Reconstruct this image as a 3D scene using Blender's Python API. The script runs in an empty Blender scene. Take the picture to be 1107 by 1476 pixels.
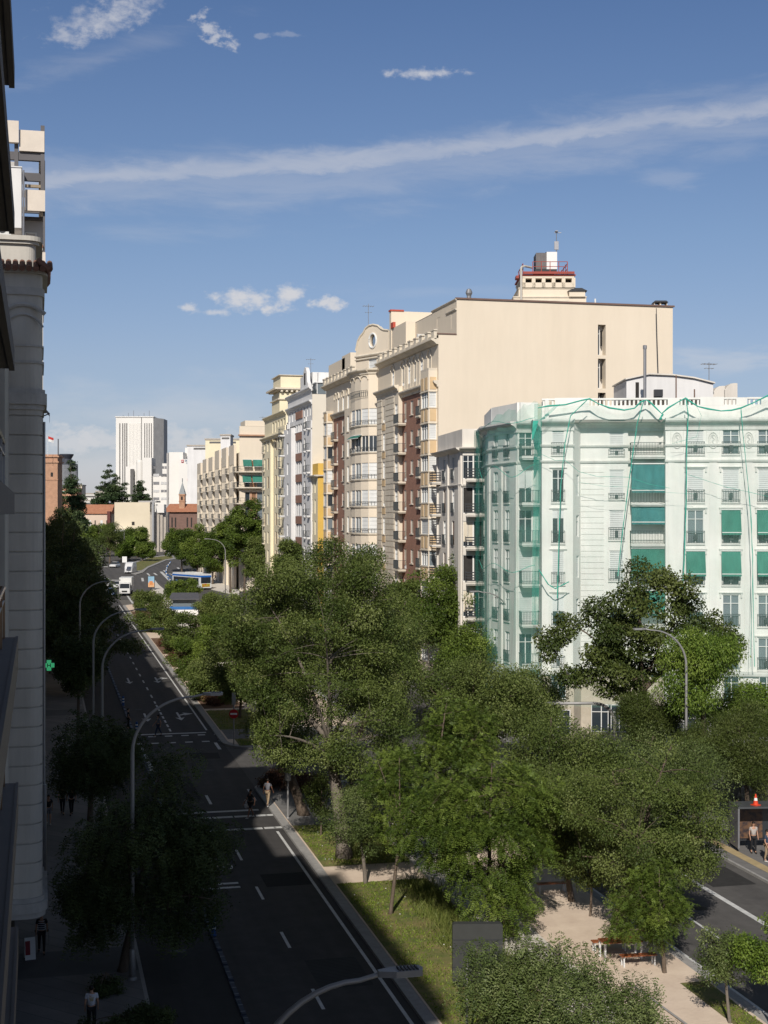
import bpy, bmesh, math, random
import numpy as np
from mathutils import Vector, Matrix, Euler
R = math.radians
sc = bpy.context.scene
# ------------------------------------------------------------------ camera
YAW = R(13.67); FPX = 2050.0; EYE = 20.0; CX = 553.5; CY = 742.0
SA, CA = math.sin(YAW), math.cos(YAW)
cam = bpy.data.cameras.new('camera'); co = bpy.data.objects.new('camera', cam); sc.collection.objects.link(co)
co.location = (0, 0, EYE); co.rotation_euler = (R(90), 0, -YAW)
cam.sensor_fit = 'VERTICAL'; cam.sensor_height = 36; cam.sensor_width = 27
cam.lens = 36 * FPX / 1476; cam.shift_y = (CY - 738) / 1476.0
cam.clip_start = 0.1; cam.clip_end = 9000
sc.camera = co
# ------------------------------------------------------------------ light
SUN_AZ = R(21.5); SUN_EL = R(34)
sd = Vector((math.sin(SUN_AZ) * math.cos(SUN_EL), math.cos(SUN_AZ) * math.cos(SUN_EL), -math.sin(SUN_EL)))
sl = bpy.data.lights.new('sun', 'SUN'); so = bpy.data.objects.new('sun', sl); sc.collection.objects.link(so)
sl.energy = 4.4; sl.angle = R(0.53); sl.color = (1.0, 0.94, 0.86)
so.rotation_euler = sd.to_track_quat('-Z', 'Y').to_euler(); so.location = (-60, -120, 120)
sc.view_settings.view_transform = 'Standard'; sc.view_settings.look = 'None'
sc.view_settings.gamma = 1; sc.view_settings.use_curve_mapping = False
sc.view_settings.exposure = 0.0
sc.cycles.max_bounces = 6; sc.cycles.diffuse_bounces = 3; sc.cycles.transparent_max_bounces = 12
sc.cycles.caustics_reflective = False; sc.cycles.caustics_refractive = False
W = bpy.data.worlds.new('World'); sc.world = W; W.use_nodes = True
nt = W.node_tree; nt.nodes.clear()
def N(t, **k):
    n = nt.nodes.new(t)
    for a, b in k.items(): setattr(n, a, b)
    return n
def M2(op, a, b=None, c=None, clamp=False):
    n = nt.nodes.new('ShaderNodeMath'); n.operation = op; n.use_clamp = clamp
    for i, v in enumerate((a, b, c)):
        if v is None: continue
        if isinstance(v, (int, float)): n.inputs[i].default_value = v
        else: nt.links.new(v, n.inputs[i])
    return n.outputs[0]
sky = N('ShaderNodeTexSky'); sky.sky_type = 'NISHITA'; sky.sun_disc = False
sky.sun_elevation = SUN_EL; sky.sun_rotation = math.pi + SUN_AZ; sky.altitude = 650
sky.air_density = 1.1; sky.dust_density = 0.9; sky.ozone_density = 2.2
tc = N('ShaderNodeTexCoord'); sx = N('ShaderNodeSeparateXYZ'); nt.links.new(tc.outputs['Generated'], sx.inputs[0])
AZ = M2('ARCTAN2', sx.outputs[0], sx.outputs[1]); EL = M2('ARCSINE', sx.outputs[2])
def azel(px, py):
    xr = (px - CX) / FPX; zr = (CY - py) / FPX
    return YAW + math.atan(xr), math.atan(zr / math.hypot(1, xr))
cmb = N('ShaderNodeCombineXYZ'); nt.links.new(AZ, cmb.inputs[0]); nt.links.new(EL, cmb.inputs[1])
def noise(scale, detail=6, rough=0.6, sxy=(1, 1), dist=0.0):
    mp = N('ShaderNodeMapping'); mp.inputs['Scale'].default_value = (sxy[0], sxy[1], 1)
    nt.links.new(cmb.outputs[0], mp.inputs[0])
    n = N('ShaderNodeTexNoise'); n.inputs['Scale'].default_value = scale; n.inputs['Detail'].default_value = detail
    n.inputs['Roughness'].default_value = rough; n.inputs['Distortion'].default_value = dist
    nt.links.new(mp.outputs[0], n.inputs['Vector']); return n.outputs[0]
nA = noise(60, 8, 0.62, (1, 1.5)); nB = noise(28, 7, 0.65, (0.45, 2.2), 0.4); nC = noise(12, 5, 0.6, (1, 2.6))
nF = noise(85, 6, 0.58, (1, 1.5))
total = None
def add(m):
    global total
    total = m if total is None else M2('MAXIMUM', total, m)
def smooth(v, a, b):
    n = nt.nodes.new('ShaderNodeMapRange'); n.interpolation_type = 'SMOOTHSTEP'
    n.inputs['From Min'].default_value = a; n.inputs['From Max'].default_value = b
    nt.links.new(v, n.inputs['Value']); return n.outputs[0]
def puff(px, py, wx, wy, k=2.2, strength=1.0, nz=None, soft=0.55, tilt=0):
    a0, e0 = azel(px, py); nz = nz or nA
    du = M2('SUBTRACT', AZ, a0); dv = M2('SUBTRACT', EL, e0)
    if tilt: dv = M2('SUBTRACT', dv, M2('MULTIPLY', du, tilt))
    a = M2('POWER', M2('ABSOLUTE', M2('MULTIPLY', du, FPX / wx)), 2); b = M2('POWER', M2('ABSOLUTE', M2('MULTIPLY', dv, FPX / wy)), 2)
    d = M2('SUBTRACT', 1.0, M2('SQRT', M2('ADD', a, b)))
    v = M2('ADD', d, M2('MULTIPLY', M2('SUBTRACT', nz, 0.52), k))
    add(M2('MULTIPLY', smooth(v, 0.0, soft), strength))
# cumulus
puff(155, 28, 95, 28, 3.4, .6, nA, 1.1, tilt=.35); puff(95, 50, 36, 16, 3.0, .5, nF, 1.2); puff(130, 33, 64, 26, 2.8, .5, nF, 1.3); puff(195, 8, 60, 16, 3, .5, nF, 1.3, tilt=.3)
puff(308, 46, 32, 20, 4.2, .6, nF, .9, tilt=-.4); puff(612, 106, 56, 10, 2.8, .72, nF, 1); puff(375, 52, 14, 6, 3, .22); puff(420, 50, 26, 5, 3, .18)
puff(362, 436, 80, 19, 2.6, .80, nF, 1); puff(350, 427, 46, 16, 2.5, .85, nF, 1); puff(418, 423, 36, 16, 2.5, .88, nF, 1); puff(470, 437, 36, 13, 3.0, .85, nF, .8)
puff(274, 444, 20, 8, 3, .7, nF, .8); puff(312, 450, 32, 6, 3, .6, nF, .9); puff(388, 444, 28, 12, 3, .8, nF, .8)
# thin wisps and the low bank
puff(1065, 520, 120, 26, 2.8, .33, nB, .9); puff(960, 255, 60, 22, 3.4, .16, nB, 1.2); puff(830, 540, 120, 22, 3, .14, nB, 1)
puff(230, 600, 460, 66, 2.4, .36, nC, 1.3); puff(110, 636, 110, 30, 3.0, .62, nA, .8); puff(130, 634, 50, 20, 2.6, .7, nF, .8); puff(290, 645, 130, 50, 2.6, .58, nA, .9); puff(200, 600, 160, 18, 2.5, .4, nB, 1)
puff(170, 690, 360, 75, 1.4, .5, nC, .9); puff(620, 420, 240, 14, 2.6, .1, nB, 1.2); puff(150, 80, 230, 26, 2.6, .13, nB, 1.2, tilt=.32)
puff(1050, 215, 120, 26, 3, .14, nB, 1.2, tilt=.2); puff(230, 330, 200, 22, 2.6, .12, nB, 1.2)
# contrail band
def band(pts, half_up, half_dn, strength, k, nz):
    az = [azel(*p) for p in pts]
    n = nt.nodes.new('ShaderNodeFloatCurve'); c = n.mapping.curves[0]
    a0, a1 = az[0][0], az[-1][0]; e_lo, e_hi = 0.0, 0.5
    ps = [((a - a0) / (a1 - a0), (e - e_lo) / (e_hi - e_lo)) for a, e in az]
    c.points[0].location = ps[0]; c.points[1].location = ps[-1]
    for p in ps[1:-1]: c.points.new(*p)
    n.mapping.update(); nt.links.new(M2('DIVIDE', M2('SUBTRACT', AZ, a0), a1 - a0, clamp=True), n.inputs[1])
    e = M2('MULTIPLY', n.outputs[0], e_hi - e_lo)
    dv = M2('MULTIPLY', M2('SUBTRACT', EL, e), FPX)
    dv = M2('ADD', dv, M2('MULTIPLY', M2('SUBTRACT', nz, .5), k))
    up = M2('SUBTRACT', 1.0, M2('DIVIDE', dv, half_up), clamp=False); dn = M2('ADD', 1.0, M2('DIVIDE', dv, half_dn))
    v = M2('MINIMUM', up, dn)
    add(M2('MULTIPLY', M2('MULTIPLY', smooth(v, 0, 1.0), strength), M2('ADD', .62, M2('MULTIPLY', nB, .8))))
nD = noise(60, 6, 0.62, (0.45, 1.3), .5)
band([(-40, 262), (70, 260), (250, 250), (400, 241), (560, 228), (720, 208), (880, 186), (1000, 170), (1160, 152)], 30, 20, .42, 44, nD)
band([(-40, 262), (70, 260), (250, 262), (400, 262), (560, 250), (720, 222), (880, 192), (1000, 176), (1160, 156)], 56, 60, .2, 110, nB)
cl = M2('MINIMUM', total, 1.0)
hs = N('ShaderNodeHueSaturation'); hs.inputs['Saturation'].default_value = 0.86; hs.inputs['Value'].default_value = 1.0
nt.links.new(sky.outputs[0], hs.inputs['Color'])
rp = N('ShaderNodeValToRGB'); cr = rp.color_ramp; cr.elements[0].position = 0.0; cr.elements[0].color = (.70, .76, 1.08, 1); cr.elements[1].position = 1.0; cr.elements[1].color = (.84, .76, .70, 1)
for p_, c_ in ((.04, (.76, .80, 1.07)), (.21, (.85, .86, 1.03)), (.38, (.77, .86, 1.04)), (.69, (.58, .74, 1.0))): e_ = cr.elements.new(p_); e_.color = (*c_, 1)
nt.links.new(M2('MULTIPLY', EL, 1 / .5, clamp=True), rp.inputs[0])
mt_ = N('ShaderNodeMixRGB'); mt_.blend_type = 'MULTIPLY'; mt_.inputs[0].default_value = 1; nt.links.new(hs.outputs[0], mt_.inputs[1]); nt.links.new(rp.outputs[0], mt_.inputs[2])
mx = N('ShaderNodeMixRGB'); mx.inputs[2].default_value = (9.0, 8.9, 9.1, 1)
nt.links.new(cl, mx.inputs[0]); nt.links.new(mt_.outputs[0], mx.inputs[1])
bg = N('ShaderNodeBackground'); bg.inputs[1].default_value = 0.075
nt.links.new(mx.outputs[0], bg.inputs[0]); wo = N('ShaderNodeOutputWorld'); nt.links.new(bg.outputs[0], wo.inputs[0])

# ------------------------------------------------------------------ geometry of the place
def G(y): return 0.0175 * min(y, 480.0)
def Tg(px, py):
    """ray through a photo pixel met with the sloping ground: survey of where things stand"""
    xr = (px - CX) / FPX; zr = (CY - py) / FPX
    t = EYE / (-zr + .0175 * (CA - xr * SA)); return t
def P(px, t): 
    xr = (px - CX) / FPX; return t * (SA + CA * xr), t * (CA - SA * xr)
def gp(px, py): return P(px, Tg(px, py))
def zt(py, t): return EYE + (CY - py) * t / FPX
def tX(px, X=38.8): return X / (SA + CA * (px - CX) / FPX)
def YX(px, X=38.8): return P(px, tX(px, X))[1]
def zX(px, py, X=38.8): return zt(py, tX(px, X))

# ------------------------------------------------------------------ materials
MAT = {}
def mat(name, col, rough=0.8, var=0.12, scale=1.5, col2=None, bump=0.0, bscale=20, metal=0.0, emit=0, spec=0.3, streak=0, noisecol=0.5, transl=0):
    if name in MAT: return MAT[name]
    m = bpy.data.materials.new(name); m.use_nodes = True; t = m.node_tree; b = t.nodes['Principled BSDF']
    b.inputs['Roughness'].default_value = rough; b.inputs['Metallic'].default_value = metal; b.inputs['Specular IOR Level'].default_value = spec
    c = list(col) + [1]
    if var > 0 or col2:
        tcn = t.nodes.new('ShaderNodeNewGeometry'); n = t.nodes.new('ShaderNodeTexNoise'); n.inputs['Scale'].default_value = scale
        n.inputs['Detail'].default_value = 6; n.inputs['Roughness'].default_value = .65
        src = tcn.outputs['Position']
        if streak:
            mp = t.nodes.new('ShaderNodeMapping'); mp.inputs['Scale'].default_value = (1, 1, streak); t.links.new(src, mp.inputs[0]); src = mp.outputs[0]
        t.links.new(src, n.inputs['Vector'])
        r = t.nodes.new('ShaderNodeValToRGB'); r.color_ramp.elements[0].position = .5 - noisecol / 2.2; r.color_ramp.elements[1].position = .5 + noisecol / 2.2
        c2 = list(col2) + [1] if col2 else [min(1, v * (1 + var)) for v in col] + [1]
        c1 = c if col2 else [v * (1 - var) for v in col] + [1]
        r.color_ramp.elements[0].color = c1; r.color_ramp.elements[1].color = c2
        t.links.new(n.outputs[0], r.inputs[0]); t.links.new(r.outputs[0], b.inputs['Base Color'])
    else: b.inputs['Base Color'].default_value = c
    if bump:
        g = t.nodes.new('ShaderNodeNewGeometry'); n2 = t.nodes.new('ShaderNodeTexNoise'); n2.inputs['Scale'].default_value = bscale; n2.inputs['Detail'].default_value = 4
        t.links.new(g.outputs['Position'], n2.inputs['Vector'])
        bp = t.nodes.new('ShaderNodeBump'); bp.inputs['Strength'].default_value = bump; bp.inputs['Distance'].default_value = .05
        t.links.new(n2.outputs[0], bp.inputs['Height']); t.links.new(bp.outputs[0], b.inputs['Normal'])
    if emit: b.inputs['Emission Color'].default_value = c; b.inputs['Emission Strength'].default_value = emit
    MAT[name] = m; return m
def brickmat(name, c1, c2, mortar, bw=.26, bh=.075, ms=.008):
    if name in MAT: return MAT[name]
    m = bpy.data.materials.new(name); m.use_nodes = True; t = m.node_tree; b = t.nodes['Principled BSDF']; b.inputs['Roughness'].default_value = .9
    tcn = t.nodes.new('ShaderNodeTexCoord'); s = t.nodes.new('ShaderNodeSeparateXYZ'); c = t.nodes.new('ShaderNodeCombineXYZ'); t.links.new(tcn.outputs['Object'], s.inputs[0])
    ad = t.nodes.new('ShaderNodeMath'); t.links.new(s.outputs[0], ad.inputs[0]); t.links.new(s.outputs[1], ad.inputs[1])
    t.links.new(ad.outputs[0], c.inputs[0]); t.links.new(s.outputs[2], c.inputs[1])
    k = t.nodes.new('ShaderNodeTexBrick'); k.inputs['Scale'].default_value = 1; k.inputs['Brick Width'].default_value = bw; k.inputs['Row Height'].default_value = bh; k.inputs['Mortar Size'].default_value = ms
    k.inputs['Color1'].default_value = (*c1, 1); k.inputs['Color2'].default_value = (*c2, 1); k.inputs['Mortar'].default_value = (*mortar, 1)
    t.links.new(c.outputs[0], k.inputs['Vector'])
    n = t.nodes.new('ShaderNodeTexNoise'); n.inputs['Scale'].default_value = .9; n.inputs['Detail'].default_value = 5; t.links.new(tcn.outputs['Object'], n.inputs['Vector'])
    h = t.nodes.new('ShaderNodeHueSaturation'); mr = t.nodes.new('ShaderNodeMapRange'); mr.inputs['To Min'].default_value = .72; mr.inputs['To Max'].default_value = 1.28
    t.links.new(n.outputs[0], mr.inputs[0]); t.links.new(mr.outputs[0], h.inputs['Value']); t.links.new(k.outputs[0], h.inputs['Color']); t.links.new(h.outputs[0], b.inputs['Base Color'])
    MAT[name] = m; return m
def glassmat(name, col=(.03, .04, .05), rough=.08):
    if name in MAT: return MAT[name]
    m = bpy.data.materials.new(name); m.use_nodes = True; b = m.node_tree.nodes['Principled BSDF']
    b.inputs['Base Color'].default_value = (*col, 1); b.inputs['Roughness'].default_value = rough; b.inputs['Specular IOR Level'].default_value = .8
    MAT[name] = m; return m
def leafmat(name, cols, transl=.35):
    """three leaf hues picked per leaf from the 'tint' attribute"""
    if name in MAT: return MAT[name]
    cols = [[min(.6, v * 1.15) for v in c] for c in cols]; transl *= .68
    m = bpy.data.materials.new(name); m.use_nodes = True; t = m.node_tree; t.nodes.clear()
    o = t.nodes.new('ShaderNodeOutputMaterial'); a = t.nodes.new('ShaderNodeAttribute'); a.attribute_name = 'tint'
    r = t.nodes.new('ShaderNodeValToRGB'); r.color_ramp.elements[0].color = (*cols[0], 1); r.color_ramp.elements[1].color = (*cols[2], 1)
    e = r.color_ramp.elements.new(.5); e.color = (*cols[1], 1); t.links.new(a.outputs['Fac'], r.inputs[0])
    d = t.nodes.new('ShaderNodeBsdfPrincipled'); d.inputs['Roughness'].default_value = .5; d.inputs['Specular IOR Level'].default_value = .22; t.links.new(r.outputs[0], d.inputs['Base Color'])
    tr = t.nodes.new('ShaderNodeBsdfTranslucent'); hv = t.nodes.new('ShaderNodeHueSaturation'); hv.inputs['Value'].default_value = 1.35; hv.inputs['Hue'].default_value = .485
    t.links.new(r.outputs[0], hv.inputs['Color']); t.links.new(hv.outputs[0], tr.inputs[0])
    mxs = t.nodes.new('ShaderNodeMixShader'); mxs.inputs[0].default_value = transl
    t.links.new(d.outputs[0], mxs.inputs[1]); t.links.new(tr.outputs[0], mxs.inputs[2]); t.links.new(mxs.outputs[0], o.inputs[0])
    MAT[name] = m; return m
def netmat(name, col, alpha, cell=0.0):
    if name in MAT: return MAT[name]
    m = bpy.data.materials.new(name); m.use_nodes = True; t = m.node_tree; t.nodes.clear()
    o = t.nodes.new('ShaderNodeOutputMaterial'); tr = t.nodes.new('ShaderNodeBsdfTransparent'); d = t.nodes.new('ShaderNodeBsdfDiffuse'); d.inputs[0].default_value = (*col, 1)
    tl = t.nodes.new('ShaderNodeBsdfTranslucent'); tl.inputs[0].default_value = (*col, 1); m1 = t.nodes.new('ShaderNodeMixShader'); m1.inputs[0].default_value = .4
    t.links.new(d.outputs[0], m1.inputs[1]); t.links.new(tl.outputs[0], m1.inputs[2])
    g = t.nodes.new('ShaderNodeNewGeometry'); n = t.nodes.new('ShaderNodeTexNoise'); n.inputs['Scale'].default_value = .7; n.inputs['Detail'].default_value = 5
    t.links.new(g.outputs['Position'], n.inputs['Vector']); mr = t.nodes.new('ShaderNodeMapRange'); mr.inputs['From Min'].default_value = .3; mr.inputs['From Max'].default_value = .7
    mr.inputs['To Min'].default_value = alpha * .6; mr.inputs['To Max'].default_value = min(1, alpha * 1.4); t.links.new(n.outputs[0], mr.inputs[0])
    m2 = t.nodes.new('ShaderNodeMixShader'); t.links.new(mr.outputs[0], m2.inputs[0]); t.links.new(tr.outputs[0], m2.inputs[1]); t.links.new(m1.outputs[0], m2.inputs[2])
    t.links.new(m2.outputs[0], o.inputs[0]); MAT[name] = m; return m

# ------------------------------------------------------------------ mesh builder
class MB:
    def __init__(s): s.v = []; s.f = []; s.m = []; s.mi = 0
    def mat(s, i): s.mi = i; return s
    def add(s, vs, fs):
        o = len(s.v); s.v += [tuple(v) for v in vs]; s.f += [tuple(i + o for i in f) for f in fs]; s.m += [s.mi] * len(fs); return s
    def quad(s, a, b, c, d): return s.add([a, b, c, d], [(0, 1, 2, 3)])
    def box(s, x0, x1, y0, y1, z0, z1):
        return s.add([(x0, y0, z0), (x1, y0, z0), (x1, y1, z0), (x0, y1, z0), (x0, y0, z1), (x1, y0, z1), (x1, y1, z1), (x0, y1, z1)],
                     [(0, 3, 2, 1), (4, 5, 6, 7), (0, 1, 5, 4), (1, 2, 6, 5), (2, 3, 7, 6), (3, 0, 4, 7)])
    def prism(s, pts, z0, z1, cap=True):
        """plan polygon (x,y) counter-clockwise extruded up"""
        n = len(pts); vs = [(x, y, z0) for x, y in pts] + [(x, y, z1) for x, y in pts]
        fs = [(i, (i + 1) % n, n + (i + 1) % n, n + i) for i in range(n)]
        if cap: fs += [tuple(range(n - 1, -1, -1)), tuple(range(n, 2 * n))]
        return s.add(vs, fs)
    def slab(s, pts, y0, y1):
        """elevation polygon (x,z) extruded along y"""
        n = len(pts); vs = [(x, y0, z) for x, z in pts] + [(x, y1, z) for x, z in pts]
        return s.add(vs, [(i, (i + 1) % n, n + (i + 1) % n, n + i) for i in range(n)] + [tuple(range(n - 1, -1, -1)), tuple(range(n, 2 * n))])
    def tube(s, pts, r, n=6, cap=True):
        pts = [Vector(p) for p in pts]; rs = r if isinstance(r, (list, tuple)) else [r] * len(pts); vs = []; fs = []
        up = Vector((0, 0, 1)) if abs((pts[-1] - pts[0]).normalized().z) < .9 else Vector((1, 0, 0))
        for i, p in enumerate(pts):
            d = (pts[min(i + 1, len(pts) - 1)] - pts[max(i - 1, 0)]).normalized(); a = d.cross(up)
            if a.length < 1e-4: a = Vector((1, 0, 0))
            a.normalize(); b = a.cross(d)
            for k in range(n):
                t = 2 * math.pi * k / n; vs.append(p + (a * math.cos(t) + b * math.sin(t)) * rs[i])
        for i in range(len(pts) - 1):
            for k in range(n): fs.append((i * n + k, i * n + (k + 1) % n, (i + 1) * n + (k + 1) % n, (i + 1) * n + k))
        if cap: fs += [tuple(range(n - 1, -1, -1)), tuple(range((len(pts) - 1) * n, len(pts) * n))]
        return s.add(vs, fs)
    def lathe(s, prof, cx=0, cy=0, n=16):
        vs = [(cx + r * math.cos(2 * math.pi * k / n), cy + r * math.sin(2 * math.pi * k / n), z) for r, z in prof for k in range(n)]
        fs = [(i * n + k, i * n + (k + 1) % n, (i + 1) * n + (k + 1) % n, (i + 1) * n + k) for i in range(len(prof) - 1) for k in range(n)]
        fs += [tuple(range(n - 1, -1, -1)), tuple(range((len(prof) - 1) * n, len(prof) * n))]
        return s.add(vs, fs)
    def ell(s, c, r, nu=10, nv=7):
        vs = [(c[0], c[1], c[2] - r[2])]
        for j in range(1, nv):
            a = -math.pi / 2 + math.pi * j / nv
            for i in range(nu): t = 2 * math.pi * i / nu; vs.append((c[0] + r[0] * math.cos(a) * math.cos(t), c[1] + r[1] * math.cos(a) * math.sin(t), c[2] + r[2] * math.sin(a)))
        vs.append((c[0], c[1], c[2] + r[2])); fs = [(0, 1 + (i + 1) % nu, 1 + i) for i in range(nu)]
        for j in range(nv - 2):
            for i in range(nu): a = 1 + j * nu; fs.append((a + i, a + (i + 1) % nu, a + nu + (i + 1) % nu, a + nu + i))
        a = 1 + (nv - 2) * nu; fs += [(a + i, a + (i + 1) % nu, len(vs) - 1) for i in range(nu)]
        return s.add(vs, fs)
    def mesh(s, name, mats, smooth=False):
        me = bpy.data.meshes.new(name); me.from_pydata(s.v, [], s.f)
        for m in (mats if isinstance(mats, (list, tuple)) else [mats]): me.materials.append(m)
        me.polygons.foreach_set('material_index', s.m)
        if smooth: me.polygons.foreach_set('use_smooth', [True] * len(s.f))
        me.update(); return me
    def build(s, name, mats, parent=None, loc=None, ang=0, smooth=False):
        return link(name, s.mesh(name, mats, smooth), parent, loc, ang)
def link(name, me, parent=None, loc=None, ang=0):
    """loc is a world place; the child's own location is what is left after its parent's"""
    o = bpy.data.objects.new(name, me); sc.collection.objects.link(o)
    if parent is not None:
        o.parent = parent
        if loc is not None:
            pl = Vector((0, 0, 0)); pa = 0; q = parent
            chain = []
            while q is not None: chain.append(q); q = q.parent
            for q in reversed(chain):
                pl = pl + Matrix.Rotation(pa, 3, 'Z') @ Vector(q.location); pa += q.rotation_euler.z
            o.location = Matrix.Rotation(-pa, 3, 'Z') @ (Vector(loc) - pl); o.rotation_euler = (0, 0, ang - pa)
    else:
        if loc is not None: o.location = loc
        o.rotation_euler = (0, 0, ang)
    return o
def tag(o, label=None, cat=None, group=None, kind=None):
    if label: o['label'] = label
    if cat: o['category'] = cat
    if group: o['group'] = group
    if kind: o['kind'] = kind
    return o
def thing(name, label, cat, loc=(0, 0, 0), ang=0, group=None):
    o = bpy.data.objects.new(name, None); sc.collection.objects.link(o); o.empty_display_size = .3
    o.location = loc; o.rotation_euler = (0, 0, ang); return tag(o, label, cat, group)
def copy_tree(o, parent=None):
    c = o.copy(); sc.collection.objects.link(c); c.parent = parent
    for ch in list(o.children): copy_tree(ch, c)
    return c
def dup(o, loc, ang, label, group=None, scale=None):
    c = copy_tree(o); c.location = loc; c.rotation_euler = (0, 0, ang); c['label'] = label
    if group: c['group'] = group
    if scale: c.scale = scale if isinstance(scale, tuple) else (scale,) * 3
    return c
class Fr:
    """facade frame: x to the viewer's right along the wall, y into the wall, z up (world)"""
    def __init__(s, x, y, ang): s.x = x; s.y = y; s.a = ang; s.loc = (x, y, 0)
    def off(s, dx, dy=0): return Fr(s.x + math.cos(s.a) * dx - math.sin(s.a) * dy, s.y + math.sin(s.a) * dx + math.cos(s.a) * dy, s.a)
    @staticmethod
    def between(p, q): return Fr(p[0], p[1], math.atan2(q[1] - p[1], q[0] - p[0]))
def dist(p, q): return math.hypot(p[0] - q[0], p[1] - q[1])
# ------------------------------------------------------------------ colours of the place
asphalt = mat('asphalt', (.040, .040, .043), .9, .0, 1.2, (.058, .056, .056), bump=.25, bscale=40)
asphalt_worn = mat('asphalt_worn', (.060, .057, .055), .9, 0, .5, (.082, .078, .074), bump=.25, bscale=40)
paint_white = mat('road_paint', (.44, .44, .43), .7, 0, 2.5, (.66, .66, .64))
kerb_m = mat('kerb_granite', (.26, .25, .24), .85, 0, 3, (.36, .35, .33))
pave_m = brickmat('paving_tiles', (.15, .145, .14), (.19, .18, .17), (.10, .10, .10), 1.2, .6, .03)
sand_m = mat('sand', (.58, .46, .36), .95, 0, .8, (.74, .61, .48), bump=.3, bscale=8)
path_m = mat('concrete_path', (.56, .52, .46), .9, 0, 1.5, (.68, .63, .56))
soil_m = mat('soil', (.10, .06, .04), .95, 0, 2, (.20, .12, .075), bump=.5, bscale=10)
turf_m = mat('turf', (.09, .125, .03), .95, 0, 1.1, (.22, .18, .075), bump=.5, bscale=14, noisecol=.35)
ground_m = mat('ground', (.11, .10, .09), .95, 0, .05, (.16, .15, .13))
metal = mat('lamp_steel', (.30, .30, .31), .45, .1, 3, metal=.6)
dark_metal = mat('dark_iron', (.035, .037, .042), .5, 0)
rail_m = mat('railing_iron', (.055, .062, .065), .5, 0)
white_p = mat('white_frame', (.74, .74, .72), .5, 0)
glass = glassmat('window_glass'); glass_b = glassmat('window_glass_pale', (.16, .19, .21), .15)
shut_w = mat('shutter_white', (.66, .67, .66), .6, .08, .9)
shut_c = mat('shutter_cream', (.60, .53, .42), .6, .1, .9)
shut_br = mat('shutter_brown', (.23, .12, .065), .6, .2, .9)
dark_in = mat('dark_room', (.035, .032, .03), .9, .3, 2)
cream = mat('cream_plaster', (.69, .60, .475), .9, 0, .18, (.735, .645, .52), streak=.4)
cream_t = mat('cream_trim', (.66, .59, .48), .85, .12, .8)
cream_y = mat('cream_yellow', (.76, .68, .49), .9, .08, .25)
ochre_p = mat('ochre_panel', (.60, .44, .26), .9, .1, .8)
tan = mat('tan_plaster', (.56, .44, .32), .9, .1, .2)
white_w = mat('white_plaster', (.72, .71, .70), .85, .05, .3)
mint_w = mat('veiled_white_plaster', (.74, .735, .69), .85, 0, .35, (.82, .81, .77), streak=.35)
mint_t = mat('veiled_white_trim', (.68, .68, .64), .85, .1, .7)
yellow_p = mat('yellow_plaster', (.66, .43, .10), .9, .08, .3)
greige = mat('grey_beige_plaster', (.68, .635, .57), .9, .1, .4, streak=.4)
conc = mat('concrete', (.42, .38, .33), .9, .12, .6)
roof_m = mat('roof_gravel', (.25, .23, .21), .95, .2, .5)
brick_r = brickmat('brown_brick', (.33, .155, .10), (.26, .12, .08), (.27, .19, .15))
brick_o = brickmat('orange_brick', (.46, .25, .15), (.38, .20, .12), (.4, .28, .2), .5, .16, .02)
awn_g = mat('green_canvas', (.040, .195, .145), .8, .12, 1.2)
awn_t = mat('teal_canvas', (.040, .180, .185), .8, .12, 1.2)
tile_m = mat('clay_tiles', (.32, .13, .075), .9, 0, 1.2, (.46, .22, .13))
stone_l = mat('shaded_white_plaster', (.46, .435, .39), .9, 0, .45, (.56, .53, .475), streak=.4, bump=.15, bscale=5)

def weather(m_, amt=.10, sc=.9, zs=.06):
    """rain streaks and patchy repaint that belong to the wall"""
    t = m_.node_tree; b = t.nodes['Principled BSDF']; src = b.inputs['Base Color'].links[0].from_socket
    g = t.nodes.new('ShaderNodeNewGeometry'); h = t.nodes.new('ShaderNodeHueSaturation'); prev = None
    for k, (s3, w) in enumerate((((sc, sc, sc * zs), amt), ((.13, .13, .2), amt * .8), ((3.1, 3.1, .5), amt * .5))):
        mp = t.nodes.new('ShaderNodeMapping'); mp.inputs['Scale'].default_value = s3; t.links.new(g.outputs['Position'], mp.inputs[0])
        n = t.nodes.new('ShaderNodeTexNoise'); n.inputs['Scale'].default_value = 1.0; n.inputs['Detail'].default_value = 5; t.links.new(mp.outputs[0], n.inputs['Vector'])
        r = t.nodes.new('ShaderNodeMapRange'); r.inputs['From Min'].default_value = .3; r.inputs['From Max'].default_value = .72; r.inputs['To Min'].default_value = 1 + w * .5; r.inputs['To Max'].default_value = 1 - w; t.links.new(n.outputs[0], r.inputs[0])
        if prev is None: prev = r.outputs[0]
        else: mm = t.nodes.new('ShaderNodeMath'); mm.operation = 'MULTIPLY'; t.links.new(prev, mm.inputs[0]); t.links.new(r.outputs[0], mm.inputs[1]); prev = mm.outputs[0]
    t.links.new(prev, h.inputs['Value']); t.links.new(src, h.inputs['Color']); t.links.new(h.outputs[0], b.inputs['Base Color'])
weather(cream, .03); weather(mint_w, .09); weather(mint_t, .14); weather(stone_l, .16); weather(greige, .10); weather(awn_g, .2, 2.0, .3); weather(awn_t, .2, 2.0, .3); weather(white_w, .08); weather(cream_t, .12)
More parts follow.
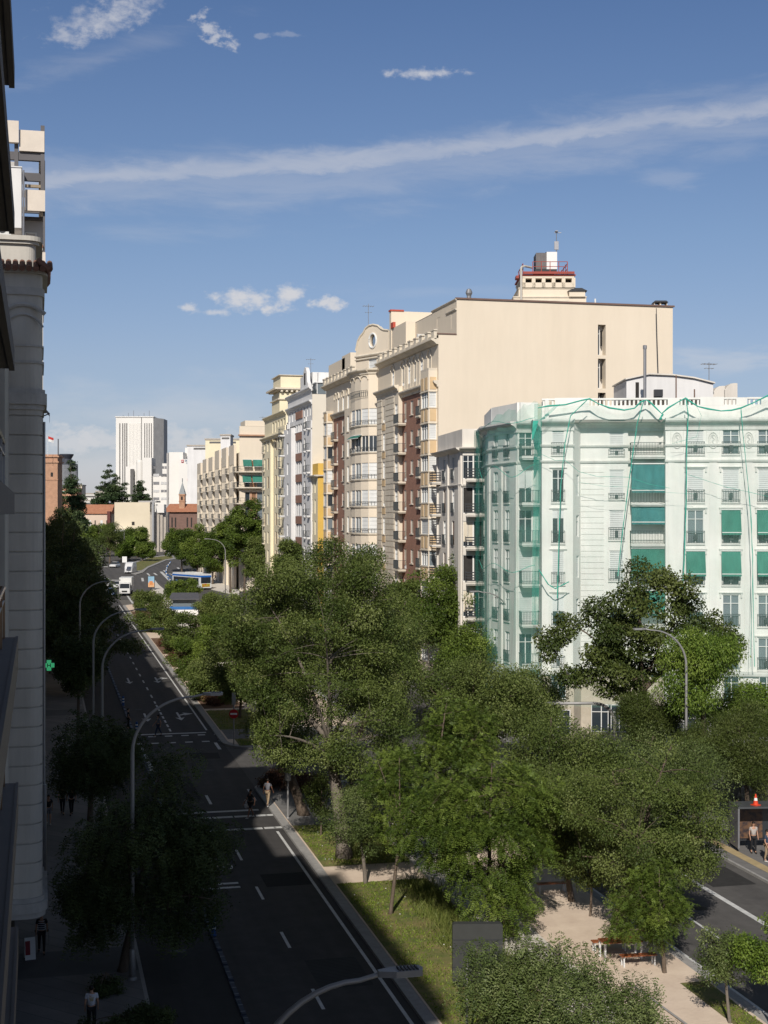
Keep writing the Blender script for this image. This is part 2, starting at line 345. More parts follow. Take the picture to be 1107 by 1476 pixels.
# ------------------------------------------------------------------ facade kit
def fx(fr, px):
    xr = (px - CX) / FPX; d = (SA + CA * xr, CA - SA * xr); u = (math.cos(fr.a), math.sin(fr.a))
    t = (fr.x * u[1] - fr.y * u[0]) / (d[0] * u[1] - d[1] * u[0])
    return (t * d[0] - fr.x) * u[0] + (t * d[1] - fr.y) * u[1], t
def fz(fr, px, py): return EYE + (CY - py) * fx(fr, px)[1] / FPX
WC = {}
MATS_W = {}
def win_mesh(w, h, style, fm, near):
    k = (round(w, 2), round(h, 2), style, fm.name, near)
    if k in WC: return WC[k]
    m = MB(); f = MB(); d = .16
    mats = [glass, shut_w, shut_c, shut_br, dark_in, glass_b, awn_g]
    idx = {'g': 0, 's': 1, 'h': 0, 'q': 0, 'c': 2, 'b': 3, 'd': 4, 'p': 5, 'w': 5, 'k': 0}[style]
    m.mat(idx)
    m.quad((0, d, 0), (w, d, 0), (w, d, h), (0, d, h))
    if style in 'hqk':
        bz = {'h': .45, 'q': .75, 'k': .2}[style]; m.mat(2 if style == 'k' else 1).box(0.03, w - .03, .07, .11, h * bz, h)
    if style in 'scb':   # slats of the closed roller blind
        n = max(2, int(h / (.16 if near else .45)))
        m.mat(idx)
        for i in range(n): m.box(.03, w - .03, .09, .125, h * i / n + .012, h * (i + 1) / n - .012)
    t = .055; y0, y1 = .06, .155
    nm = 1 if w < .8 else (2 if w < 2 else int(w / .75))
    f.box(0, t, y0, y1, 0, h); f.box(w - t, w, y0, y1, 0, h); f.box(t, w - t, y0, y1, 0, t); f.box(t, w - t, y0, y1, h - t, h)
    if style in 'ghqpwk' and nm > 1:
        for i in range(1, nm): f.box(w * i / nm - .035, w * i / nm + .035, y0 + .01, y1, t, h - t)
    if style in 'gpw' and near: f.box(t, w - t, y0 + .015, y1, h * .72, h * .72 + .05)
    r = (m.mesh('window', mats), f.mesh('frame', fm)); WC[k] = r; return r
def window(b, fr, x, z, w, h, style='s', fm=None, near=True, child=True):
    a, c = win_mesh(w, h, style, fm or white_p, near); f = fr.off(x - w / 2)
    o = link('window', a, b, (f.x, f.y, z), f.a)
    if child: q = bpy.data.objects.new('frame', c); sc.collection.objects.link(q); q.parent = o
    else: o.data = a
    return o
def rail_mb(m, x0, x1, y, z, h, gap=.12, belly=0):
    m.box(x0, x1, y - .02, y + .02, z + h - .04, z + h); m.box(x0, x1, y - .015, y + .015, z + .06, z + .09)
    n = max(2, int((x1 - x0) / gap))
    for i in range(n + 1):
        x = x0 + (x1 - x0) * i / n; m.box(x - .014, x + .014, y - .014, y + .014, z + .07, z + h - .03)
RC = {}
def juliet(b, fr, x, z, w, h=1.0, gap=.12, m_=None):
    k = (round(w, 2), round(h, 2), gap, (m_ or rail_m).name)
    if k not in RC:
        m = MB(); y = -.12; rail_mb(m, 0, w, y, 0, h, gap); m.box(0, w, y - .02, y + .02, h * .18, h * .21)
        for s in (0, w):
            m.box(s - .015, s + .015, y, 0, h - .04, h); m.box(s - .015, s + .015, y, 0, .06, .09)
        if gap < .2: m.box(w * .4, w * .6, y - .012, y + .012, h * .3, h * .75)
        RC[k] = m.mesh('railing', m_ or rail_m)
    f = fr.off(x - w / 2); return link('railing', RC[k], b, (f.x, f.y, z), f.a)
def balcony(b, fr, x, z, w, proj=.9, sm=None, gap=.13, h=1.0, rm=None, slat=False):
    k = ('b', round(w, 2), round(proj, 2), gap, h, (sm or cream_t).name, (rm or rail_m).name, slat)
    if k not in RC:
        m = MB(); m.box(0, w, -proj, 0, -.16, 0); m.box(.08, w - .08, -proj + .08, 0, -.26, -.16)
        r = MB(); y = -proj + .05
        if slat:
            for q in range(4): r.box(0, w, y - .02, y + .02, .12 + q * .24, .22 + q * .24)
            for s in (0.02, w - .02):
                for q in range(4): r.box(s - .02, s + .02, y, 0, .12 + q * .24, .22 + q * .24)
            for q in range(int(w / 1.2) + 2):
                xx = w * q / (int(w / 1.2) + 1); r.box(xx - .03, xx + .03, y - .025, y + .025, 0, h)
        else:
            rail_mb(r, 0, w, y, 0, h, gap)
            n = max(2, int(proj / gap))
            for s in (.02, w - .02):
                r.box(s - .02, s + .02, y, 0, h - .04, h); r.box(s - .015, s + .015, y, 0, .06, .09)
                for i in range(1, n): yy = y + (0 - y) * i / n; r.box(s - .012, s + .012, yy - .012, yy + .012, .07, h - .03)
        RC[k] = (m.mesh('balcony', sm or cream_t), r.mesh('railing', rm or rail_m))
    f = fr.off(x - w / 2); o = link('balcony', RC[k][0], b, (f.x, f.y, z), f.a)
    q = bpy.data.objects.new('railing', RC[k][1]); sc.collection.objects.link(q); q.parent = o
    return o
def awning(b, fr, x, z, w, drop=1.2, out=.7, m_=None, val=True, lbl=None):
    m = MB(); n = 12
    for i in range(n):
        a, c = w * i / n, w * (i + 1) / n; sa = -.012 * (i % 2); sb = -.012 * ((i + 1) % 2)
        m.quad((a, sa, 0), (a, -out + sa, -drop), (c, -out + sb, -drop), (c, sb, 0))
        m.quad((a, .012 + sa, 0), (c, .012 + sb, 0), (c, -out + sb + .012, -drop), (a, -out + sa + .012, -drop))
        if val: m.quad((a, -out + sa, -drop - .06), (a, -out + sa, -drop - .2 - .03 * (i % 2)), (c, -out + sb, -drop - .2 - .03 * ((i + 1) % 2)), (c, -out + sb, -drop - .06))
    f = fr.off(x - w / 2); o = m.build('awning', m_ or awn_g, b, (f.x, f.y, z), f.a)
    r = MB(); r.box(0, w, -out - .03, -out + .02, -drop - .06, -drop); r.box(-.02, w + .02, -.08, .0, -.02, .07)
    q = r.build('rail', white_p, None); q.parent = o
    if lbl: o['label'] = lbl
    return o
def wallgrid(m, Wd, z0, z1, ops, depth=.2, x0=0, y=0):
    xs = sorted(set([x0, x0 + Wd] + [round(v, 3) for o in ops for v in (o[0], o[1]) if x0 < v < x0 + Wd]))
    zs = sorted(set([z0, z1] + [round(v, 3) for o in ops for v in (o[2], o[3]) if z0 < v < z1]))
    for i in range(len(xs) - 1):
        j = 0
        while j < len(zs) - 1:
            cx, cz = (xs[i] + xs[i + 1]) / 2, (zs[j] + zs[j + 1]) / 2
            if any(o[0] < cx < o[1] and o[2] < cz < o[3] for o in ops): j += 1; continue
            k = j + 1
            while k < len(zs) - 1 and not any(o[0] < cx < o[1] and o[2] < (zs[k] + zs[k + 1]) / 2 < o[3] for o in ops): k += 1
            m.quad((xs[i], y, zs[j]), (xs[i + 1], y, zs[j]), (xs[i + 1], y, zs[k]), (xs[i], y, zs[k])); j = k
    for a, b, c, d in ops:
        m.quad((a, y, c), (a, y, d), (a, y + depth, d), (a, y + depth, c)); m.quad((b, y, d), (b, y, c), (b, y + depth, c), (b, y + depth, d))
        m.quad((a, y, d), (b, y, d), (b, y + depth, d), (a, y + depth, d)); m.quad((b, y, c), (a, y, c), (a, y + depth, c), (b, y + depth, c))
def front(b, fr, x0, x1, y, z0, z1, ops=(), wm=None, ret=True, name='wall', near=True, child=True, fm=None, sills=None, depth=.2):
    """one flat piece of facade with real openings; ops: (centre x, sill z, w, h, style[, extra])"""
    f = fr.off(0, y); m = MB(); rects = [(o[0] - o[2] / 2, o[0] + o[2] / 2, o[1], o[1] + o[3]) for o in ops]
    wallgrid(m, x1 - x0, z0, z1, rects, depth, x0)
    if ret and y < 0:
        m.quad((x0, -y, z0), (x0, 0, z0), (x0, 0, z1), (x0, -y, z1)); m.quad((x1, 0, z0), (x1, -y, z0), (x1, -y, z1), (x1, 0, z1))
        m.quad((x0, 0, z1), (x1, 0, z1), (x1, -y, z1), (x0, -y, z1)); m.quad((x0, 0, z0), (x0, -y, z0), (x1, -y, z0), (x1, 0, z0))
    w = m.build(name, wm or cream, b, f.loc, f.a)
    for o in ops:
        window(b, f, o[0], o[1], o[2], o[3], o[4], fm, near, child)
        ex = o[5] if len(o) > 5 else ''
        if 'j' in ex: juliet(b, f, o[0], o[1], o[2] + .1, gap=.12 if near else .3)
        if 'J' in ex: juliet(b, f, o[0], o[1], o[2] + .1, .5)
        if 'B' in ex: balcony(b, f, o[0], o[1] - .02, o[2] + .9, .8, gap=.13 if near else .3)
        if 's' in ex and sills is not None: sills.append((f, o))
    return f
def trim(b, fr, x0, x1, z, prof, mt=None, name='cornice'):
    """moulding along the wall; prof: list of (out, dz) from wall to wall"""
    m = MB(); n = len(prof); vs = [(x0, -p, z + q) for p, q in prof] + [(x1, -p, z + q) for p, q in prof]
    fs = [(i, (i + 1) % n, n + (i + 1) % n, n + i) for i in range(n)] + [tuple(range(n - 1, -1, -1)), tuple(range(n, 2 * n))]
    m.add(vs, fs); return m.build(name, mt or cream_t, b, fr.loc, fr.a)
def sillset(b, lst, mt, name='sill'):
    for f, o in lst:
        k = ('sill', round(o[2], 2), mt.name)
        if k not in RC: m = MB(); m.box(-.1, o[2] + .1, -.1, .02, -.1, 0); RC[k] = m.mesh(name, mt)
        g = f.off(o[0] - o[2] / 2); link(name, RC[k], b, (g.x, g.y, o[1] - .004), g.a)
def bars(b, fr, rects, y0, y1, mt, name):
    m = MB()
    for x0, x1, z0, z1 in rects: m.box(x0, x1, y0, y1, z0, z1)
    return m.build(name, mt, b, fr.loc, fr.a)
def pick(rng, s): return s[rng.randrange(len(s))]
def antenna(b_or_none, x, y, z, h, lbl, n=5):
    o = thing('rooftop_antenna', lbl, 'antenna', (x, y, z), group='antennas on the roofs'); m = MB(); m.tube([(0, 0, -1.2), (0, 0, h)], .035, 5); m.build('mast', metal, o)
    k = MB()
    k.box(-.7, .7, -.02, .02, h * .9, h * .9 + .04)
    for i in range(n): xx = -.6 + 1.2 * i / (n - 1); k.box(xx - .015, xx + .015, -.45, .45, h * .9 - .02, h * .9 + .02)
    k.box(-.4, .4, -.02, .02, h * .66, h * .66 + .03)
    for i in range(3): xx = -.35 + .7 * i / 2; k.box(xx - .015, xx + .015, -.25, .25, h * .66 - .02, h * .66 + .02)
    k.build('aerial', metal, o); return o
CORN = [(0, -.5), (.12, -.5), (.16, -.3), (.45, -.1), (.5, 0), (.5, .12), (0, .16)]
CORN_S = [(0, -.12), (.1, -.12), (.16, 0), (.16, .06), (0, .09)]

# ================================================================== B1: corner building under the net
F1 = Fr(*P(781, 112.6), R(-18.7))
b1 = thing('corner_apartment_building', 'white corner apartment building veiled in pale green netting, with green awnings', 'building', (F1.x, F1.y, 1.9), F1.a)
stone_b = mat('base_stone', (.42, .37, .29), .9, 0, 1.2, (.54, .48, .39), bump=.2)
rng = random.Random(4)
X1 = lambda px: fx(F1, px)[0]
Z1 = lambda py: fz(F1, 1000, py)
rows = [(618, 655), (676, 724), (735, 783.5), (794.5, 843.5), (857, 903), (919, 965)]
ZR = [(Z1(b), Z1(t) - Z1(b)) for t, b in rows]
ztop = Z1(604); zpar = Z1(586); zbal = Z1(572.5); zg = 1.7
xA0, xA1, xW0, xW1, xB0, xB1 = 0, X1(826), X1(838), X1(907), X1(963), X1(963) + 13.6
sl1 = []
styA = ['s', 'g', 'q', 's', 'h', 's']
ops = [(X1(804.5), z, .95, h, styA[i], 'js') for i, (z, h) in enumerate(ZR)]
front(b1, F1, xA0, xA1, 0, zg, ztop, ops, mint_w, ret=False, sills=sl1)
# side turned back from the front bay to the recessed wall
rd = 1.3
Fc = Fr.between((F1.off(xA1).x, F1.off(xA1).y), (F1.off(xW0, rd).x, F1.off(xW0, rd).y)); wc = dist((F1.off(xA1).x, F1.off(xA1).y), (F1.off(xW0, rd).x, F1.off(xW0, rd).y))
front(b1, Fc, 0, wc, 0, zg, ztop, [(wc * .62, z + .5, .5, h - .9, 'wsgs'[i % 4], '') for i, (z, h) in enumerate(ZR) if i in (1, 2, 3, 4)], mint_w, ret=False)
styW = ['s', 's', 's', 's', 'h', 's']
ops = [(X1(890.5), z + (0.25 if i else 0), 1.15, h - (.25 if i else 0), styW[i], 'Js' if i < 2 else 'js') for i, (z, h) in enumerate(ZR)]
front(b1, F1, xW0, xW1, rd, zg, ztop, ops, mint_w, ret=False, sills=sl1)
# balcony recess
ops = [(X1(938), z, 2.4, h * .96, 'g' if i else 's', '') for i, (z, h) in enumerate(ZR)]
front(b1, F1, xW1, xB0, rd + .9, zg, ztop, ops, mint_w, ret=False)
bars(b1, F1, [(xW1 - .002, xW1 + .02, zg, ztop)], rd, rd + .9, mint_w, 'wall'); bars(b1, F1, [(xB0 - .2, xB0 + .002, zg, ztop)], 0.02, rd + 1, mint_w, 'wall')
for i, (z, h) in enumerate(ZR):
    fb = F1.off(0, rd + .9); balcony(b1, fb, X1(936), z - .05, (xB0 - xW1) - .25, 1.75, mint_t, .12, 1.05)
for i, (tp, bt, mt, out) in enumerate([(668, 706, awn_t, .9), (729, 752, awn_t, .9), (791, 829, awn_g, .9), (852, 884, awn_g, .9)]):
    fb = F1.off(0, rd - .9 + .35); w = (xB0 - xW1) - .35
    awning(b1, fb, X1(936), Z1(tp), w, Z1(tp) - Z1(bt), .25, mt, True, 'long teal roller awning' if mt is awn_t else 'long green roller awning')
# front bay B with the awning columns
cols = [1002.5, 1053.5]; xs = [X1(c) for c in cols]; sp = xs[1] - xs[0]; xs += [xs[1] + sp, xs[1] + 2 * sp, xs[1] + 3 * sp]; xB1 = xs[4] + 1.35
sty = [['s', 'p', 'w', 's', 's'], ['s', 's', 's', 's', 'h'], ['p', 'g', 'g', 'g', 's'], ['g', 'g', 'g', 'g', 'g'], ['h', 'p', 'w', 'g', 'h'], ['p', 'p', 'w', 's', 'p']]
ops = [(x, z, 1.28, h, sty[i][j], 'js') for i, (z, h) in enumerate(ZR) for j, x in enumerate(xs)]
front(b1, F1, xB0, xB1, 0, zg, ztop, ops, mint_w, ret=False, sills=sl1)
for i, j in ((2, 1), (2, 2), (2, 3), (3, 0), (3, 1), (3, 2), (3, 3), (3, 4), (2, 4)):
    z, h = ZR[i]; awning(b1, F1.off(0, -.02), xs[j], z + h + .02, 1.5, 1.75, .5, awn_g, True, 'green window awning let down over its window')
sillset(b1, sl1, mint_t)
# lintel hoods, pilaster strips, mouldings
m = MB()
for (z, h) in ZR[1:]:
    for x in xs: m.box(x - .9, x + .9, -.14, 0, z + h + .12, z + h + .2); m.box(x - .86, x - .74, -.1, 0, z + h - .25, z + h + .12); m.box(x + .74, x + .86, -.1, 0, z + h - .25, z + h + .12)
    m.box(X1(804.5) - .7, X1(804.5) + .7, -.1, 0, z + h + .1, z + h + .18)
m.build('lintel', mint_t, b1, F1.loc, F1.a)
m = MB(); zs0 = Z1(664)
for k in range(4):
    xx = xs[k] + sp / 2; m.box(xx - .3, xx + .3, -.05, 0, zg + 5, zs0 - .1)
m.box(xB0, xB0 + .5, -.05, 0, zg + 5, zs0 - .1)
m.build('pilaster', mint_w, b1, F1.loc, F1.a)
# rusticated strip
m = MB(); z = zg + 5.5
while z < Z1(676): m.box(X1(838.5), X1(872), rd - .05, rd, z, z + .40); z += .45
m.build('rustication', mint_w, b1, F1.loc, F1.a)
# oval plaques between the top windows
for k in range(5):
    xx = xs[0] - sp / 2 + k * sp if k else X1(976); m = MB(); zc = ZR[0][0] + ZR[0][1] * .55
    for (a, c, r) in ((.36, .62, .045), (.24, .45, .03)): m.tube([(xx + a * math.cos(t * math.pi / 10), -.03, zc + c * math.sin(t * math.pi / 10)) for t in range(21)], r, 5, False)
    m.tube([(xx + .1 * math.sin(t * 1.3), -.03, zc - .4 + .08 * t) for t in range(11)], .035, 5)
    m.box(xx - .52, xx + .52, -.025, 0, zc - .95, zc - .91); m.box(xx - .52, xx + .52, -.025, 0, zc + .85, zc + .89); m.box(xx - .52, xx - .48, -.025, 0, zc - .9, zc + .85); m.box(xx + .48, xx + .52, -.025, 0, zc - .9, zc + .85)
    m.build('plaque', mint_t, b1, F1.loc, F1.a)
zc = Z1(606)
BIGC = [(0, -.75), (.08, -.75), (.12, -.5), (.35, -.25), (.62, -.12), (.7, 0), (.7, .14), (0, .2)]
segs = [(xA0 - .1, xA1 + .1, 0), (xA1 + .1, xB0 - .2, rd), (xB0 - .25, xB1, 0)]
for x0, x1, y in segs:
    f = F1.off(0, y); trim(b1, f, x0, x1, zc, BIGC, mint_t)
    trim(b1, f, x0, x1, Z1(641), CORN_S, mint_t, 'string_course'); trim(b1, f, x0, x1, Z1(664), CORN_S, mint_t, 'string_course')
    trim(b1, f, x0, x1, Z1(970), [(0, -.3), (.3, -.2), (.35, 0), (.35, .1), (0, .15)], mint_t, 'string_course')
# parapet: plinth, balusters and blocks
m = MB(); q = MB()
m.box(xA0, xB1, .25, .6, zc + .1, zpar + .15)
def balu(x0, x1, y):
    m.box(x0, x1, y, y + .3, zbal - .14, zbal); n = int((x1 - x0) / .32)
    for i in range(n): x = x0 + (x1 - x0) * (i + .5) / n; q.box(x - .075, x + .075, y + .08, y + .22, zpar + .1, zbal - .14)
for a, c, solid in [(781, 800, 0), (800, 824, 1), (824, 850, 1), (850, 905, 0), (905, 930, 0), (930, 963, 0), (963, 980, 1), (980, 1010, 0), (1010, 1022, 1), (1022, 1044, 1), (1044, 1062, 0), (1062, 1078, 1), (1078, 1098, 0), (1098, 1120, 1)]:
    xa, xc = X1(a), X1(c)
    if solid: m.box(xa, xc, .24, .56, zpar + .1, zbal - .02 + .03 * (a % 3))
    else: balu(xa, xc, .26)
m.build('parapet', mint_w, b1, F1.loc, F1.a); q.build('balustrade', mint_w, b1, F1.loc, F1.a)
# left side: curved-back corner with the balcony stack, then the street face
pA = (F1.x, F1.y); pB = P(776, 115.4); pC = P(746, 115.2); pD = P(704, 121.5); pE = P(694, 131.0)
ZL = lambda f, px, py: fz(f, px, py)
fJ = Fr.between(pB, pA); front(b1, fJ, 0, dist(pA, pB), 0, zg, ztop, [], mint_w, ret=False)
fK = Fr.between(pC, pB); wK = dist(pC, pB)
front(b1, fK, 0, wK, 0, zg, ztop, [(wK * .38, z, 1.1, h, pick(rng, 'gghs'), '') for z, h in ZR], mint_w, ret=False)
for z, h in ZR: balcony(b1, fK, wK * .52, z - .05, wK * .94, 1.25, mint_t, .12, 1.05)
fL = Fr.between(pD, pC); wL = dist(pD, pC)
cL = [fx(fL, 714.5)[0], fx(fL, 731)[0]]
sl2 = []
front(b1, fL, 0, wL, 0, zg, ztop, [(c, z, 1.0, h, pick(rng, 'pgwsg'), 'js') for z, h in ZR for c in cL], mint_w, ret=False, sills=sl2)
sillset(b1, sl2, mint_t)
fM = Fr.between(pE, pD); wM = dist(pE, pD)
front(b1, fM, 0, wM, 0, zg, ztop, [(wM * .4, z, 1.0, h, 'g', 'j') for z, h in ZR], mint_w, ret=False)
for f, w in ((fM, wM), (fL, wL), (fK, wK), (fJ, dist(pA, pB))):
    trim(b1, f, -.15, w + .15, zc, BIGC, mint_t); trim(b1, f, 0, w, Z1(641), CORN_S, mint_t, 'string_course'); trim(b1, f, 0, w, Z1(664), CORN_S, mint_t, 'string_course')
    bars(b1, f, [(0, w, zc + .1, zbal - .1)], .25, .55, mint_w, 'parapet')
m = MB()
for c in (0.25, wL * .47, wL - .3): m.box(c - .22, c + .22, -.12, 0, zg, Z1(668))
m.build('pilaster', mint_w, b1, fL.loc, fL.a)
# body and roof
pts = [pA, (F1.off(xB1).x, F1.off(xB1).y), (F1.off(xB1, 16).x, F1.off(xB1, 16).y), (F1.off(4, 17).x, F1.off(4, 17).y), pE, pD, pC, pB]
cxm = sum(p[0] for p in pts) / 8; cym = sum(p[1] for p in pts) / 8
m = MB(); ins = [(cxm + (p[0] - cxm) * .80, cym + (p[1] - cym) * .80) for p in pts]; m.prism(ins, zg, zc + .12); m.build('core', mint_w, b1, (0, 0, 0), 0)
m = MB(); m.prism([(cxm + (p[0] - cxm) * .985, cym + (p[1] - cym) * .985) for p in pts], zc - .1, zc + .12); m.build('roof', roof_m, b1, (0, 0, 0), 0)
# stone ground floor
bars(b1, F1, [(xB0, xB1, zg, Z1(1000) - .2)], -.06, .0, mint_t, 'base_wall'); bars(b1, F1, [(xA0, xA1, zg, Z1(975))], -.06, 0, stone_b, 'base_wall'); bars(b1, F1, [(xW0, xB0 - .2, zg, Z1(975))], rd - .1, rd, stone_b, 'base_wall'); bars(b1, Fc, [(0, wc, zg, Z1(975))], -.08, 0, stone_b, 'base_wall'); window(b1, F1.off(0, rd - .32), X1(868), zg + 1.0, 1.6, 2.2, 'g'); window(b1, F1.off(0, rd - .32), X1(894), zg + 1.0, 1.8, 2.2, 'g')
for x in xs + [X1(804.5)]: window(b1, F1.off(0, -.25), x, Z1(1009), 1.2, 1.9, 'g'); window(b1, F1.off(0, -.25), x, zg + .9, 1.9, 2.0, 'g')
s = MB(); s.box(0, 1.5, -.08, -.02, 0, .42); sg = s.build('street_sign', mat('sign_blue', (.01, .03, .10), .5, 0), b1, (F1.off(X1(852), rd).x, F1.off(X1(852), rd).y, Z1(980)), F1.a)

# ---- the net
netg = netmat('green_net', (.30, .66, .54), .115); netd = netmat('green_net_dense', (.10, .42, .33), .30); rope = mat('net_rope', (.05, .36, .27), .8, .2, 2)
nb = thing('debris_netting', 'pale green debris netting draped in scallops over the white corner building', 'netting', (F1.x, F1.y, 1.9), F1.a)
sc_pts = [(775, 588), (790, 585), (815, 583), (838, 577), (850, 575), (862, 582), (878, 588), (900, 591), (915, 588), (924, 579), (932, 576), (938, 580), (946, 588), (954, 596), (963, 588), (978, 579), (988, 574), (996, 580), (1006, 586), (1020, 589), (1040, 592), (1055, 591), (1068, 588), (1085, 581), (1107, 570)]
fN = F1.off(0, -1.0)
def nxz(p, f=fN): x, t = fx(f, p[0]); return x, EYE + (CY - p[1]) * t / FPX
top = [nxz(p) for p in sc_pts]; top.append((xB1 + .6, top[-1][1] - .9))
m = MB(); nz_ = 24; nx = 70; rg = random.Random(2)
xsn = [top[0][0] + (top[-1][0] - top[0][0]) * i / nx for i in range(nx + 1)]
def tz(x):
    for a, c in zip(top, top[1:]):
        if a[0] <= x <= c[0]: return a[1] + (c[1] - a[1]) * (x - a[0]) / (c[0] - a[0])
    return top[-1][1]
vs = []; 
for j in range(nz_ + 1):
    for i, x in enumerate(xsn):
        f = j / nz_; z = tz(x) * (1 - f) + 5.0 * f
        yy = .22 * math.sin(x * 1.7 + 3 * math.sin(f * 5)) * (.3 + f) + .12 * math.sin(x * 4.1 + f * 9) + (-.35 if j else .9) * (1 if j else 1)
        vs.append((x, yy, z))
fs = [(j * (nx + 1) + i, j * (nx + 1) + i + 1, (j + 1) * (nx + 1) + i + 1, (j + 1) * (nx + 1) + i) for j in range(nz_) for i in range(nx)]
m.add(vs, fs); m.build('net_sheet', netg, nb, fN.loc, fN.a, smooth=True)
m = MB(); m.tube([(x, .05 + .2 * math.sin(x), z) for x, z in top], [.035 + .045 * abs(math.sin(i * 1.9)) for i in range(len(top))], 6); m.build('rope', rope, nb, fN.loc, fN.a)
def strand(pts, r, name='net_strand', mt=None, y=-.45):
    m = MB(); p = [nxz(q) for q in pts]; out = []
    for i in range(len(p) - 1):
        for k in range(6): f = k / 6; out.append((p[i][0] * (1 - f) + p[i + 1][0] * f, y + .04 * math.sin(k + i), p[i][1] * (1 - f) + p[i + 1][1] * f))
    out.append((p[-1][0], y, p[-1][1])); m.tube(out, [r * .78 * (.6 + .5 * abs(math.sin(i * .9))) for i in range(len(out))], 5); return m.build(name, mt or rope, nb, fN.loc, fN.a)
strand([(846, 577), (822, 600), (814, 640), (808, 700), (806, 760), (803, 862)], .05)
strand([(927, 578), (918, 610), (912, 650), (905, 700), (895, 780), (890, 830)], .05); strand([(988, 575), (991, 600), (989, 640), (988, 720), (986, 790), (983, 850)], .06)
strand([(1067, 590), (1069, 620), (1075, 680), (1081, 740), (1083, 800), (1086, 960)], .035); strand([(1066, 590), (1071, 640), (1077, 700), (1084, 800), (1080, 960)], .02)
strand([(780, 655), (800, 664), (815, 664), (834, 680), (860, 687), (905, 688), (935, 698), (965, 704)], .02); strand([(990, 684), (1020, 694), (1045, 702), (1107, 716)], .02)
strand([(833, 695), (870, 701), (905, 702), (960, 710), (1000, 712)], .012); strand([(776, 820), (790, 842), (800, 848), (820, 838)], .06)
strand([(1000, 580), (1010, 600), (1003, 630), (968, 640)], .015); strand([(955, 597), (950, 605), (953, 604)], .1)
# bunched folds at the corner and the thicker sheet on the street side
def sheet(P2, nm, mt, y=-.35, k=.12):
    m = MB(); ny = 14; nxx = len(P2); vs = []
    for j in range(ny + 1):
        for i, (a, c) in enumerate(P2):
            f = j / ny; px = a[0] * (1 - f) + c[0] * f; py = a[1] * (1 - f) + c[1] * f; x, z = nxz((px, py)); vs.append((x, y + k * math.sin(i * 2.1 + j * .8), z))
    m.add(vs, [(j * nxx + i, j * nxx + i + 1, (j + 1) * nxx + i + 1, (j + 1) * nxx + i) for j in range(ny) for i in range(nxx - 1)]); return m.build(nm, mt, nb, fN.loc, fN.a, smooth=True)
sheet([((770, 583), (766, 900)), ((772, 583), (768, 900)), ((775, 583), (771, 900)), ((778, 584), (775, 900)), ((781, 585), (776, 900))], 'net_fold', netmat('green_net_fold', (.07, .48, .37), .40), -.5, .15)
sheet([((768, 607), (766, 636)), ((772, 607), (769, 632)), ((776, 607), (771, 626))], 'net_fold', rope, -.6, .05)
sheet([((800, 584), (778, 606)), ((803, 584), (782, 606)), ((807, 583), (786, 604))], 'net_fold', netmat('green_net_fold', (.07, .48, .37), .40), -.55, .05)
pn = [P(693, 129), P(697, 124), P(703, 119.6), P(720, 116.8), P(745, 113.6), P(776, 113.2)]
topn = [595, 593, 591, 588, 586, 584]
m = MB(); vs = []; nn = []
for i in range(len(pn) - 1):
    for k in range(8): f = k / 8; nn.append((pn[i][0] * (1 - f) + pn[i + 1][0] * f, pn[i][1] * (1 - f) + pn[i + 1][1] * f, zbal - .25 + .14 * math.sin(i * 2 + k * .8)))
nn.append((pn[-1][0], pn[-1][1], zbal))
for j in range(21):
    for i, (x, y, z) in enumerate(nn): f = j / 20; vs.append((x - F1.x - .25 * math.sin(i * .9 + f * 6) * (.3 + f) + (1.3 if j == 0 else (.5 if j == 1 else 0)), y - F1.y + .15 * math.sin(i * 1.7 + f * 4) - (.2 if j == 0 else 0), z * (1 - f) + 4 * f))
L = len(nn); m.add(vs, [(j * L + i, j * L + i + 1, (j + 1) * L + i + 1, (j + 1) * L + i) for j in range(20) for i in range(L - 1)])
m.build('net_sheet', netmat('green_net_mid', (.22, .58, .47), .22), nb, (F1.x, F1.y, 0), 0, smooth=True)
m = MB(); vs = []; n8 = nn[:9]
for j in range(16):
    for i, (x, y, z) in enumerate(n8): f = j / 15; vs.append((x - F1.x - .5 - .2 * math.sin(i * 1.3 + f * 3), y - F1.y - .1, z * (1 - f) + 4 * f - 1.5 * (1 - f)))
m.add(vs, [(j * 9 + i, j * 9 + i + 1, (j + 1) * 9 + i + 1, (j + 1) * 9 + i) for j in range(15) for i in range(8)]); m.build('net_sheet', netd, nb, (F1.x, F1.y, 0), 0, smooth=True)
for z, k in ((23.5, .5), (15.7, .3), (27.5, .2)):
    m = MB(); m.tube([(x - F1.x - .35, y - F1.y - .15, z + k * math.sin(i * .35) ) for i, (x, y, _) in enumerate(nn)], .022, 5); m.build('net_strand', rope, nb, (F1.x, F1.y, 0), 0)

# ---- things on the roofs behind the net
def onroof(name, lbl, cat, px, py, t, group=None):
    x, y = P(px, t); return thing(name, lbl, cat, (x, y, zt(py, t)), -YAW, group)
def S_(px0, px1, t): return (px1 - px0) * t / FPX
o = onroof('rooftop_hut', 'low white rooftop hut with a gently curved roof above the net', 'rooftop hut', 930, 576, 126)
k = 126 / FPX; m = MB(); m.slab([(-27 * k, 0), (98 * k, 0), (98 * k, 23 * k), (70 * k, 30 * k), (40 * k, 34 * k), (5 * k, 36 * k), (-27 * k, 30 * k)], 0, 7); m.build('wall', white_w, o)
m = MB(); m.slab([(-29 * k, 28.5 * k), (5 * k, 36 * k), (40 * k, 34.5 * k), (70 * k, 30.5 * k), (100 * k, 23 * k), (100 * k, 25 * k), (70 * k, 32.5 * k), (40 * k, 36.5 * k), (5 * k, 38 * k), (-29 * k, 30.5 * k)], -.25, 7.2); m.build('roof', greige, o)
m = MB(); m.box(-14 * k, -9 * k, -.03, .06, 0, 25 * k); m.build('door', dark_in, o)
m = MB(); m.box(12 * k, 24 * k, -.5, 0, 4 * k, 14 * k); m.build('air_conditioner', dark_metal, o)
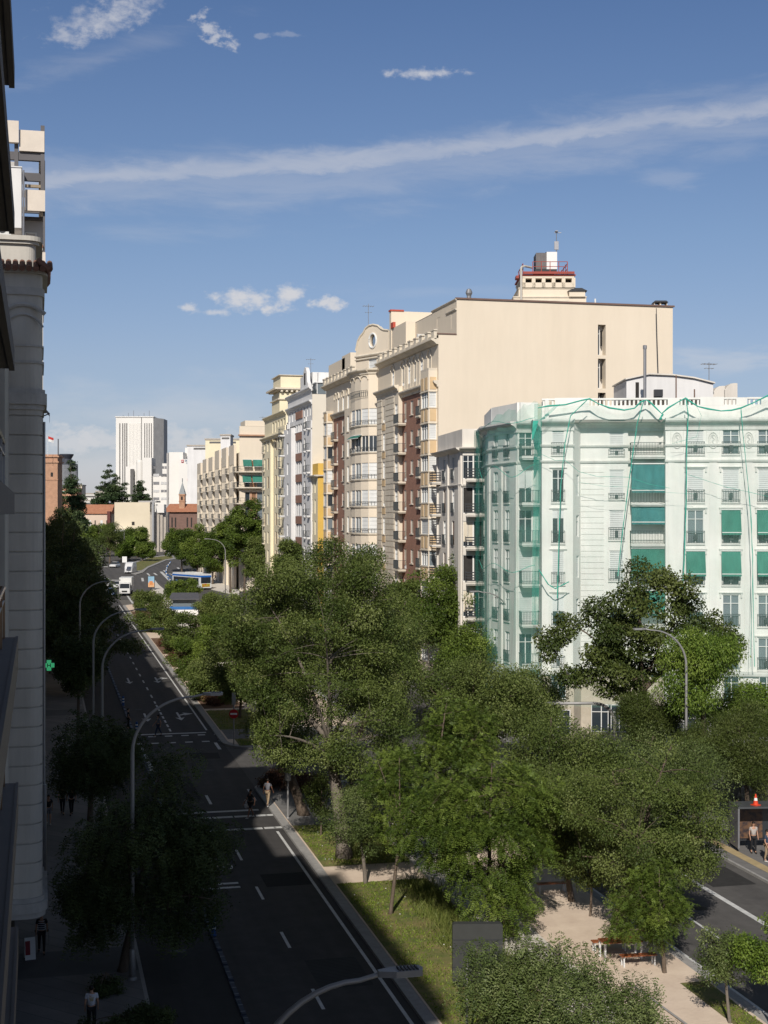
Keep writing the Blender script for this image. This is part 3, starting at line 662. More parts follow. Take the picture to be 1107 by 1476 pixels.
o = onroof('flue_pipe', 'tall thin steel flue in front of the white rooftop hut', 'flue', 929.5, 577, 121); k = 121 / FPX
m = MB(); m.tube([(0, 0, -1), (0, 0, 76 * k)], .13, 10); m.build('pipe', metal, o); m = MB(); m.lathe([(.17, 74 * k), (.17, 79 * k), (.1, 79.5 * k)], n=10); m.build('cap', metal, o)
for px, hh, l in ((974.5, 35, 'thin rusty pole in front of the white rooftop hut, the taller one'), (1001, 15, 'short thin rusty pole on the roof edge right of the hut')):
    o = onroof('rooftop_pole', l, 'pole', px, 576, 121); m = MB(); m.tube([(0, 0, -1), (0, 0, hh * k)], .06, 6); tag(m.build('mast', mat('rust', (.2, .13, .1), .8), o))
x, y = P(1022, 128); antenna(None, x, y, zt(548, 128), 1.6, 'small aerial at the right end of the white rooftop hut')
for px0, px1, tp, l in ((1028, 1045, 556, 'left round-topped beige chimney beside the rooftop hut'), (1044, 1063, 552, 'right round-topped beige chimney beside the rooftop hut')):
    o = onroof('chimney_stack', l, 'chimney', px0, 580, 127); k = 127 / FPX; w = (px1 - px0) * k; h = (580 - tp) * k
    m = MB(); m.slab([(0, -.5), (w, -.5), (w, h * .98), (w * .85, h), (w * .5, h * .97), (w * .2, h * .82), (0, h * .62)], 0, 2.5); m.build('shaft', greige, o); o['group'] = 'round-topped chimneys'

# ================================================================== B2: narrow building with the dark slatted balconies
F2 = Fr.between(P(631, 140.5), P(667, 128.4)); F2b = Fr.between(P(667, 128.4), P(702, 128.2))
b2 = thing('narrow_apartment_building', 'narrow pale grey building with dark slatted balconies between the brick block and the netted one', 'building', (F2.x, F2.y, 2.3), F2.a)
w2 = dist(P(631, 140.5), P(667, 128.4)); w2b = dist(P(667, 128.4), P(702, 128.2)); z2t = fz(F2b, 668, 646)
zr2 = [(fz(F2b, 680, b), fz(F2b, 680, t) - fz(F2b, 680, b)) for t, b in ((656, 690), (702, 740), (751, 788), (800, 838))]; zr2 += [(zr2[-1][0] - 3.2, 2.4)]
c2 = [fx(F2, 640.5)[0], fx(F2, 653)[0]]
front(b2, F2, 0, w2, 0, 2, z2t, [(c, z, 1.1, h, pick(rng, 'ggbk'), 'j') for z, h in zr2 for c in c2], greige, ret=False)
c2b = [1.15, 2.6]
front(b2, F2b, 0, w2b + 1, 0, 2, z2t, [(c, z, .95, h, pick(rng, 'ddgk'), '') for z, h in zr2 for c in ((fx(F2b, 674.5)[0]), fx(F2b, 690)[0])], greige, ret=False)
for z, h in zr2:
    balcony(b2, F2b, fx(F2b, 682)[0] + .9, z - .05, w2b * .78 + 1.4, 1.1, greige, slat=True, rm=dark_metal)
    balcony(b2, F2, .9, z - .05, 1.5, .9, greige, slat=True, rm=dark_metal)
m = MB(); pm = MB()
for c in (.2, (c2[0] + c2[1]) / 2, w2 - .5, w2 - 1.3): pm.box(c - .22, c + .22, -.16, 0, 2, z2t - .3)
pm.build('pilaster', greige, b2, F2.loc, F2.a)
for f, w in ((F2, w2), (F2b, w2b + 1)):
    trim(b2, f, -.3, w + .2, z2t, [(0, -.35), (.2, -.3), (.65, -.05), (.7, .05), (0, .12)], greige); bars(b2, f, [(-.05, w, z2t + .05, z2t + 1.75)], .02, .3, greige, 'parapet')
    trim(b2, f, 0, w, z2t - 3.3, CORN_S, greige, 'string_course')
a = F2.off(0); c = F2b.off(0); e = F2b.off(w2b + 1); m = MB()
m.prism([(a.x + .1, a.y), (c.x + .12, c.y + .12), (e.x, e.y + .12), (e.x, e.y + 12), (a.x + .1, a.y + 8)][:4] + [(a.x + .4, a.y)], z2t - .2, z2t + .1); m.build('roof', roof_m, b2, (0, 0, 0), 0)
# ================================================================== B3: tall block with the cream party wall
YE3 = YX(632) ; Y03 = YX(549)
F3 = Fr(38.8, Y03, R(-90)); L3 = Y03 - YE3
b3 = thing('tall_apartment_block', 'tallest block, brown brick and cream street front beside a huge blank cream party wall', 'building', (38.8, Y03, 2.7), R(-90))
X3 = lambda px: fx(F3, px)[0]; Z3 = lambda px, py: fz(F3, px, py)
zb0 = Z3(593, 812); PZ = 3.18; rowz = [zb0 + PZ * k for k in range(-3, 6)]
zc3 = Z3(632, 490); zbr = Z3(595, 563)
rng = random.Random(11); sl3 = []
# brick zone
xb0, xb1 = X3(580), X3(611)
ops = [(X3(593.5), z, 1.15, 1.5, 'c', 's') for z in rowz] + [(X3(603.5), z - .3, 1.15, 1.8, 'c', 's') for z in rowz] + [(X3(584), z - .7, 1.0, 2.2, 'k', '') for z in rowz]
front(b3, F3, xb0, xb1, 0, 2, zbr, ops, brick_r, ret=False, sills=sl3)
for z in rowz:
    balcony(b3, F3, X3(581.5), z - .75, 2.2, .9, cream_t, .13); balcony(b3, F3, X3(605.5), z - .35, 1.4, .35, cream_t, .13)
# quoined bay
xq0, xq1 = 0, xb0
front(b3, F3, xq0, xq1, -.45, 2, Z3(565, 562), [(X3(558.6), z - .2, 1.0, 1.9, pick(rng, 'gggk'), 's') for z in rowz] + [(X3(576.5), z - .7, 1.1, 2.2, 'p', '') for z in rowz] , cream, sills=sl3)
m = MB()
for z in np.arange(3, Z3(565, 566), .64):
    for a, c in ((.05, X3(556)), (X3(561.5), X3(574))): m.box(a, c, -.50, -.45, z, z + .54)
m.build('quoin', cream_t, b3, F3.loc, F3.a)
m = MB(); xx = X3(558.6)
for z in rowz: m.box(xx - .75, xx + .75, -.5, -.45, z - 1.1, z - .42)
m.build('panel', ochre_p, b3, F3.loc, F3.a)
trim(b3, F3.off(0, -.45), -.1, xq1 + .1, Z3(565, 562), CORN, cream_t)
# arches storey
za = Z3(593, 556); za1 = Z3(593, 507)
ax = [X3(p) for p in (566.5, 581, 589.5, 598, 607.5, 619)]
front(b3, F3, 0, L3, 0, zbr, zc3, [(x, za + .3, .95, 2.0, 'k' if i % 2 else 'g', '') for i, x in enumerate(ax)], cream, ret=False)
m = MB()
for x in ax: m.tube([(x + .75 * math.cos(t * math.pi / 10), -.06, za + 2.3 + .75 * math.sin(t * math.pi / 10)) for t in range(11)], .09, 6); m.box(x - .84, x - .70, -.05, 0, za - .2, za + 2.3); m.box(x + .70, x + .84, -.05, 0, za - .2, za + 2.3)
m.build('arch_moulding', cream_t, b3, F3.loc, F3.a)
trim(b3, F3, xb0, L3, zbr + .05, CORN, cream_t, 'string_course'); trim(b3, F3, -.2, L3, zc3, [(0, -.4), (.2, -.4), (.5, -.12), (.75, 0), (.75, .15), (0, .2)], cream_t)
m = MB(); n = 11
for i in range(n):
    x = .8 + (L3 - 1.4) * i / (n - 1); m.box(x - .5, x + .5, -.45, -.15, zc3 + .15, zc3 + .95); m.box(x - .62, x + .62, -.5, -.1, zc3 + .95, zc3 + 1.08)
m.box(0, L3, -.42, -.2, zc3 + .1, zc3 + .5); m.build('parapet', cream_t, b3, F3.loc, F3.a)
# glazed bay at the near corner
xm1 = L3 - .5; xm0 = xm1 - 3.0; pj = .9; zm1 = Z3(622, 537)
m = MB(); panels = MB(); front(b3, F3, xb1, L3, 0, 2, zbr, [], cream, ret=False)
f = F3.off(0, -pj); k = 0
FmF = F3.off(xm0, -pj); FmS = Fr(F3.off(xm1, -pj).x, F3.off(xm1, -pj).y, 0)
zz = [rz + .05 for rz in rowz]; segs = []
for z in zz: segs.append((z, z + 1.55))
ops = [(1.5, a, 2.6, c - a, pick(rng, 'sspgw'), '') for a, c in segs]; front(b3, FmF, 0, 3.0, 0, zz[0] - 1.7, zm1, ops, cream, ret=False)
opsS = [(pj / 2, a, pj - .16, c - a, pick(rng, 'ssbbw'), '') for a, c in segs]; front(b3, FmS, 0, pj, 0, zz[0] - 1.7, zm1, opsS, cream, ret=False, depth=.1)
m = MB(); m.prism([(xm0, 0), (xm0, -pj), (xm1, -pj), (xm1, 0)], zm1, zm1 + .25); m.build('bay_roof', cream_t, b3, F3.loc, F3.a)
m = MB()
for a, c in segs:
    m.box(xm0 + .35, xm0 + 1.2, -pj - .04, -pj, c + .25, a + PZ - .15); m.box(xm0 + 1.7, xm0 + 2.6, -pj - .04, -pj, c + .25, a + PZ - .15); m.box(xm1, xm1 + .04, -pj + .15, -.1, c + .25, a + PZ - .15)
m.build('panel', ochre_p, b3, F3.loc, F3.a)
m = MB()
for a, c in segs:
    for z in (a - .1, c): m.box(xm0 - .06, xm1 + .06, -pj - .08, -.01, z, z + .1)
m.build('string_course', cream_t, b3, F3.loc, F3.a)
sillset(b3, sl3, cream_t)
# party wall, body, attic
D3 = 25.3; zp = zt(431, 142.2); xat = 3.2   # attic set back from the street
Fp = Fr(38.8, YE3, 0); t0 = tX(632)
wins = []; 
for t_, b_ in ((468, 512), (517, 560), (566, 600)):
    z0 = fz(Fp, 867, b_); z1 = fz(Fp, 867, t_); wins.append((fx(Fp, 867.5)[0], z0, .85, z1 - z0, 'g', ''))
front(b3, Fp, 0, D3, 0, 2, Z3(632, 487) + 1.2, [], cream, ret=False) if False else None
m = MB(); x655 = fx(Fp, 658)[0]; zlow = fz(Fp, 640, 482)
ops_ = [(o[0] - o[2] / 2, o[0] + o[2] / 2, o[1], o[1] + o[3]) for o in wins]
wallgrid(m, x655, 2, zlow, []); wallgrid(m, D3 - x655, 2, zp, ops_, .9, x655); m.build('party_wall', cream, b3, Fp.loc, Fp.a)
m = MB()
for o in wins: m.quad((o[0] - .42, .9, o[1]), (o[0] + .42, .9, o[1]), (o[0] + .42, .9, o[1] + o[3]), (o[0] - .42, .9, o[1] + o[3]))
m.build('stair_well', greige, b3, Fp.loc, Fp.a)
for o in wins:
    window(b3, Fp.off(0, .55), o[0] - .12, o[1] + .05, .3, o[3] - .1, 'g'); bars(b3, Fp, [(o[0] + .1, o[0] + .17, o[1] + 1.0, o[1] + 2.6)], .3, .7, dark_in, 'pane')
m = MB(); m.box(x655 - .1, D3 + .15, -.15, .3, zp, zp + .16); m.box(-.1, x655, -.08, .2, zlow, zlow + .12); m.build('coping', mat('coping_brown', (.17, .11, .09), .8), b3, Fp.loc, Fp.a)
m = MB(); c0 = 38.8; m.box(c0 + .01, c0 + x655, YE3 + .01, Y03, 2, zlow - .02); m.box(c0 + x655, c0 + D3, YE3 + .95, Y03, 2, zp - .3); m.box(c0 + x655, c0 + D3, YE3 + .01, YE3 + .95, zp - .32, zp - .3); m.box(c0 + D3 - .3, c0 + D3, YE3 + .01, YE3 + 1, 2, zp - .3)
# keep the facade openings clear of the body
m.v = [(x + (.35 if abs(x - c0 - .01) < .02 else 0), y, z) for x, y, z in m.v]
m.build('core', cream, b3, (0, 0, 0), 0)
m = MB(); m.box(c0 + x655 + .02, c0 + D3 - .02, YE3 + .2, Y03, zp - .28, zp - .2); m.box(c0 + .2, c0 + x655, YE3 + .2, Y03, zlow, zlow + .05); m.build('roof', roof_m, b3, (0, 0, 0), 0)
Fa = Fr(38.8 + x655, YE3 + 9, R(-90)); za0 = zlow; front(b3, Fa, 0, 9, -.02, za0, zp, [(2.5, za0 + .9, 1.2, 1.7, 'g', ''), (7.6, za0 + .8, .9, 2, 'w', '')], cream, ret=False)
trim(b3, Fa, 5.5, 9.1, zp - 1.0, CORN_S, cream_t, 'string_course'); trim(b3, Fa, 0, 9.1, zp, CORN_S, cream_t)
# stepped attic gable towards the far corner
def gz(px, py, x): return None
Fg = Fr(38.8 + .8, 0, 0); Xg = 39.6
ya, yb = YX(585, Xg), YX(563.5, Xg); zg0 = zc3 + .3
m = MB(); m.box(Xg, Xg + 6, ya, yb, zg0, zX(572, 470, Xg)); m.box(Xg + .6, Xg + 8, YX(620, Xg + .6), ya, zg0, zX(600, 489, Xg)); m.build('attic', cream, b3, (0, 0, 0), 0)
m = MB(); t5 = zX(564, 449, Xg); m.box(Xg - .1, Xg + 5, yb - .5, yb + .3, zg0, t5); m.build('attic', cream, b3, (0, 0, 0), 0)
m = MB(); m.box(Xg - .2, Xg + 1.4, yb - .6, yb + .4, t5, t5 + .18); m.box(Xg - .15, Xg + .15, yb - 1.6, yb - .5, zX(572, 470, Xg), zX(572, 462, Xg)); m.build('coping', mat('coping_red', (.45, .08, .05), .7), b3, (0, 0, 0), 0)
F3a = Fr(Xg, yb, R(-90)); window(b3, F3a.off(0, -.06), 2.2, zg0 + .6, .9, 1.6, 'g'); window(b3, F3a.off(0, -.06), 4.6, zg0 + .6, .9, 1.6, 's')
# fans of the cooling units on the attic terrace
def acunit(x, y, z, ang, lbl, s=1.0):
    o = thing('air_conditioner', lbl, 'air conditioner', (x, y, z), ang, 'air conditioners'); m = MB(); m.box(-.45 * s, .45 * s, -.16, .16, 0, .7 * s); m.build('case', mat('unit_white', (.6, .6, .58), .5, .05), o)
    m = MB(); m.add([(math.cos(t * math.pi / 8) * .26 * s - .1 * s, -.17, .36 * s + math.sin(t * math.pi / 8) * .26 * s) for t in range(16)], [tuple(range(16))]); m.build('fan', dark_metal, o); return o
acunit(*P(608.5, 153), zt(493, 153), 0, 'white fan unit on the terrace of the tall cream block', 1.2)
acunit(*P(640, 148.5), zt(482, 148.5), R(-40), 'white fan unit beside the attic door at the party wall edge', 1.1)
for px, tp, l in ((676, 417, 'small steel cowl on the party wall edge left of the tower'),):
    o = onroof('vent_cowl', l, 'vent', px, 435, 145); k = 145 / FPX; m = MB(); m.lathe([(3.2 * k, -1), (3.2 * k, 8 * k), (3.4 * k, 9 * k), (4.8 * k, 12 * k), (4.8 * k, 14 * k), (3 * k, 18 * k), (.05, 19 * k)], n=12); m.build('cowl', metal, o)
o = onroof('vent_pipe', 'short white vent pipe on the party wall edge', 'vent', 858, 441, 149); m = MB(); m.tube([(0, 0, -1), (0, 0, .75)], .09, 8); m.build('pipe', white_p, o)
o = onroof('chimney_stack', 'wide cream chimney with a dark lid at the right end of the party wall', 'chimney', 952, 444, 149); k = 149 / FPX
m = MB(); m.box(-9 * k, 10 * k, 0, 1.2, -1, 4 * k); m.box(-9 * k, -8 * k, 0, 1.2, 4 * k, 8 * k); m.box(9 * k, 10 * k, 0, 1.2, 4 * k, 8 * k); m.box(-1 * k, 1 * k, 0, 1.2, 4 * k, 8 * k); m.build('shaft', cream, o)
m = MB(); m.slab([(-10 * k, 8 * k), (11 * k, 8 * k), (8 * k, 10.5 * k), (-8 * k, 10.5 * k)], -.2, 1.4); m.build('lid', dark_metal, o)
o = onroof('cable_run', 'thin dark cable hanging down the right side of the party wall', 'cable', 945, 445, 147.0)
k = 147 / FPX; m = MB(); m.tube([(0, -.35, 0), (1 * k, -.35, -40 * k), (3 * k, -.35, -100 * k), (5 * k, -.3, -170 * k)], .04, 5); tag(m.build('cable', dark_metal, o))
# ---- stair tower with the cooling unit
o = onroof('rooftop_tower', 'stepped cream rooftop tower with square openings under a red steel deck', 'rooftop tower', 790, 445, 162); k = 162 / FPX
m = MB(); a = 18
m.box(-50 * k, 55 * k, 0, 8, -2, 17 * k); m.box(-42 * k, 38 * k, .3, 7.5, 17 * k, 31 * k)
for i in range(6):
    x0 = (-35 + 14.4 * i) * k; m.box(x0 - 2.6 * k, x0 + 2.6 * k, .1, 1.0, 31 * k, 45 * k)
for i in range(5): y0 = .6 + i * 1.35; m.box(-38 * k, -33.5 * k, y0, y0 + .5, 31 * k, 45 * k)
m.box(-38 * k, 38 * k, .1, 7.4, 31 * k, 38 * k); m.box(-38 * k, 38 * k, .1, 7.4, 44.2 * k, 47 * k); m.build('wall', cream, o)
m = MB(); m.box(-36 * k, 36 * k, 1.0, 7, 36 * k, 44.2 * k); m.build('opening', dark_in, o)
m = MB(); m.box(-50.5 * k, 55.5 * k, -.1, 8.1, 16 * k, 17.6 * k); m.box(-42.6 * k, 38.6 * k, .2, 7.6, 29.5 * k, 31 * k); m.box(-16 * k, 30 * k, -.08, 0, 9 * k, 12.5 * k); m.build('string_course', cream_t, o)
m = MB(); m.box(30 * k, 53 * k, -.3, 2, 17 * k, 25 * k); m.build('annex', cream, o); m = MB(); m.slab([(28 * k, 25 * k), (56 * k, 25 * k), (48 * k, 29 * k), (38 * k, 29 * k)], -.5, 2.2); m.build('cap', dark_metal, o)
dk = mat('deck_red', (.30, .06, .045), .6); m = MB(); m.box(-36 * k, 38 * k, -.1, .1, 50.2 * k, 53.6 * k); m.box(-40 * k, 40 * k, .1, 7, 48 * k, 50 * k); m.box(-46 * k, -42 * k, 0, 1.5, 44 * k, 48 * k)
m.build('deck', dk, o)
m = MB()
for i in range(5):
    x0 = (-22 + 12.5 * i) * k; m.box(x0 - .04, x0 + .04, .05, .12, 54 * k, 68 * k)
for z in (61, 68): m.box(-22 * k, 28 * k, .05, .12, z * k - .03, z * k + .03)
for i in range(4):
    y0 = .1 + i * 1.8; m.box(-36 * k - .04, -36 * k + .04, y0, y0 + .08, 50 * k, 65 * k); m.box(28 * k - .04, 28 * k + .04, y0, y0 + .08, 50 * k, 68 * k)
for z in (57.5, 65): m.box(-36 * k - .03, -36 * k + .03, .1, 6, z * k, z * k + .06); m.box(28 * k - .03, 28 * k + .03, .1, 6, z * k, z * k + .06)
m.build('guard_rail', dk, o)
m = MB(); m.tube([(-39 * k, -.2, 8 * k), (-39 * k, -.2, 58 * k), (-38 * k, -.2, 60 * k), (-34 * k, 0, 61.5 * k), (-22 * k, 1, 61.5 * k)], .13, 8); m.build('duct', mat('duct_grey', (.5, .47, .42), .6), o)
x, y = P(788, 164); o = thing('cooling_unit', 'big white and grey cooling machine on the red deck of the tower', 'cooling unit', (x, y, zt(391, 164)), -YAW); k = 164 / FPX
m = MB(); m.box(-16 * k, 14 * k, 0, 3, 0, .25); m.build('base', dark_metal, o); m = MB(); m.box(0, 15 * k, .0, 3, .25, 28 * k); m.build('case', white_p, o)
m = MB()
for i in range(7): m.box((-15 + 2.1 * i) * k, (-13.5 + 2.1 * i) * k, .1, 2.9, .3, 27 * k)
m.box(-15 * k, 0, .2, 2.8, .3, 26 * k); m.build('grille', mat('grille_grey', (.16, .15, .15), .6), o)
m = MB(); m.lathe([(5 * k, 28 * k), (5 * k, 30.5 * k), (4 * k, 31 * k)], 5 * k, 1.5, 12); m.lathe([(4 * k, 26 * k), (4 * k, 29 * k), (3 * k, 29.4 * k)], -8 * k, 1.5, 12); m.build('fan', dark_metal, o)
o = onroof('antenna_mast', 'tall thin mast rising behind the cooling machine', 'antenna', 802, 400, 168); k = 168 / FPX
m = MB(); m.tube([(0, 0, -2), (0, 0, 68 * k)], [.12, .04], 6); m.build('mast', metal, o); m = MB(); m.box(-3 * k, 7 * k, -.04, .04, 64 * k, 65 * k); m.box(-2 * k, 2 * k, -.3, .3, 66 * k, 67 * k); m.box(-.25, .25, -.1, .1, 40 * k, 52 * k); m.build('aerial', metal, o)

# ================================================================== B4: cream block with the round bay and the round window
Y04 = YX(470); F4 = Fr(38.8, Y04, R(-90)); L4 = Y04 - Y03
b4 = thing('round_bay_apartment_block', 'cream and brown brick block with a bowed bay and a round window in its gable', 'building', (38.8, Y04, 3.4), R(-90))
X4 = lambda px: fx(F4, px)[0]; Z4 = lambda px, py: fz(F4, px, py); rng = random.Random(21)
z0_ = Z4(494, 729); rz4 = [z0_ + 3.2 * k for k in range(-4, 4)]; sl4 = []
zbr4 = Z4(490, 596); zc4 = Z4(500, 546)
x1, x2 = X4(481), X4(502)
front(b4, F4, x1, x2, 0, 3, zbr4, [(X4(494), z, 1.2, 1.7, 'c', 's') for z in rz4] + [(X4(499.3), z - .3, 1.1, 1.9, 'k', 's') for z in rz4] + [(X4(486), z - .7, 1.0, 2.2, 'k', '') for z in rz4], brick_r, ret=False, sills=sl4, near=False)
for z in rz4: balcony(b4, F4, X4(485), z - .75, 2.2, .6, cream_t, .2); balcony(b4, F4, X4(499.5), z - .35, 1.5, .35, cream_t, .2)
front(b4, F4, x2, X4(514), -.5, 3, Z4(508, 590), [(X4(507), z - .2, 1.1, 2.0, 'g', 's') for z in rz4], cream, sills=sl4, near=False)
front(b4, F4, X4(514), L4, 0, 3, zc4, [], cream, ret=False)
# far glazed bay
xm0, xm1, pj = 2.7, 4.9, .9; zm1 = Z4(475, 597)
front(b4, F4, 0, x1, 0, 3, zc4, [], cream, ret=False)
FmF = F4.off(xm0, -pj); q = F4.off(xm1, -pj); FmS = Fr(q.x, q.y, 0)
front(b4, FmF, 0, xm1 - xm0, 0, 4, zm1, [(1.1, z, 1.9, 1.6, 's', '') for z in rz4], cream, ret=False, near=False, child=False)
front(b4, FmS, 0, pj, 0, 4, zm1, [(pj / 2, z, pj - .15, 1.6, pick(rng, 'sswg'), '') for z in rz4], cream, ret=False, near=False, depth=.1, child=False)
m = MB()
for z in rz4:
    for zz_ in (z - .12, z + 1.6): m.box(xm0 - .05, xm1 + .05, -pj - .07, -.01, zz_, zz_ + .12)
m.box(xm0 - .05, xm1 + .05, -pj - .07, -.01, zm1, zm1 + .2); m.build('string_course', cream_t, b4, F4.loc, F4.a)
m = MB()
for z in rz4: m.box(xm1, xm1 + .03, -pj + .15, -.1, z + 1.9, z + 2.9); m.box(xm0 + .4, xm1 - .4, -pj - .03, -pj, z + 1.9, z + 2.9)
m.build('panel', ochre_p, b4, F4.loc, F4.a)
# bowed bay
xc = (X4(514) + X4(549)) / 2 + .4; hw = 4.6; pr = 2.0; segs = []; nS = 7
ztb = Z4(532, 538)
for i in range(nS):
    a0 = math.pi - math.pi * i / nS; a1 = math.pi - math.pi * (i + 1) / nS
    p0 = (xc + hw * math.cos(a0), -pr * math.sin(a0) ** .8 if math.sin(a0) > 0 else 0); p1 = (xc + hw * math.cos(a1), -pr * max(0, math.sin(a1)) ** .8)
    g0 = F4.off(*p0); g1 = F4.off(*p1); f = Fr.between((g0.x, g0.y), (g1.x, g1.y)); w = dist((g0.x, g0.y), (g1.x, g1.y))
    front(b4, f, 0, w, 0, 3, ztb, [(w / 2, z - .15, w - .12, 1.9, ['s', 's', 'c', 's', 'p', 's', 's'][i] if k != 6 else 'g', '') for k, z in enumerate(rz4)], cream, ret=False, near=False)
    segs.append((f, w))
for f, w in segs:
    for z in rz4:
        trim(b4, f, -.03, w + .03, z - .25, CORN_S, cream_t, 'string_course'); 
    trim(b4, f, -.05, w + .05, ztb, CORN, cream_t); 
    mm = MB()
    for z in rz4: rail_mb(mm, 0, w, -.12, z - .15, .55, .35)
    mm.build('railing', rail_m, b4, f.loc, f.a)
m = MB(); m.prism([(xc + hw * math.cos(math.pi - math.pi * i / nS), -pr * max(0, math.sin(math.pi * i / nS)) ** .8 + (0 if 0 < i < nS else .4)) for i in range(nS + 1)], ztb - .05, ztb + .02)
m.build('roof', roof_m, b4, F4.loc, F4.a)
m = MB(); 
for i in range(2, 7): f, w = segs[i] if i < nS else segs[-1]
awning(b4, segs[4][0].off(0, -.05), segs[4][1] / 2, rz4[6] + 1.85, segs[4][1] * 1.3, .35, .5, awn_g, False, 'small dark green awning over the bowed bay'); awning(b4, segs[3][0].off(0, -.05), segs[3][1] / 2, rz4[6] + 1.85, segs[3][1] * 1.2, .35, .5, awn_g, False, 'small dark green awning over the bowed bay')
for f, w in segs[3:6]:
    window(b4, f.off(0, -.05), w / 2, rz4[7] + 3.2, w - .1, 1.9, 's', None, False); mm = MB(); mm.tube([(w / 2 + (w / 2) * math.cos(t * math.pi / 8), -.1, rz4[7] + 5.15 + .5 * math.sin(t * math.pi / 8)) for t in range(9)], .07, 5); mm.build('arch_moulding', cream_t, b4, f.loc, f.a)
    mm = MB(); rail_mb(mm, 0, w, -.2, rz4[7] + 3.1, .8, .3); mm.build('railing', rail_m, b4, f.loc, f.a)
# arches storey and cornice with scroll blocks
front(b4, F4, x1, X4(514), 0, zbr4, zc4, [(X4(p), Z4(500, 592), 1.0, 2.0, pick(rng, 'gk'), '') for p in (474.5, 480.8, 487.5, 494.5, 501.5, 508.5) if p > 482], cream, ret=False, near=False)
m = MB()
for p in (484, 487.5, 494.5, 501.5, 508.5):
    x = X4(p); z = Z4(500, 592) + 2.0; m.tube([(x + .8 * math.cos(t * math.pi / 8), -.06, z + .8 * math.sin(t * math.pi / 8)) for t in range(9)], .1, 6)
m.build('arch_moulding', cream_t, b4, F4.loc, F4.a)
trim(b4, F4, 0, X4(512), zbr4, CORN, cream_t, 'string_course'); trim(b4, F4, -.2, X4(514), zc4, [(0, -.4), (.2, -.4), (.5, -.12), (.75, 0), (.75, .15), (0, .2)], cream_t)
m = MB()
for i in range(9): x = .8 + (X4(512) - 1) * i / 8; m.box(x - .6, x + .6, -.5, -.15, zc4 + .15, zc4 + 1.0); m.box(x - .75, x + .75, -.55, -.1, zc4 + 1.0, zc4 + 1.15)
m.box(0, X4(513), -.42, -.2, zc4 + .1, zc4 + .5); m.build('parapet', cream_t, b4, F4.loc, F4.a)
sillset(b4, sl4, cream_t)
# gabled front above the bow, facing slightly down the street
ga = P(513, 172.5); gb = P(560, 167.0); Fg4 = Fr.between(ga, gb); wg = dist(ga, gb); g = lambda px, py: (fx(Fg4, px)[0], fz(Fg4, px, py))
front(b4, Fg4, 0, wg, 0, ztb - 1, g(530, 512)[1], [(g(537, 540)[0], g(537, 538)[1], 1.65, 1.9, 's', '')], cream, ret=False, near=False)
zl = g(530, 512)[1]; cxo, czo = g(537.5, 491)
prof = [(0, zl), (0, g(514, 506)[1])] + [g(p, q) for p, q in ((516, 492), (519, 486), (524, 480), (527, 474), (532, 470), (538, 468.5), (545, 470), (549, 474), (553, 476))] + [(wg, g(558, 477)[1]), (wg, zl)]
# gable with the round hole: outer outline bridged to the ring
m = MB(); n = 32; ring = [(cxo + .62 * math.cos(2 * math.pi * i / n), czo + .72 * math.sin(2 * math.pi * i / n)) for i in range(n)]
def ray_out(a):
    dx, dz = math.cos(a), math.sin(a); best = 1e9
    for (x0, z0), (x1_, z1_) in zip(prof, prof[1:] + prof[:1]):
        ex, ez = x1_ - x0, z1_ - z0; den = dx * ez - dz * ex
        if abs(den) < 1e-9: continue
        t = ((x0 - cxo) * ez - (z0 - czo) * ex) / den; s = ((x0 - cxo) * dz - (z0 - czo) * dx) / den
        if t > 0 and -1e-6 <= s <= 1 + 1e-6: best = min(best, t)
    return cxo + dx * best, czo + dz * best
angs = sorted([2 * math.pi * i / n for i in range(n)] + [math.atan2(z - czo, x - cxo) % (2 * math.pi) for x, z in prof]); out = [ray_out(a) for a in angs]; inn = [(cxo + .62 * math.cos(a), czo + .72 * math.sin(a)) for a in angs]
K = len(angs)
for yy in (0, .45): m.add([(x, yy, z) for x, z in inn] + [(x, yy, z) for x, z in out], [(i, K + i, K + (i + 1) % K, (i + 1) % K) for i in range(K)])
m.add([(x, yy, z) for yy in (0, .45) for x, z in inn], [(i, (i + 1) % K, K + (i + 1) % K, K + i) for i in range(K)]); m.add([(x, yy, z) for yy in (0, .45) for x, z in out], [(i, (i + 1) % K, K + (i + 1) % K, K + i) for i in range(K)])
m.build('gable', cream, b4, Fg4.loc, Fg4.a)
m = MB(); m.tube([(cxo + .75 * math.cos(2 * math.pi * i / 24), -.03, czo + .85 * math.sin(2 * math.pi * i / 24)) for i in range(25)], .12, 6, False); m.build('round_window_frame', white_p, b4, Fg4.loc, Fg4.a)
m = MB()
for i in range(-4, 5):
    w_ = math.sqrt(max(0, 1 - (i / 4.6) ** 2)); m.box(cxo + i * .14 - .012, cxo + i * .14 + .012, .2, .22, czo - .7 * w_, czo + .7 * w_); m.box(cxo - .6 * w_, cxo + .6 * w_, .22, .24, czo + i * .155 - .012, czo + i * .155 + .012)
m.build('grille', rail_m, b4, Fg4.loc, Fg4.a)
m = MB(); m.tube([(x, -.02, z + .05) for x, z in prof[1:-1]], .13, 6); m.tube([(0, -.08, zl), (wg, -.08, zl)], .16, 6); m.tube([(0, -.1, g(530, 517)[1]), (wg, -.1, g(530, 517)[1])], .1, 6); m.build('coping', cream_t, b4, Fg4.loc, Fg4.a)
m = MB(); m.box(0, wg + 1, .46, 9, ztb - 1, zl - .05); m.build('attic', cream, b4, Fg4.loc, Fg4.a)
m = MB(); ax0 = P(496, 189); m.box(39.3, 46, YX(497, 39.3), YX(480, 39.3) + 3, zc4, zX(494, 517, 39.3)); m.box(39.3, 46, YX(505, 39.3), YX(493, 39.3), zc4, zX(497, 512, 39.3)); m.build('attic', cream, b4, (0, 0, 0), 0)
trim(b4, Fg4, 0, wg, g(537, 541)[1] - .2, CORN_S, cream_t, 'string_course')
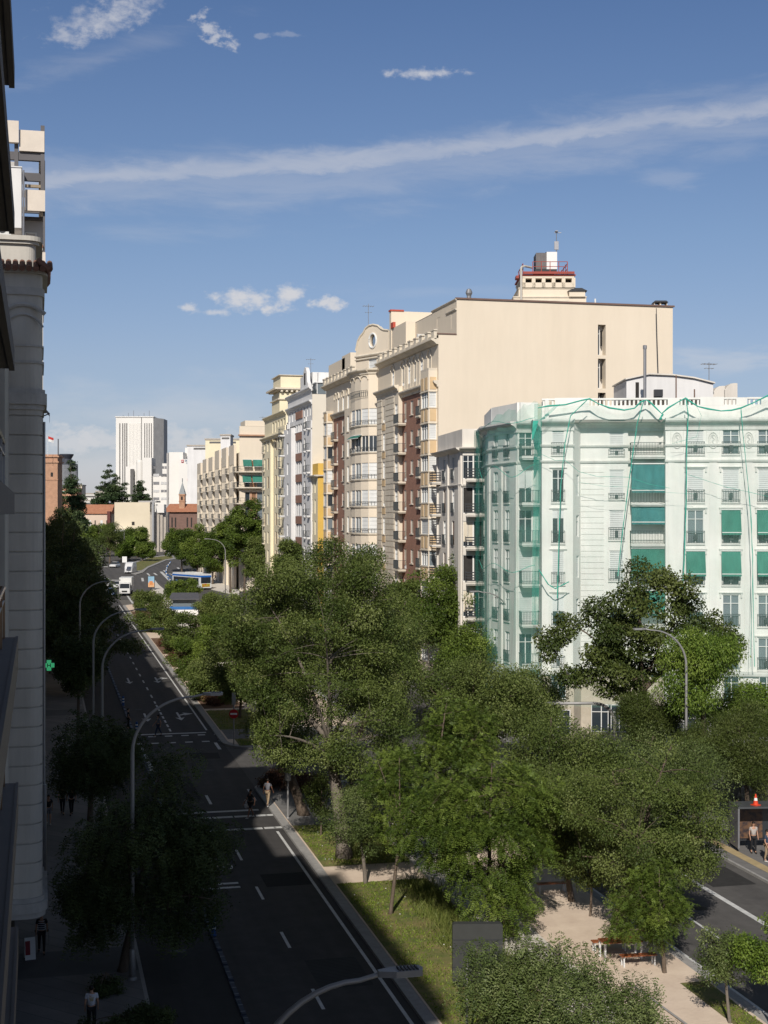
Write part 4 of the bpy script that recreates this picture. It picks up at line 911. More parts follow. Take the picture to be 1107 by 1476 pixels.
# tall arch under the gable
m = MB(); x_, z_ = g(537, 572); m.tube([(x_ + 1.25 * math.cos(t * math.pi / 10), 0, 0) for t in ()] or [(0, 0, 0), (0, 0, .01)], .01, 3)
m = MB(); m.box(39.15, 53, Y03 + .05, Y04, 3, zc4 + .05); m.build('core', cream, b4, (0, 0, 0), 0)
m = MB(); m.box(39.0, 53, Y03 + .05, Y04, zc4 + .06, zc4 + .12); m.build('roof', roof_m, b4, (0, 0, 0), 0)
antenna(None, *P(531, 176), zt(475, 176), 3.2, 'antenna standing above the gable with the round window')

# ================================================================== B5: white block, with the cream party wall and the low yellow house
Y05, Y15 = YX(415), YX(450)
F5 = Fr(38.8, Y05, R(-90)); L5 = Y05 - Y15; b5 = thing('white_apartment_block', 'white block with brick panels between its windows and a blank cream end wall', 'building', (38.8, Y05, 3.8), R(-90))
X5 = lambda px: fx(F5, px)[0]; Z5 = lambda px, py: fz(F5, px, py); rng = random.Random(5)
zw = Z5(431, 713); r5 = [zw + 3.2 * k - .0 for k in range(-4, 4)]; zc5 = Z5(445, 591)
front(b5, F5, 0, X5(426), -.7, 3, Z5(420, 619), [(X5(421), z, 1.5, 1.8, pick(rng, 'ggw'), '') for z in r5], white_w, near=False, child=False)
front(b5, F5, X5(426), X5(437), 0, 3, zc5, [(X5(p), z, 1.15, 1.9, pick(rng, 'gsg'), '') for z in r5 for p in (428.2, 431, 434)], white_w, ret=False, near=False, child=False)
bars(b5, F5, [(X5(427), X5(436.4), z + 1.95, z + 3.1) for z in r5], -.14, -.0, brick_r, 'brick_panel')
front(b5, F5, X5(437), L5, -.2, 3, Z5(443, 608), [(X5(441), z, 1.3, 1.9, 'd', '') for z in r5], white_w, near=False, child=False)
for z in r5: balcony(b5, F5.off(0, -.2), X5(442), z, 1.0, .35, white_w, .3); balcony(b5, F5.off(0, -.7), X5(414.5) + .6, z, 1.6, .8, white_w, .3); balcony(b5, F5.off(0, -.2), X5(448), z, 1.2, .5, white_w, .3)
front(b5, F5, 0, L5, -.02, Z5(430, 612), zc5 + 3.0, [(X5(p), zc5 - .9, .8, 1.5, 'g', '') for p in (418, 422, 426, 430, 434.5, 439, 443.5, 447.5)] + [(X5(p), zc5 - 3.2, .8, 1.4, 'g', '') for p in (418, 423, 430, 435, 440)], white_w, ret=False, near=False, child=False)
trim(b5, F5, 0, L5, zc5 + 1.2, CORN, white_w); trim(b5, F5, 0, L5, Z5(436, 622), CORN_S, white_w, 'string_course'); trim(b5, F5, 0, L5, zc5 + 3.1, CORN, white_w)
Fp5 = Fr(38.8, Y15, 0); zp5 = fz(Fp5, 455, 568); front(b5, Fp5, 0, 15, -.02, 3, zp5, [], mat('pale_cream_plaster', (.68, .63, .54), .9, .06, .2), ret=False, name='party_wall')
m = MB(); m.box(39.1, 53.8, Y15 + .05, Y05, 3, zp5 - .1); m.build('core', white_w, b5, (0, 0, 0), 0)
# white blocks and the glazed attic on top
k = zX(440, 541, 39.8); m = MB(); m.box(39.9, 46, YX(449, 39.8), YX(432, 39.8), zp5 - .2, zX(440, 541, 39.8)); m.box(40.5, 52, Y15 + 4, YX(449, 39.8) - 1, zp5, fz(Fr(0, Y15 + 4, 0), 470, 537)); m.build('attic', white_w, b5, (0, 0, 0), 0)
m = MB(); m.box(39.2, 45, YX(446, 39.2), YX(437, 39.2), zc5 + 3, zX(440, 556, 39.2)); m.slab([(0, 0)] * 3, 0, 0) if False else None; m.build('attic', white_w, b5, (0, 0, 0), 0)
gm = MB(); z0 = zp5 + .1; gm.box(39.6, 50.5, Y15 + .6, Y15 + 3.6, z0, z0 + 1.6); gm.build('glazed_attic', glass_b, b5, (0, 0, 0), 0); gm = MB(); gm.box(39.4, 50.8, Y15 + .4, Y15 + 3.8, z0 + 1.6, z0 + 1.75)
for i in range(9): gm.box(39.6 + i * 1.35, 39.7 + i * 1.35, Y15 + .55, Y15 + .6, z0, z0 + 1.6)
gm.build('frame', white_p, b5, (0, 0, 0), 0)
# scrolled pediment
f = F5.off(X5(440), -.05); m = MB(); x_ = 0; w_ = 2.4; zb_ = zc5 + 3.1
m.slab([(-w_, zb_), (w_, zb_), (w_, zb_ + .8), (w_ * .7, zb_ + 1.3), (w_ * .6, zb_ + 2.6), (w_ * .3, zb_ + 3.3), (0, zb_ + 3.5), (-w_ * .3, zb_ + 3.3), (-w_ * .6, zb_ + 2.6), (-w_ * .7, zb_ + 1.3), (-w_, zb_ + .8)], 0, .5); m.build('pediment', white_w, b5, f.loc, f.a)
m = MB(); m.box(-.45, .45, -.06, 0, zb_ + .9, zb_ + 2.6); m.build('window', dark_in, b5, f.loc, f.a)
antenna(None, *P(448, 212), zt(541, 212), 2.6, 'antenna with long side arms above the white block')
# yellow house in the gap
yy0, yy1 = YX(458), YX(448); by = thing('yellow_house', 'narrow yellow building squeezed between the white block and the brick block', 'building', (38.8, yy1, 3.5), R(-90)); Fy = Fr(38.8, yy1, R(-90)); Ly = yy1 - yy0
zy = fz(Fy, 456, 668); Fyp = Fr(38.8, yy0, 0); zry = [fz(Fyp, 462, q) for q in (738, 769, 800)] + [fz(Fyp, 462, 708)]
front(by, Fy, 0, Ly, 0, 3, zy - 1.8, [(Ly * p, z - .2, .8, 2.0, 'g', '') for z in zry for p in (.22, .62)], cream_y, ret=False, near=False, child=False)
front(by, Fyp, 0, 9, 0, 3, zy - 1.8, [(.9 + .95, z, .5, 2.0, 'b' if i % 2 else 'g', '') for i, z in enumerate(zry)], yellow_p, ret=False, near=False, child=False)
trim(by, Fy, -.2, Ly + .4, zy - 1.8, [(0, -.1), (.6, -.05), (.65, .1), (0, .15)], greige); trim(by, Fyp, -.6, 9, zy - 1.8, [(0, -.1), (.4, -.05), (.45, .1), (0, .15)], greige)
m = MB(); m.box(38.85, 47, yy0 + .05, yy1 - .05, zy - 1.7, zy); m.build('parapet', yellow_p, by, (0, 0, 0), 0); m = MB(); m.box(39.1, 47, yy0 + .25, yy1, 3, zy - 1.8); m.build('core', cream_y, by, (0, 0, 0), 0)

# ================================================================== B6: pale yellow block with the corner tower
Y06 = YX(382); F6 = Fr(38.8, Y06, R(-90)); L6 = Y06 - Y05; b6 = thing('tower_apartment_block', 'pale yellow block with a square corner tower and a bracketed cornice', 'building', (38.8, Y06, 4), R(-90))
X6 = lambda px: fx(F6, px)[0]; Z6 = lambda px, py: fz(F6, px, py); rng = random.Random(6)
zr6 = [Z6(398, 730) + 3.15 * k for k in range(-4, 4)]; zc6 = Z6(392, 628); 
front(b6, F6, 0, X6(394), -.5, 4, Z6(386, 630), [(X6(p), z, 1.5, 2.0, pick(rng, 'ggsb'), '') for z in zr6 for p in (385.7, 390.4)], cream_y, near=False, child=False)
front(b6, F6, X6(394), X6(403), -.0, 4, Z6(398, 629), [(X6(398.3), z, 2.4, 2.1, pick(rng, 'bdb'), '') for z in zr6], cream_y, ret=False, near=False, child=False)
front(b6, F6, X6(403), L6, -.5, 4, Z6(408, 615), [(X6(p), z, 1.4, 2.0, pick(rng, 'ggs'), '') for z in zr6 for p in (405.5, 409.5)], cream_y, near=False, child=False)
for z in zr6: balcony(b6, F6.off(0, -.5), X6(409.5), z, 1.6, .5, cream_t, .4); balcony(b6, F6.off(0, -.5), X6(385), z, 1.2, .4, cream_t, .4)
trim(b6, F6.off(0, -.5), 0, L6, Z6(398, 629), CORN, cream_y); front(b6, F6, X6(384), L6, -.3, Z6(398, 629), Z6(398, 629) + 3.4, [(X6(p), Z6(398, 629) + .6, 1.4, 1.8, 'g', '') for p in (396, 400, 404, 408, 412)], cream_y, near=False, child=False)
trim(b6, F6.off(0, -.3), X6(384), L6, Z6(398, 629) + 3.5, CORN, cream_y)
m = MB(); m.box(39.1, 53, Y05 + .05, Y06, 4, Z6(398, 629)); m.build('core', cream_y, b6, (0, 0, 0), 0)
Xt = 39.0; yt0, yt1 = YX(403, Xt), YX(392, Xt); fT = Fr(Xt, yt0, 0); zz6 = lambda py: fz(fT, 410, py)
m = MB(); m.box(Xt, Xt + 7, yt0, yt1, zc6, zz6(566)); m.box(Xt + .2, Xt + 7, yt0 + .2, yt1 - .2, zz6(566), zz6(541)); m.build('tower', cream_y, b6, (0, 0, 0), 0)
m = MB(); m.box(Xt - .9, Xt + 7.9, yt0 - .9, yt1 + .9, zz6(561.5), zz6(559)); m.box(Xt - .5, Xt + 7.5, yt0 - .5, yt1 + .5, zz6(563), zz6(561.6)); m.box(Xt - .3, Xt + 7.3, yt0 - .3, yt1 + .3, zz6(576), zz6(574.5))
for i in range(9): m.box(Xt + .1 + i * .85, Xt + .45 + i * .85, yt0 - .7, yt0 - .05, zz6(565), zz6(561.6))
m.box(Xt - .1, Xt + 7.2, yt0 - .1, yt1 + .1, zz6(541), zz6(540)); m.build('cornice', cream_t, b6, (0, 0, 0), 0)
fS = Fr(Xt, yt1, R(-90)); 
for i in range(2): window(b6, fS.off(0, -.05), (yt1 - yt0) * (.33 + .36 * i), zz6(600), 1.0, 2.4, 'w', None, False, False)

# ================================================================== B7: far cream row with green awnings
Yn = P(345, 281)[1]; Xn = P(345, 281)[0]; Yf = YX(287, Xn); b7 = thing('balcony_apartment_row', 'far cream apartment row with stacked balconies and two pairs of green awnings', 'building', (Xn, Yn, 5), 0)
Fn = Fr(Xn, Yn, 0); Zn = lambda py: fz(Fn, 363, py); rn = [Zn(p) for p in (700.8, 678.0, 723.5, 746.5, 769.5)]; rn = [Zn(702) + 3.12 * k for k in range(-4, 2)]
front(b7, Fn, 0, 8, 0, 4.5, Zn(627), [(x, z, w, 2.1, s, '') for z in rn for x, w, s in ((1.6, .9, 'g'), (2.9, .8, 'b'), (4.3, 1.5, 'w'))], cream, ret=False, near=False, child=False)
for z in rn: 
    m = MB(); n = 9; arc = [(-.6 + 6.5 * i / n, -1.5 * math.sin(min(1, (i + .6) / 3.2) * math.pi / 2)) for i in range(n + 1)]; m.prism([(x, y) for x, y in arc] + [(5.9, 0.0), (-.6, 0.0)], -.22, 0); q = m.build('balcony', cream_t, b7, (Xn, Yn, z - .05), 0)
    r = MB()
    for (xa, ya_), (xb, yb_) in zip(arc, arc[1:]): r.tube([(xa, ya_ + .05, 1.0), (xb, yb_ + .05, 1.0)], .03, 4); r.tube([(xa, ya_ + .05, 0), (xa, ya_ + .05, 1)], .025, 4); r.tube([(xa, ya_ + .05, .5), (xb, yb_ + .05, .5)], .02, 4)
    q2 = r.build('railing', rail_m); q2.parent = q
for z, dx in ((rn[5], .0), (rn[4], -.1)):
    for x, w in ((1.5 + dx, 1.7), (4.0 + dx, 2.7)): awning(b7, Fn.off(0, -.2), x, z + 2.3, w, 1.4, .95, awn_g, False, 'green awning let down over its balcony')
bars(b7, Fn, [(2.1, 2.5, z, z + 2.2) for z in rn] + [(3.35, 3.5, z, z + 2.2) for z in rn] + [(5.2, 6.5, z, z + 2.2) for z in rn], -.05, 0, brick_o, 'brick_panel')
bars(b7, Fn, [(0, 8, rn[5] - .7, rn[5] + .95), (.0, 8, Zn(627), Zn(614.5))], -.12, .1, cream, 'parapet'); bars(b7, Fn, [(1.2, 8, Zn(614), Zn(606))], .5, 7, cream, 'attic'); bars(b7, Fn, [(-.2, 8, Zn(628.5), Zn(626.5))], -.5, .2, brick_o, 'cornice')
F7 = Fr(Xn, Yf, R(-90)); L7 = Yf - Yn; rng = random.Random(8); nb7 = 6
for i in range(nb7 * 2):
    pr_ = L7 / nb7; a = pr_ * (i // 2) + (0 if i % 2 == 0 else pr_ * .64); c = pr_ * (i // 2) + (pr_ * .64 if i % 2 == 0 else pr_); top_ = Zn(628) - (2.6 if i < 6 else 1.6) - (0.5 if i < 2 else 0)
    if i % 2 == 0: front(b7, F7, a, c, -.5, 4.5, top_, [(a + (c - a) * p, z, 1.3, 1.5, pick(rng, 'gwgs'), '') for z in rn for p in (.25, .52, .8)], cream, near=False, child=False)
    else:
        front(b7, F7, a, c, .9, 4.5, top_, [(a + (c - a) * .5, z, (c - a) * .7, 2.1, pick(rng, 'dbd'), '') for z in rn], brick_o, ret=False, near=False, child=False)
        for z in rn: balcony(b7, F7.off(0, .9), (a + c) / 2, z - .05, (c - a) * .98, 1.7, cream_t, .35)
m = MB(); m.box(Xn + .5, Xn + 14, Yn + .3, Yf, 4.5, Zn(628) - 3.2); m.build('core', cream, b7, (0, 0, 0), 0)
m = MB(); m.box(Xn + 2, Xn + 12, Yn + 28, Yn + 50, Zn(628) - 3.2, Zn(650)); m.box(Xn + 3, Xn + 12, Yn + 52, Yn + 75, Zn(628) - 3.2, Zn(645)); m.build('attic', cream, b7, (0, 0, 0), 0); m = MB(); m.box(Xn + 4, Xn + 9, Yn + 14, Yn + 26, Zn(628) - 3.2, Zn(640)); m.build('attic', white_w, b7, (0, 0, 0), 0)
antenna(None, *P(379, 283), zt(616, 283), 2.2, 'antenna above the far cream apartment row')
# ================================================================== ground, roads, pavements
def sheet_(name, poly, dz, m_, sub=0):
    o = MB().add([(x, y, G(y) + dz) for x, y in poly], [tuple(range(len(poly)))]).build(name, m_, None, (0, 0, 0)); return tag(o, kind='structure')
def raised(name, poly, h, m_, kind='structure'):
    n = len(poly); m = MB(); m.add([(x, y, G(y) - .3) for x, y in poly] + [(x, y, G(y) + h) for x, y in poly], [(i, (i + 1) % n, n + (i + 1) % n, n + i) for i in range(n)] + [tuple(range(n, 2 * n))])
    o = m.build(name, m_, None, (0, 0, 0)); return tag(o, kind=kind)
ys = [-300, 0, 480, 700, 1500, 7000]; xs_ = [-3000, -200, 200, 1200, 5000]; m = MB()
m.add([(x, y, G(y) - .03) for y in ys for x in xs_], [(j * 5 + i, j * 5 + i + 1, (j + 1) * 5 + i + 1, (j + 1) * 5 + i) for j in range(5) for i in range(4)]); tag(m.build('ground', ground_m, None, (0, 0, 0)), kind='structure')
# tyre-darkened asphalt
def roadmat(nm, c1, c2):
    m_ = mat(nm, c1, .88, 0, 1.3, c2, bump=.2, bscale=45); t = m_.node_tree; b = t.nodes['Principled BSDF']; src = b.inputs['Base Color'].links[0].from_socket
    g = t.nodes.new('ShaderNodeNewGeometry'); mp = t.nodes.new('ShaderNodeMapping'); mp.inputs['Scale'].default_value = (1, .035, 1); t.links.new(g.outputs['Position'], mp.inputs[0])
    n = t.nodes.new('ShaderNodeTexNoise'); n.inputs['Scale'].default_value = 1.15; n.inputs['Detail'].default_value = 4; t.links.new(mp.outputs[0], n.inputs['Vector'])
    mr = t.nodes.new('ShaderNodeMapRange'); mr.inputs['To Min'].default_value = .62; mr.inputs['To Max'].default_value = 1.38; t.links.new(n.outputs[0], mr.inputs[0])
    h = t.nodes.new('ShaderNodeHueSaturation'); t.links.new(mr.outputs[0], h.inputs['Value']); t.links.new(src, h.inputs['Color']); t.links.new(h.outputs[0], b.inputs['Base Color']); return m_
road_m = roadmat('road_asphalt', (.050, .047, .046), (.070, .065, .062)); road2_m = roadmat('road_asphalt_side', (.075, .071, .068), (.105, .099, .094))
sheet_('road', [(4.2, -40), (14.2, -40), (14.2, 262), (4.2, 262)], 0, road_m); sheet_('bus_lane', [(4.2, -40), (7.55, -40), (7.55, 262), (4.2, 262)], .004, roadmat('bus_lane_asphalt', (.038, .037, .036), (.052, .050, .048)))
sheet_('road', [(26.6, -40), (36.2, -40), (36.2, 262), (26.6, 262)], 0, road2_m)
sheet_('side_road', [(14.2, 95), (26.6, 95), (26.6, 110), (14.2, 110)], -.004, road2_m)
sheet_('plaza_road', [(3, 262), (60, 262), (75, 300), (75, 480), (-10, 480), (0, 330)], 0, road2_m)
raised('pavement', [(-14, -40), (4.05, -40), (4.05, 262), (-14, 262)], .13, pave_m)
tag(raised('kerb', [(4.05, -40), (4.2, -40), (4.2, 262), (4.05, 262)], .132, kerb_m))
raised('pavement', [(36.35, -40), (90, -40), (90, 255), (36.35, 255)], .13, pave_m); raised('kerb', [(36.2, -40), (36.35, -40), (36.35, 255), (36.2, 255)], .132, kerb_m)
sheet_('tactile_strip', [(37.0, 40), (37.6, 40), (37.6, 96), (37.0, 96)], .14, mat('yellow_paving', (.40, .31, .17), .9, .15, 2))
def arc(cx, cy, r, a0, a1, n=6): return [(cx + r * math.cos(R(a0 + (a1 - a0) * i / n)), cy + r * math.sin(R(a0 + (a1 - a0) * i / n))) for i in range(n + 1)]
def median(x0, x1, y0, y1, r):
    return arc(x0 + r, y0 + r, r, 180, 270) + arc(x1 - r, y0 + r, r, 270, 360) + arc(x1 - r, y1 - r, r, 0, 90) + arc(x0 + r, y1 - r, r, 90, 180)
for y0, y1, rr in ((-40, 95.5, 1.2), (109, 250, 3.2)):
    raised('kerb', median(14.05, 26.9, y0, y1, rr), .13, kerb_m)
    raised('median_ground', median(14.55, 26.45, y0 + .5, y1 - .5, rr - .4), .145, sand_m)
# the walk down the middle and the planted strips
sheet_('path', [(19.4, -40), (21.8, -40), (21.8, 95), (19.4, 95)], .150, path_m); sheet_('path', [(19.4, 110), (21.8, 110), (21.8, 247), (19.4, 247)], .150, path_m)
sheet_('crosswalk_paving', [(14.6, 83), (26.4, 83), (26.4, 94.9), (14.6, 94.9)], .154, pave_m); sheet_('crosswalk_paving', [(14.7, 113), (26.3, 113), (26.3, 117.5), (14.7, 117.5)], .154, pave_m)
turf_rng = random.Random(3)
def wavy(x0, x1, y0, y1, k=.15, n=10):
    return [(x0 + .0, y0), (x1, y0)] + [(x1 + turf_rng.uniform(-k, k), y0 + (y1 - y0) * i / n) for i in range(1, n)] + [(x1, y1), (x0, y1)]
turfs = [wavy(14.62, 19.3, -20, 70.3, .25, 30), wavy(14.62, 19.3, 73.6, 83, .2), wavy(15.2, 19.3, 109.9, 113, .1), wavy(14.62, 18.8, 117.5, 128, .3), wavy(14.62, 18.5, 137, 146, .3), wavy(14.62, 18.8, 152, 158, .3), wavy(25.2, 26.4, -20, 53, .12, 20)]
for p in turfs: sheet_('lawn', p, .158, turf_m)
for y0, y1 in ((129, 136.5), (160, 171), (173, 192), (205, 235)): sheet_('flower_bed', wavy(14.62, 18.2, y0, y1, .3), .158, soil_m)
# painted markings
mk = MB()
def stripe(x0, x1, y0, y1, dz=.006): mk.add([(x, y, G(y) + dz) for x, y in ((x0, y0), (x1, y0), (x1, y1), (x0, y1))], [(0, 1, 2, 3)])
def mpoly(p, dz=.006): mk.add([(x, y, G(y) + dz) for x, y in p], [tuple(range(len(p)))])
for a, c in ((-20, 82.5), (118.5, 250)): stripe(13.55, 13.70, a, c)
stripe(13.55, 13.7, 91, 94.5); stripe(13.5, 13.75, 109.5, 112.5)
for k in range(-3, 4): y = 53.8 + 7.55 * k; stripe(10.62, 10.76, y, y + 2.3)
stripe(10.6, 10.78, 90.5, 93.2)
for k in range(8): y = 118.5 + 2.25 * k; stripe(10.58, 10.74, y, y + 1.35)
for k in range(12): y = 138 + 5.4 * k; stripe(10.58, 10.74, y, y + 2.0)
stripe(7.75, 13.4, 88.1, 88.5); stripe(7.75, 13.45, 117.2, 117.6)
for k in range(8):
    x = 7.9 + k * 1.33 - .3; stripe(x - 2, x - 1.35, 86.5, 86.95); stripe(x - 2, x - 1.35, 83.2, 83.65) ; stripe(x - 1.6, x - 1, 116.1, 116.5); stripe(x - 1.6, x - 1, 113, 113.4)
for k in range(3): x = 14 - 1.33 * k; stripe(x - 1.0, x - .3, 86.5, 86.95); stripe(x - 1.0, x - .3, 83.2, 83.65)
mpoly([(7.75, 101.5), (8.1, 101.5), (7.9, 111.5), (7.65, 111.5)])
def arrow(x, y, turn=0):
    mpoly([(x - .09, y + 1.2), (x + .09, y + 1.2), (x + .09, y + 4.5), (x - .09, y + 4.5)]); mpoly([(x, y), (x + .42, y + 1.6), (x + .09, y + 1.25), (x - .09, y + 1.25), (x - .42, y + 1.6)])
    if turn: mpoly([(x + .09, y + 2.6), (x + .75, y + 3.3), (x + .62, y + 3.75), (x + .09, y + 3.1)]); mpoly([(x + .5, y + 2.75), (x + 1.35, y + 3.5), (x + .45, y + 4.3), (x + .65, y + 3.5)])
for y in (124, 148.5): arrow(9.2, y); arrow(12.1, y, 1)
for k in range(2): stripe(7.9, 9.9, 71.2 + k * .75, 71.5 + k * .75)
for cxk in (8.4, 9.6):
    pts = [(cxk + .45 * math.cos(t * math.pi / 8), 75.3 + .75 * math.sin(t * math.pi / 8)) for t in range(16)]; inn_ = [(cxk + .33 * math.cos(t * math.pi / 8), 75.3 + .55 * math.sin(t * math.pi / 8)) for t in range(16)]
    o_ = len(mk.v); mk.add([(x, y, G(y) + .006) for x, y in pts + inn_], [(i, (i + 1) % 16, 16 + (i + 1) % 16, 16 + i) for i in range(16)])
mpoly([(8.4, 75.2), (8.55, 75.2), (9.0, 76.9), (8.85, 76.9)]); mpoly([(9.6, 75.2), (9.5, 75.2), (9.25, 77.2), (9.4, 77.2)]); mpoly([(8.8, 76.6), (9.4, 76.6), (9.4, 76.8), (8.8, 76.8)])
stripe(27.05, 27.2, -20, 94); stripe(27.05, 27.2, 110, 255)
for k in range(3): stripe(29.62, 29.76, 49 + k * 9.2, 54 + k * 9.2)
stripe(32.55, 32.85, 58.5, 69); stripe(32.55, 32.85, 73, 94); stripe(32.6, 32.8, 40, 52)
mpoly([(31.1, 50.5), (31.5, 52.6), (31.25, 52.4), (31.25, 55), (30.95, 55), (30.95, 52.4), (30.7, 52.6)])
def wline(pts, w, dz=.006):
    P_ = [gp(*p) for p in pts]
    for (xa, ya), (xb, yb) in zip(P_, P_[1:]):
        dx, dy = xb - xa, yb - ya; l = math.hypot(dx, dy); nx_, ny_ = -dy / l * w / 2, dx / l * w / 2; mpoly([(xa - nx_, ya - ny_), (xb - nx_, yb - ny_), (xb + nx_, yb + ny_), (xa + nx_, ya + ny_)][::-1], dz)
wline([(166, 838), (176, 848), (186, 862), (196, 876)], .35); wline([(212, 826), (222, 836), (230, 846)], .4); wline([(232, 824), (246, 838), (262, 854)], .7)
for p in (((205, 833), (206, 838)), ((222, 826), (226, 829)), ((244, 827), (250, 828.5)), ((236, 822), (239, 824.5)), ((256, 818), (258, 820)), ((240, 815), (243, 816)), ((262, 826), (272, 828))): wline(p, .5)
tag(mk.build('road_markings', paint_white, None, (0, 0, 0)), kind='structure')
# a patched trench and a drain plate in the near lanes
sheet_('road_patch', [(11.2, 71), (13.6, 71), (13.6, 73.4), (11.2, 73.4)], .003, mat('patch', (.022, .022, .023), .95, .2, 4)); sheet_('road_patch', [(11.0, 56), (13.2, 56), (13.2, 59.6), (11.0, 59.6)], .003, brickmat('patch_grid', (.034, .034, .035), (.03, .03, .03), (.022, .022, .022), .5, .3, .05))
mh = MB()
for x, y in ((9.0, 57.5), (12.4, 66.2), (9.3, 80.2), (11.9, 101.5), (8.9, 131.0), (5.9, 62.0), (30.9, 62.8), (34.2, 57.4), (28.4, 70.5)): mh.add([(x + .34 * math.cos(t * math.pi / 8), y + .34 * math.sin(t * math.pi / 8), G(y) + .009) for t in range(16)], [tuple(range(16))])
tag(mh.build('manhole_covers', mat('manhole_iron', (.022, .021, .02), .6, .4, 9), None, (0, 0, 0)), kind='structure')
for p_ in ([(8.1, 92), (10.3, 92.2), (10.2, 99.8), (8.0, 99.6)], [(27.6, 61), (29.3, 61.2), (29.2, 66), (27.5, 65.8)], [(11.0, 106), (13.2, 105.8), (13.3, 108.2), (11.1, 108.4)], [(33.2, 66), (35.6, 66), (35.6, 69.5), (33.2, 69.4)]): sheet_('road_patch', p_, .005, mat('patch_b', (.030, .029, .028), .95, .25, 3))
# islands of the far plaza
def isl(name, pts, h, mt_): return raised(name, [gp(*p) for p in pts], h, mt_)
isl('kerb', [(186, 826), (196, 829), (206, 826), (214, 819), (240, 808), (256, 806), (250, 800), (215, 803), (190, 812)], .15, kerb_m); isl('island_planting', [(190, 824), (204, 823), (213, 817), (238, 807), (250, 805), (246, 801.5), (216, 804.5), (193, 813)], .18, turf_m)
isl('pavement', [(222, 838), (236, 850), (250, 862), (262, 872), (275, 905), (230, 905), (214, 868)][::-1], .16, path_m)
isl('pavement', [(285, 845), (305, 850), (345, 860), (345, 832), (300, 826), (272, 812), (300, 805), (400, 800), (400, 860), (345, 880), (300, 862)][:5][::-1], .14, path_m)

# ================================================================== left side of the street
ob = thing('own_apartment_building', 'dark near building at the left edge with bronze rails and teal balcony glass', 'building', (-8, 20, .3), 0)
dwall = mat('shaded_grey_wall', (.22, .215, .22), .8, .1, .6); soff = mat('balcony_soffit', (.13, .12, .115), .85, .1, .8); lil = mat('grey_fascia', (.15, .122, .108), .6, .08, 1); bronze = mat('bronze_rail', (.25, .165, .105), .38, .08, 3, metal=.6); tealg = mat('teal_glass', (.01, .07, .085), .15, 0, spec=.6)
m = MB(); m.box(-16, -2.05, -30, 36, -1, 31); m.box(-16, -2.04, 36, 50, -1, 28.4); m.box(-6, -1.85, 48.6, 50, 28.4, 35); m.build('wall', dwall, ob, (0, 0, 0))  # last box: unseen tall end block, added only to shade the bay top
for i, z in enumerate([7.4, 10.55, 13.7, 16.9, 20.05, 23.2, 26.2, 29.4]):
    y0, y1 = 12, 32.2; up = z > 20; xe = -.50
    m = MB(); th = .28 if up else .62
    if up: m.prism([(-2.06, y0), (xe - .12, y0), (xe - .12, y1), (-2.06, y1)], z, z + .3); m.prism([(xe - .12, y0 - .05), (xe, y0 - .05), (xe, y1 + .05), (xe - .12, y1 + .05)], z - .04, z + .42)
    else: m.prism([(-2.06, y0), (xe + .02, y0), (xe + .02, y1), (-2.06, y1)], z - .2, z + .42); m.prism([(xe + .02, y0), (xe + .08, y0), (xe + .08, y1), (xe + .02, y1)], z - .25, z + .44)
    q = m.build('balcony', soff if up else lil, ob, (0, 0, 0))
    r = MB(); g_ = MB(); xr_ = -.72; zt_ = z + 1.52; k_ = 9
    for s in range(k_): yy = y0 + (y1 - .35 - y0) * s / (k_ - 1); r.box(xr_ - .025, xr_ + .025, yy - .03, yy + .03, z + .4, zt_)
    r.tube([(-2, y1 - .3, zt_), (xr_, y1 - .35, zt_), (xr_, y0, zt_)], .045, 6); r.tube([(-2, y1 - .3, zt_ - .28), (xr_, y1 - .35, zt_ - .28), (xr_, y0, zt_ - .28)], .025, 5)
    for s in range(4): r.box(-2 + s * .4, -1.96 + s * .4, y1 - .33, y1 - .28, z + .4, zt_)
    if not up or True:
        q2 = r.build('railing', bronze if not up else metal); q2.parent = q; g_.box(xr_ - .05, xr_ - .035, y0, y1 - .4, z + .5, zt_ - .34); g_.box(-2, xr_ - .05, y1 - .37, y1 - .35, z + .5, zt_ - .34); q3 = g_.build('glass_panel', tealg); q3.parent = q
m = MB(); m.box(-2.05, -.62, y1 + .05, y1 + .12, 0, 34); 
m = MB(); m.box(-2.3, -1.15, 33.5, 50.0, .4, 4.6); m.build('shopfront', dark_in, ob, (0, 0, 0)); m = MB()
for yy in (36, 39.5, 43, 46.5): m.box(-1.16, -1.08, yy, yy + .14, .5, 4.2)
m.box(-1.2, -1.0, 33.5, 50, 4.2, 4.7); m.build('shop_frame', metal, ob, (0, 0, 0))

lb = thing('curved_bay_apartment_building', 'shaded pale building with a rounded banded bay and a small tiled eave at left', 'building', (-6, 61, 1), 0)
Yb = 57.0; XB = .17; rr = .62; z0 = 4.9; ze = 29.45
def bayplan(ex, yb=Yb): return [(-3.6, yb - ex), (XB - rr, yb - ex)] + [(XB - rr + (rr + ex) * math.sin(a), Yb + rr - (rr + ex) * math.cos(a) + (yb - Yb)) for a in [R(d) for d in (15, 30, 45, 60, 75, 90)]] + [(XB + ex, 62), (-3.6, 62)]
m = MB(); z = z0; st = .757; nb_ = 0
while z < 24.0: m.prism(bayplan(0), z + .06, min(z + st, 24.0)); m.prism(bayplan(-.07), z - .01, z + .07); z += st
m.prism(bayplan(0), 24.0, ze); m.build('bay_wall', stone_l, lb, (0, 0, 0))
m = MB(); m.prism(bayplan(.07), 24.1, 24.3); m.prism(bayplan(.17), 24.3, 24.75); m.prism(bayplan(.1), 24.75, 24.9); m.prism(bayplan(.06), 25.9, 26.0); m.prism(bayplan(.05), 26.55, 26.62)
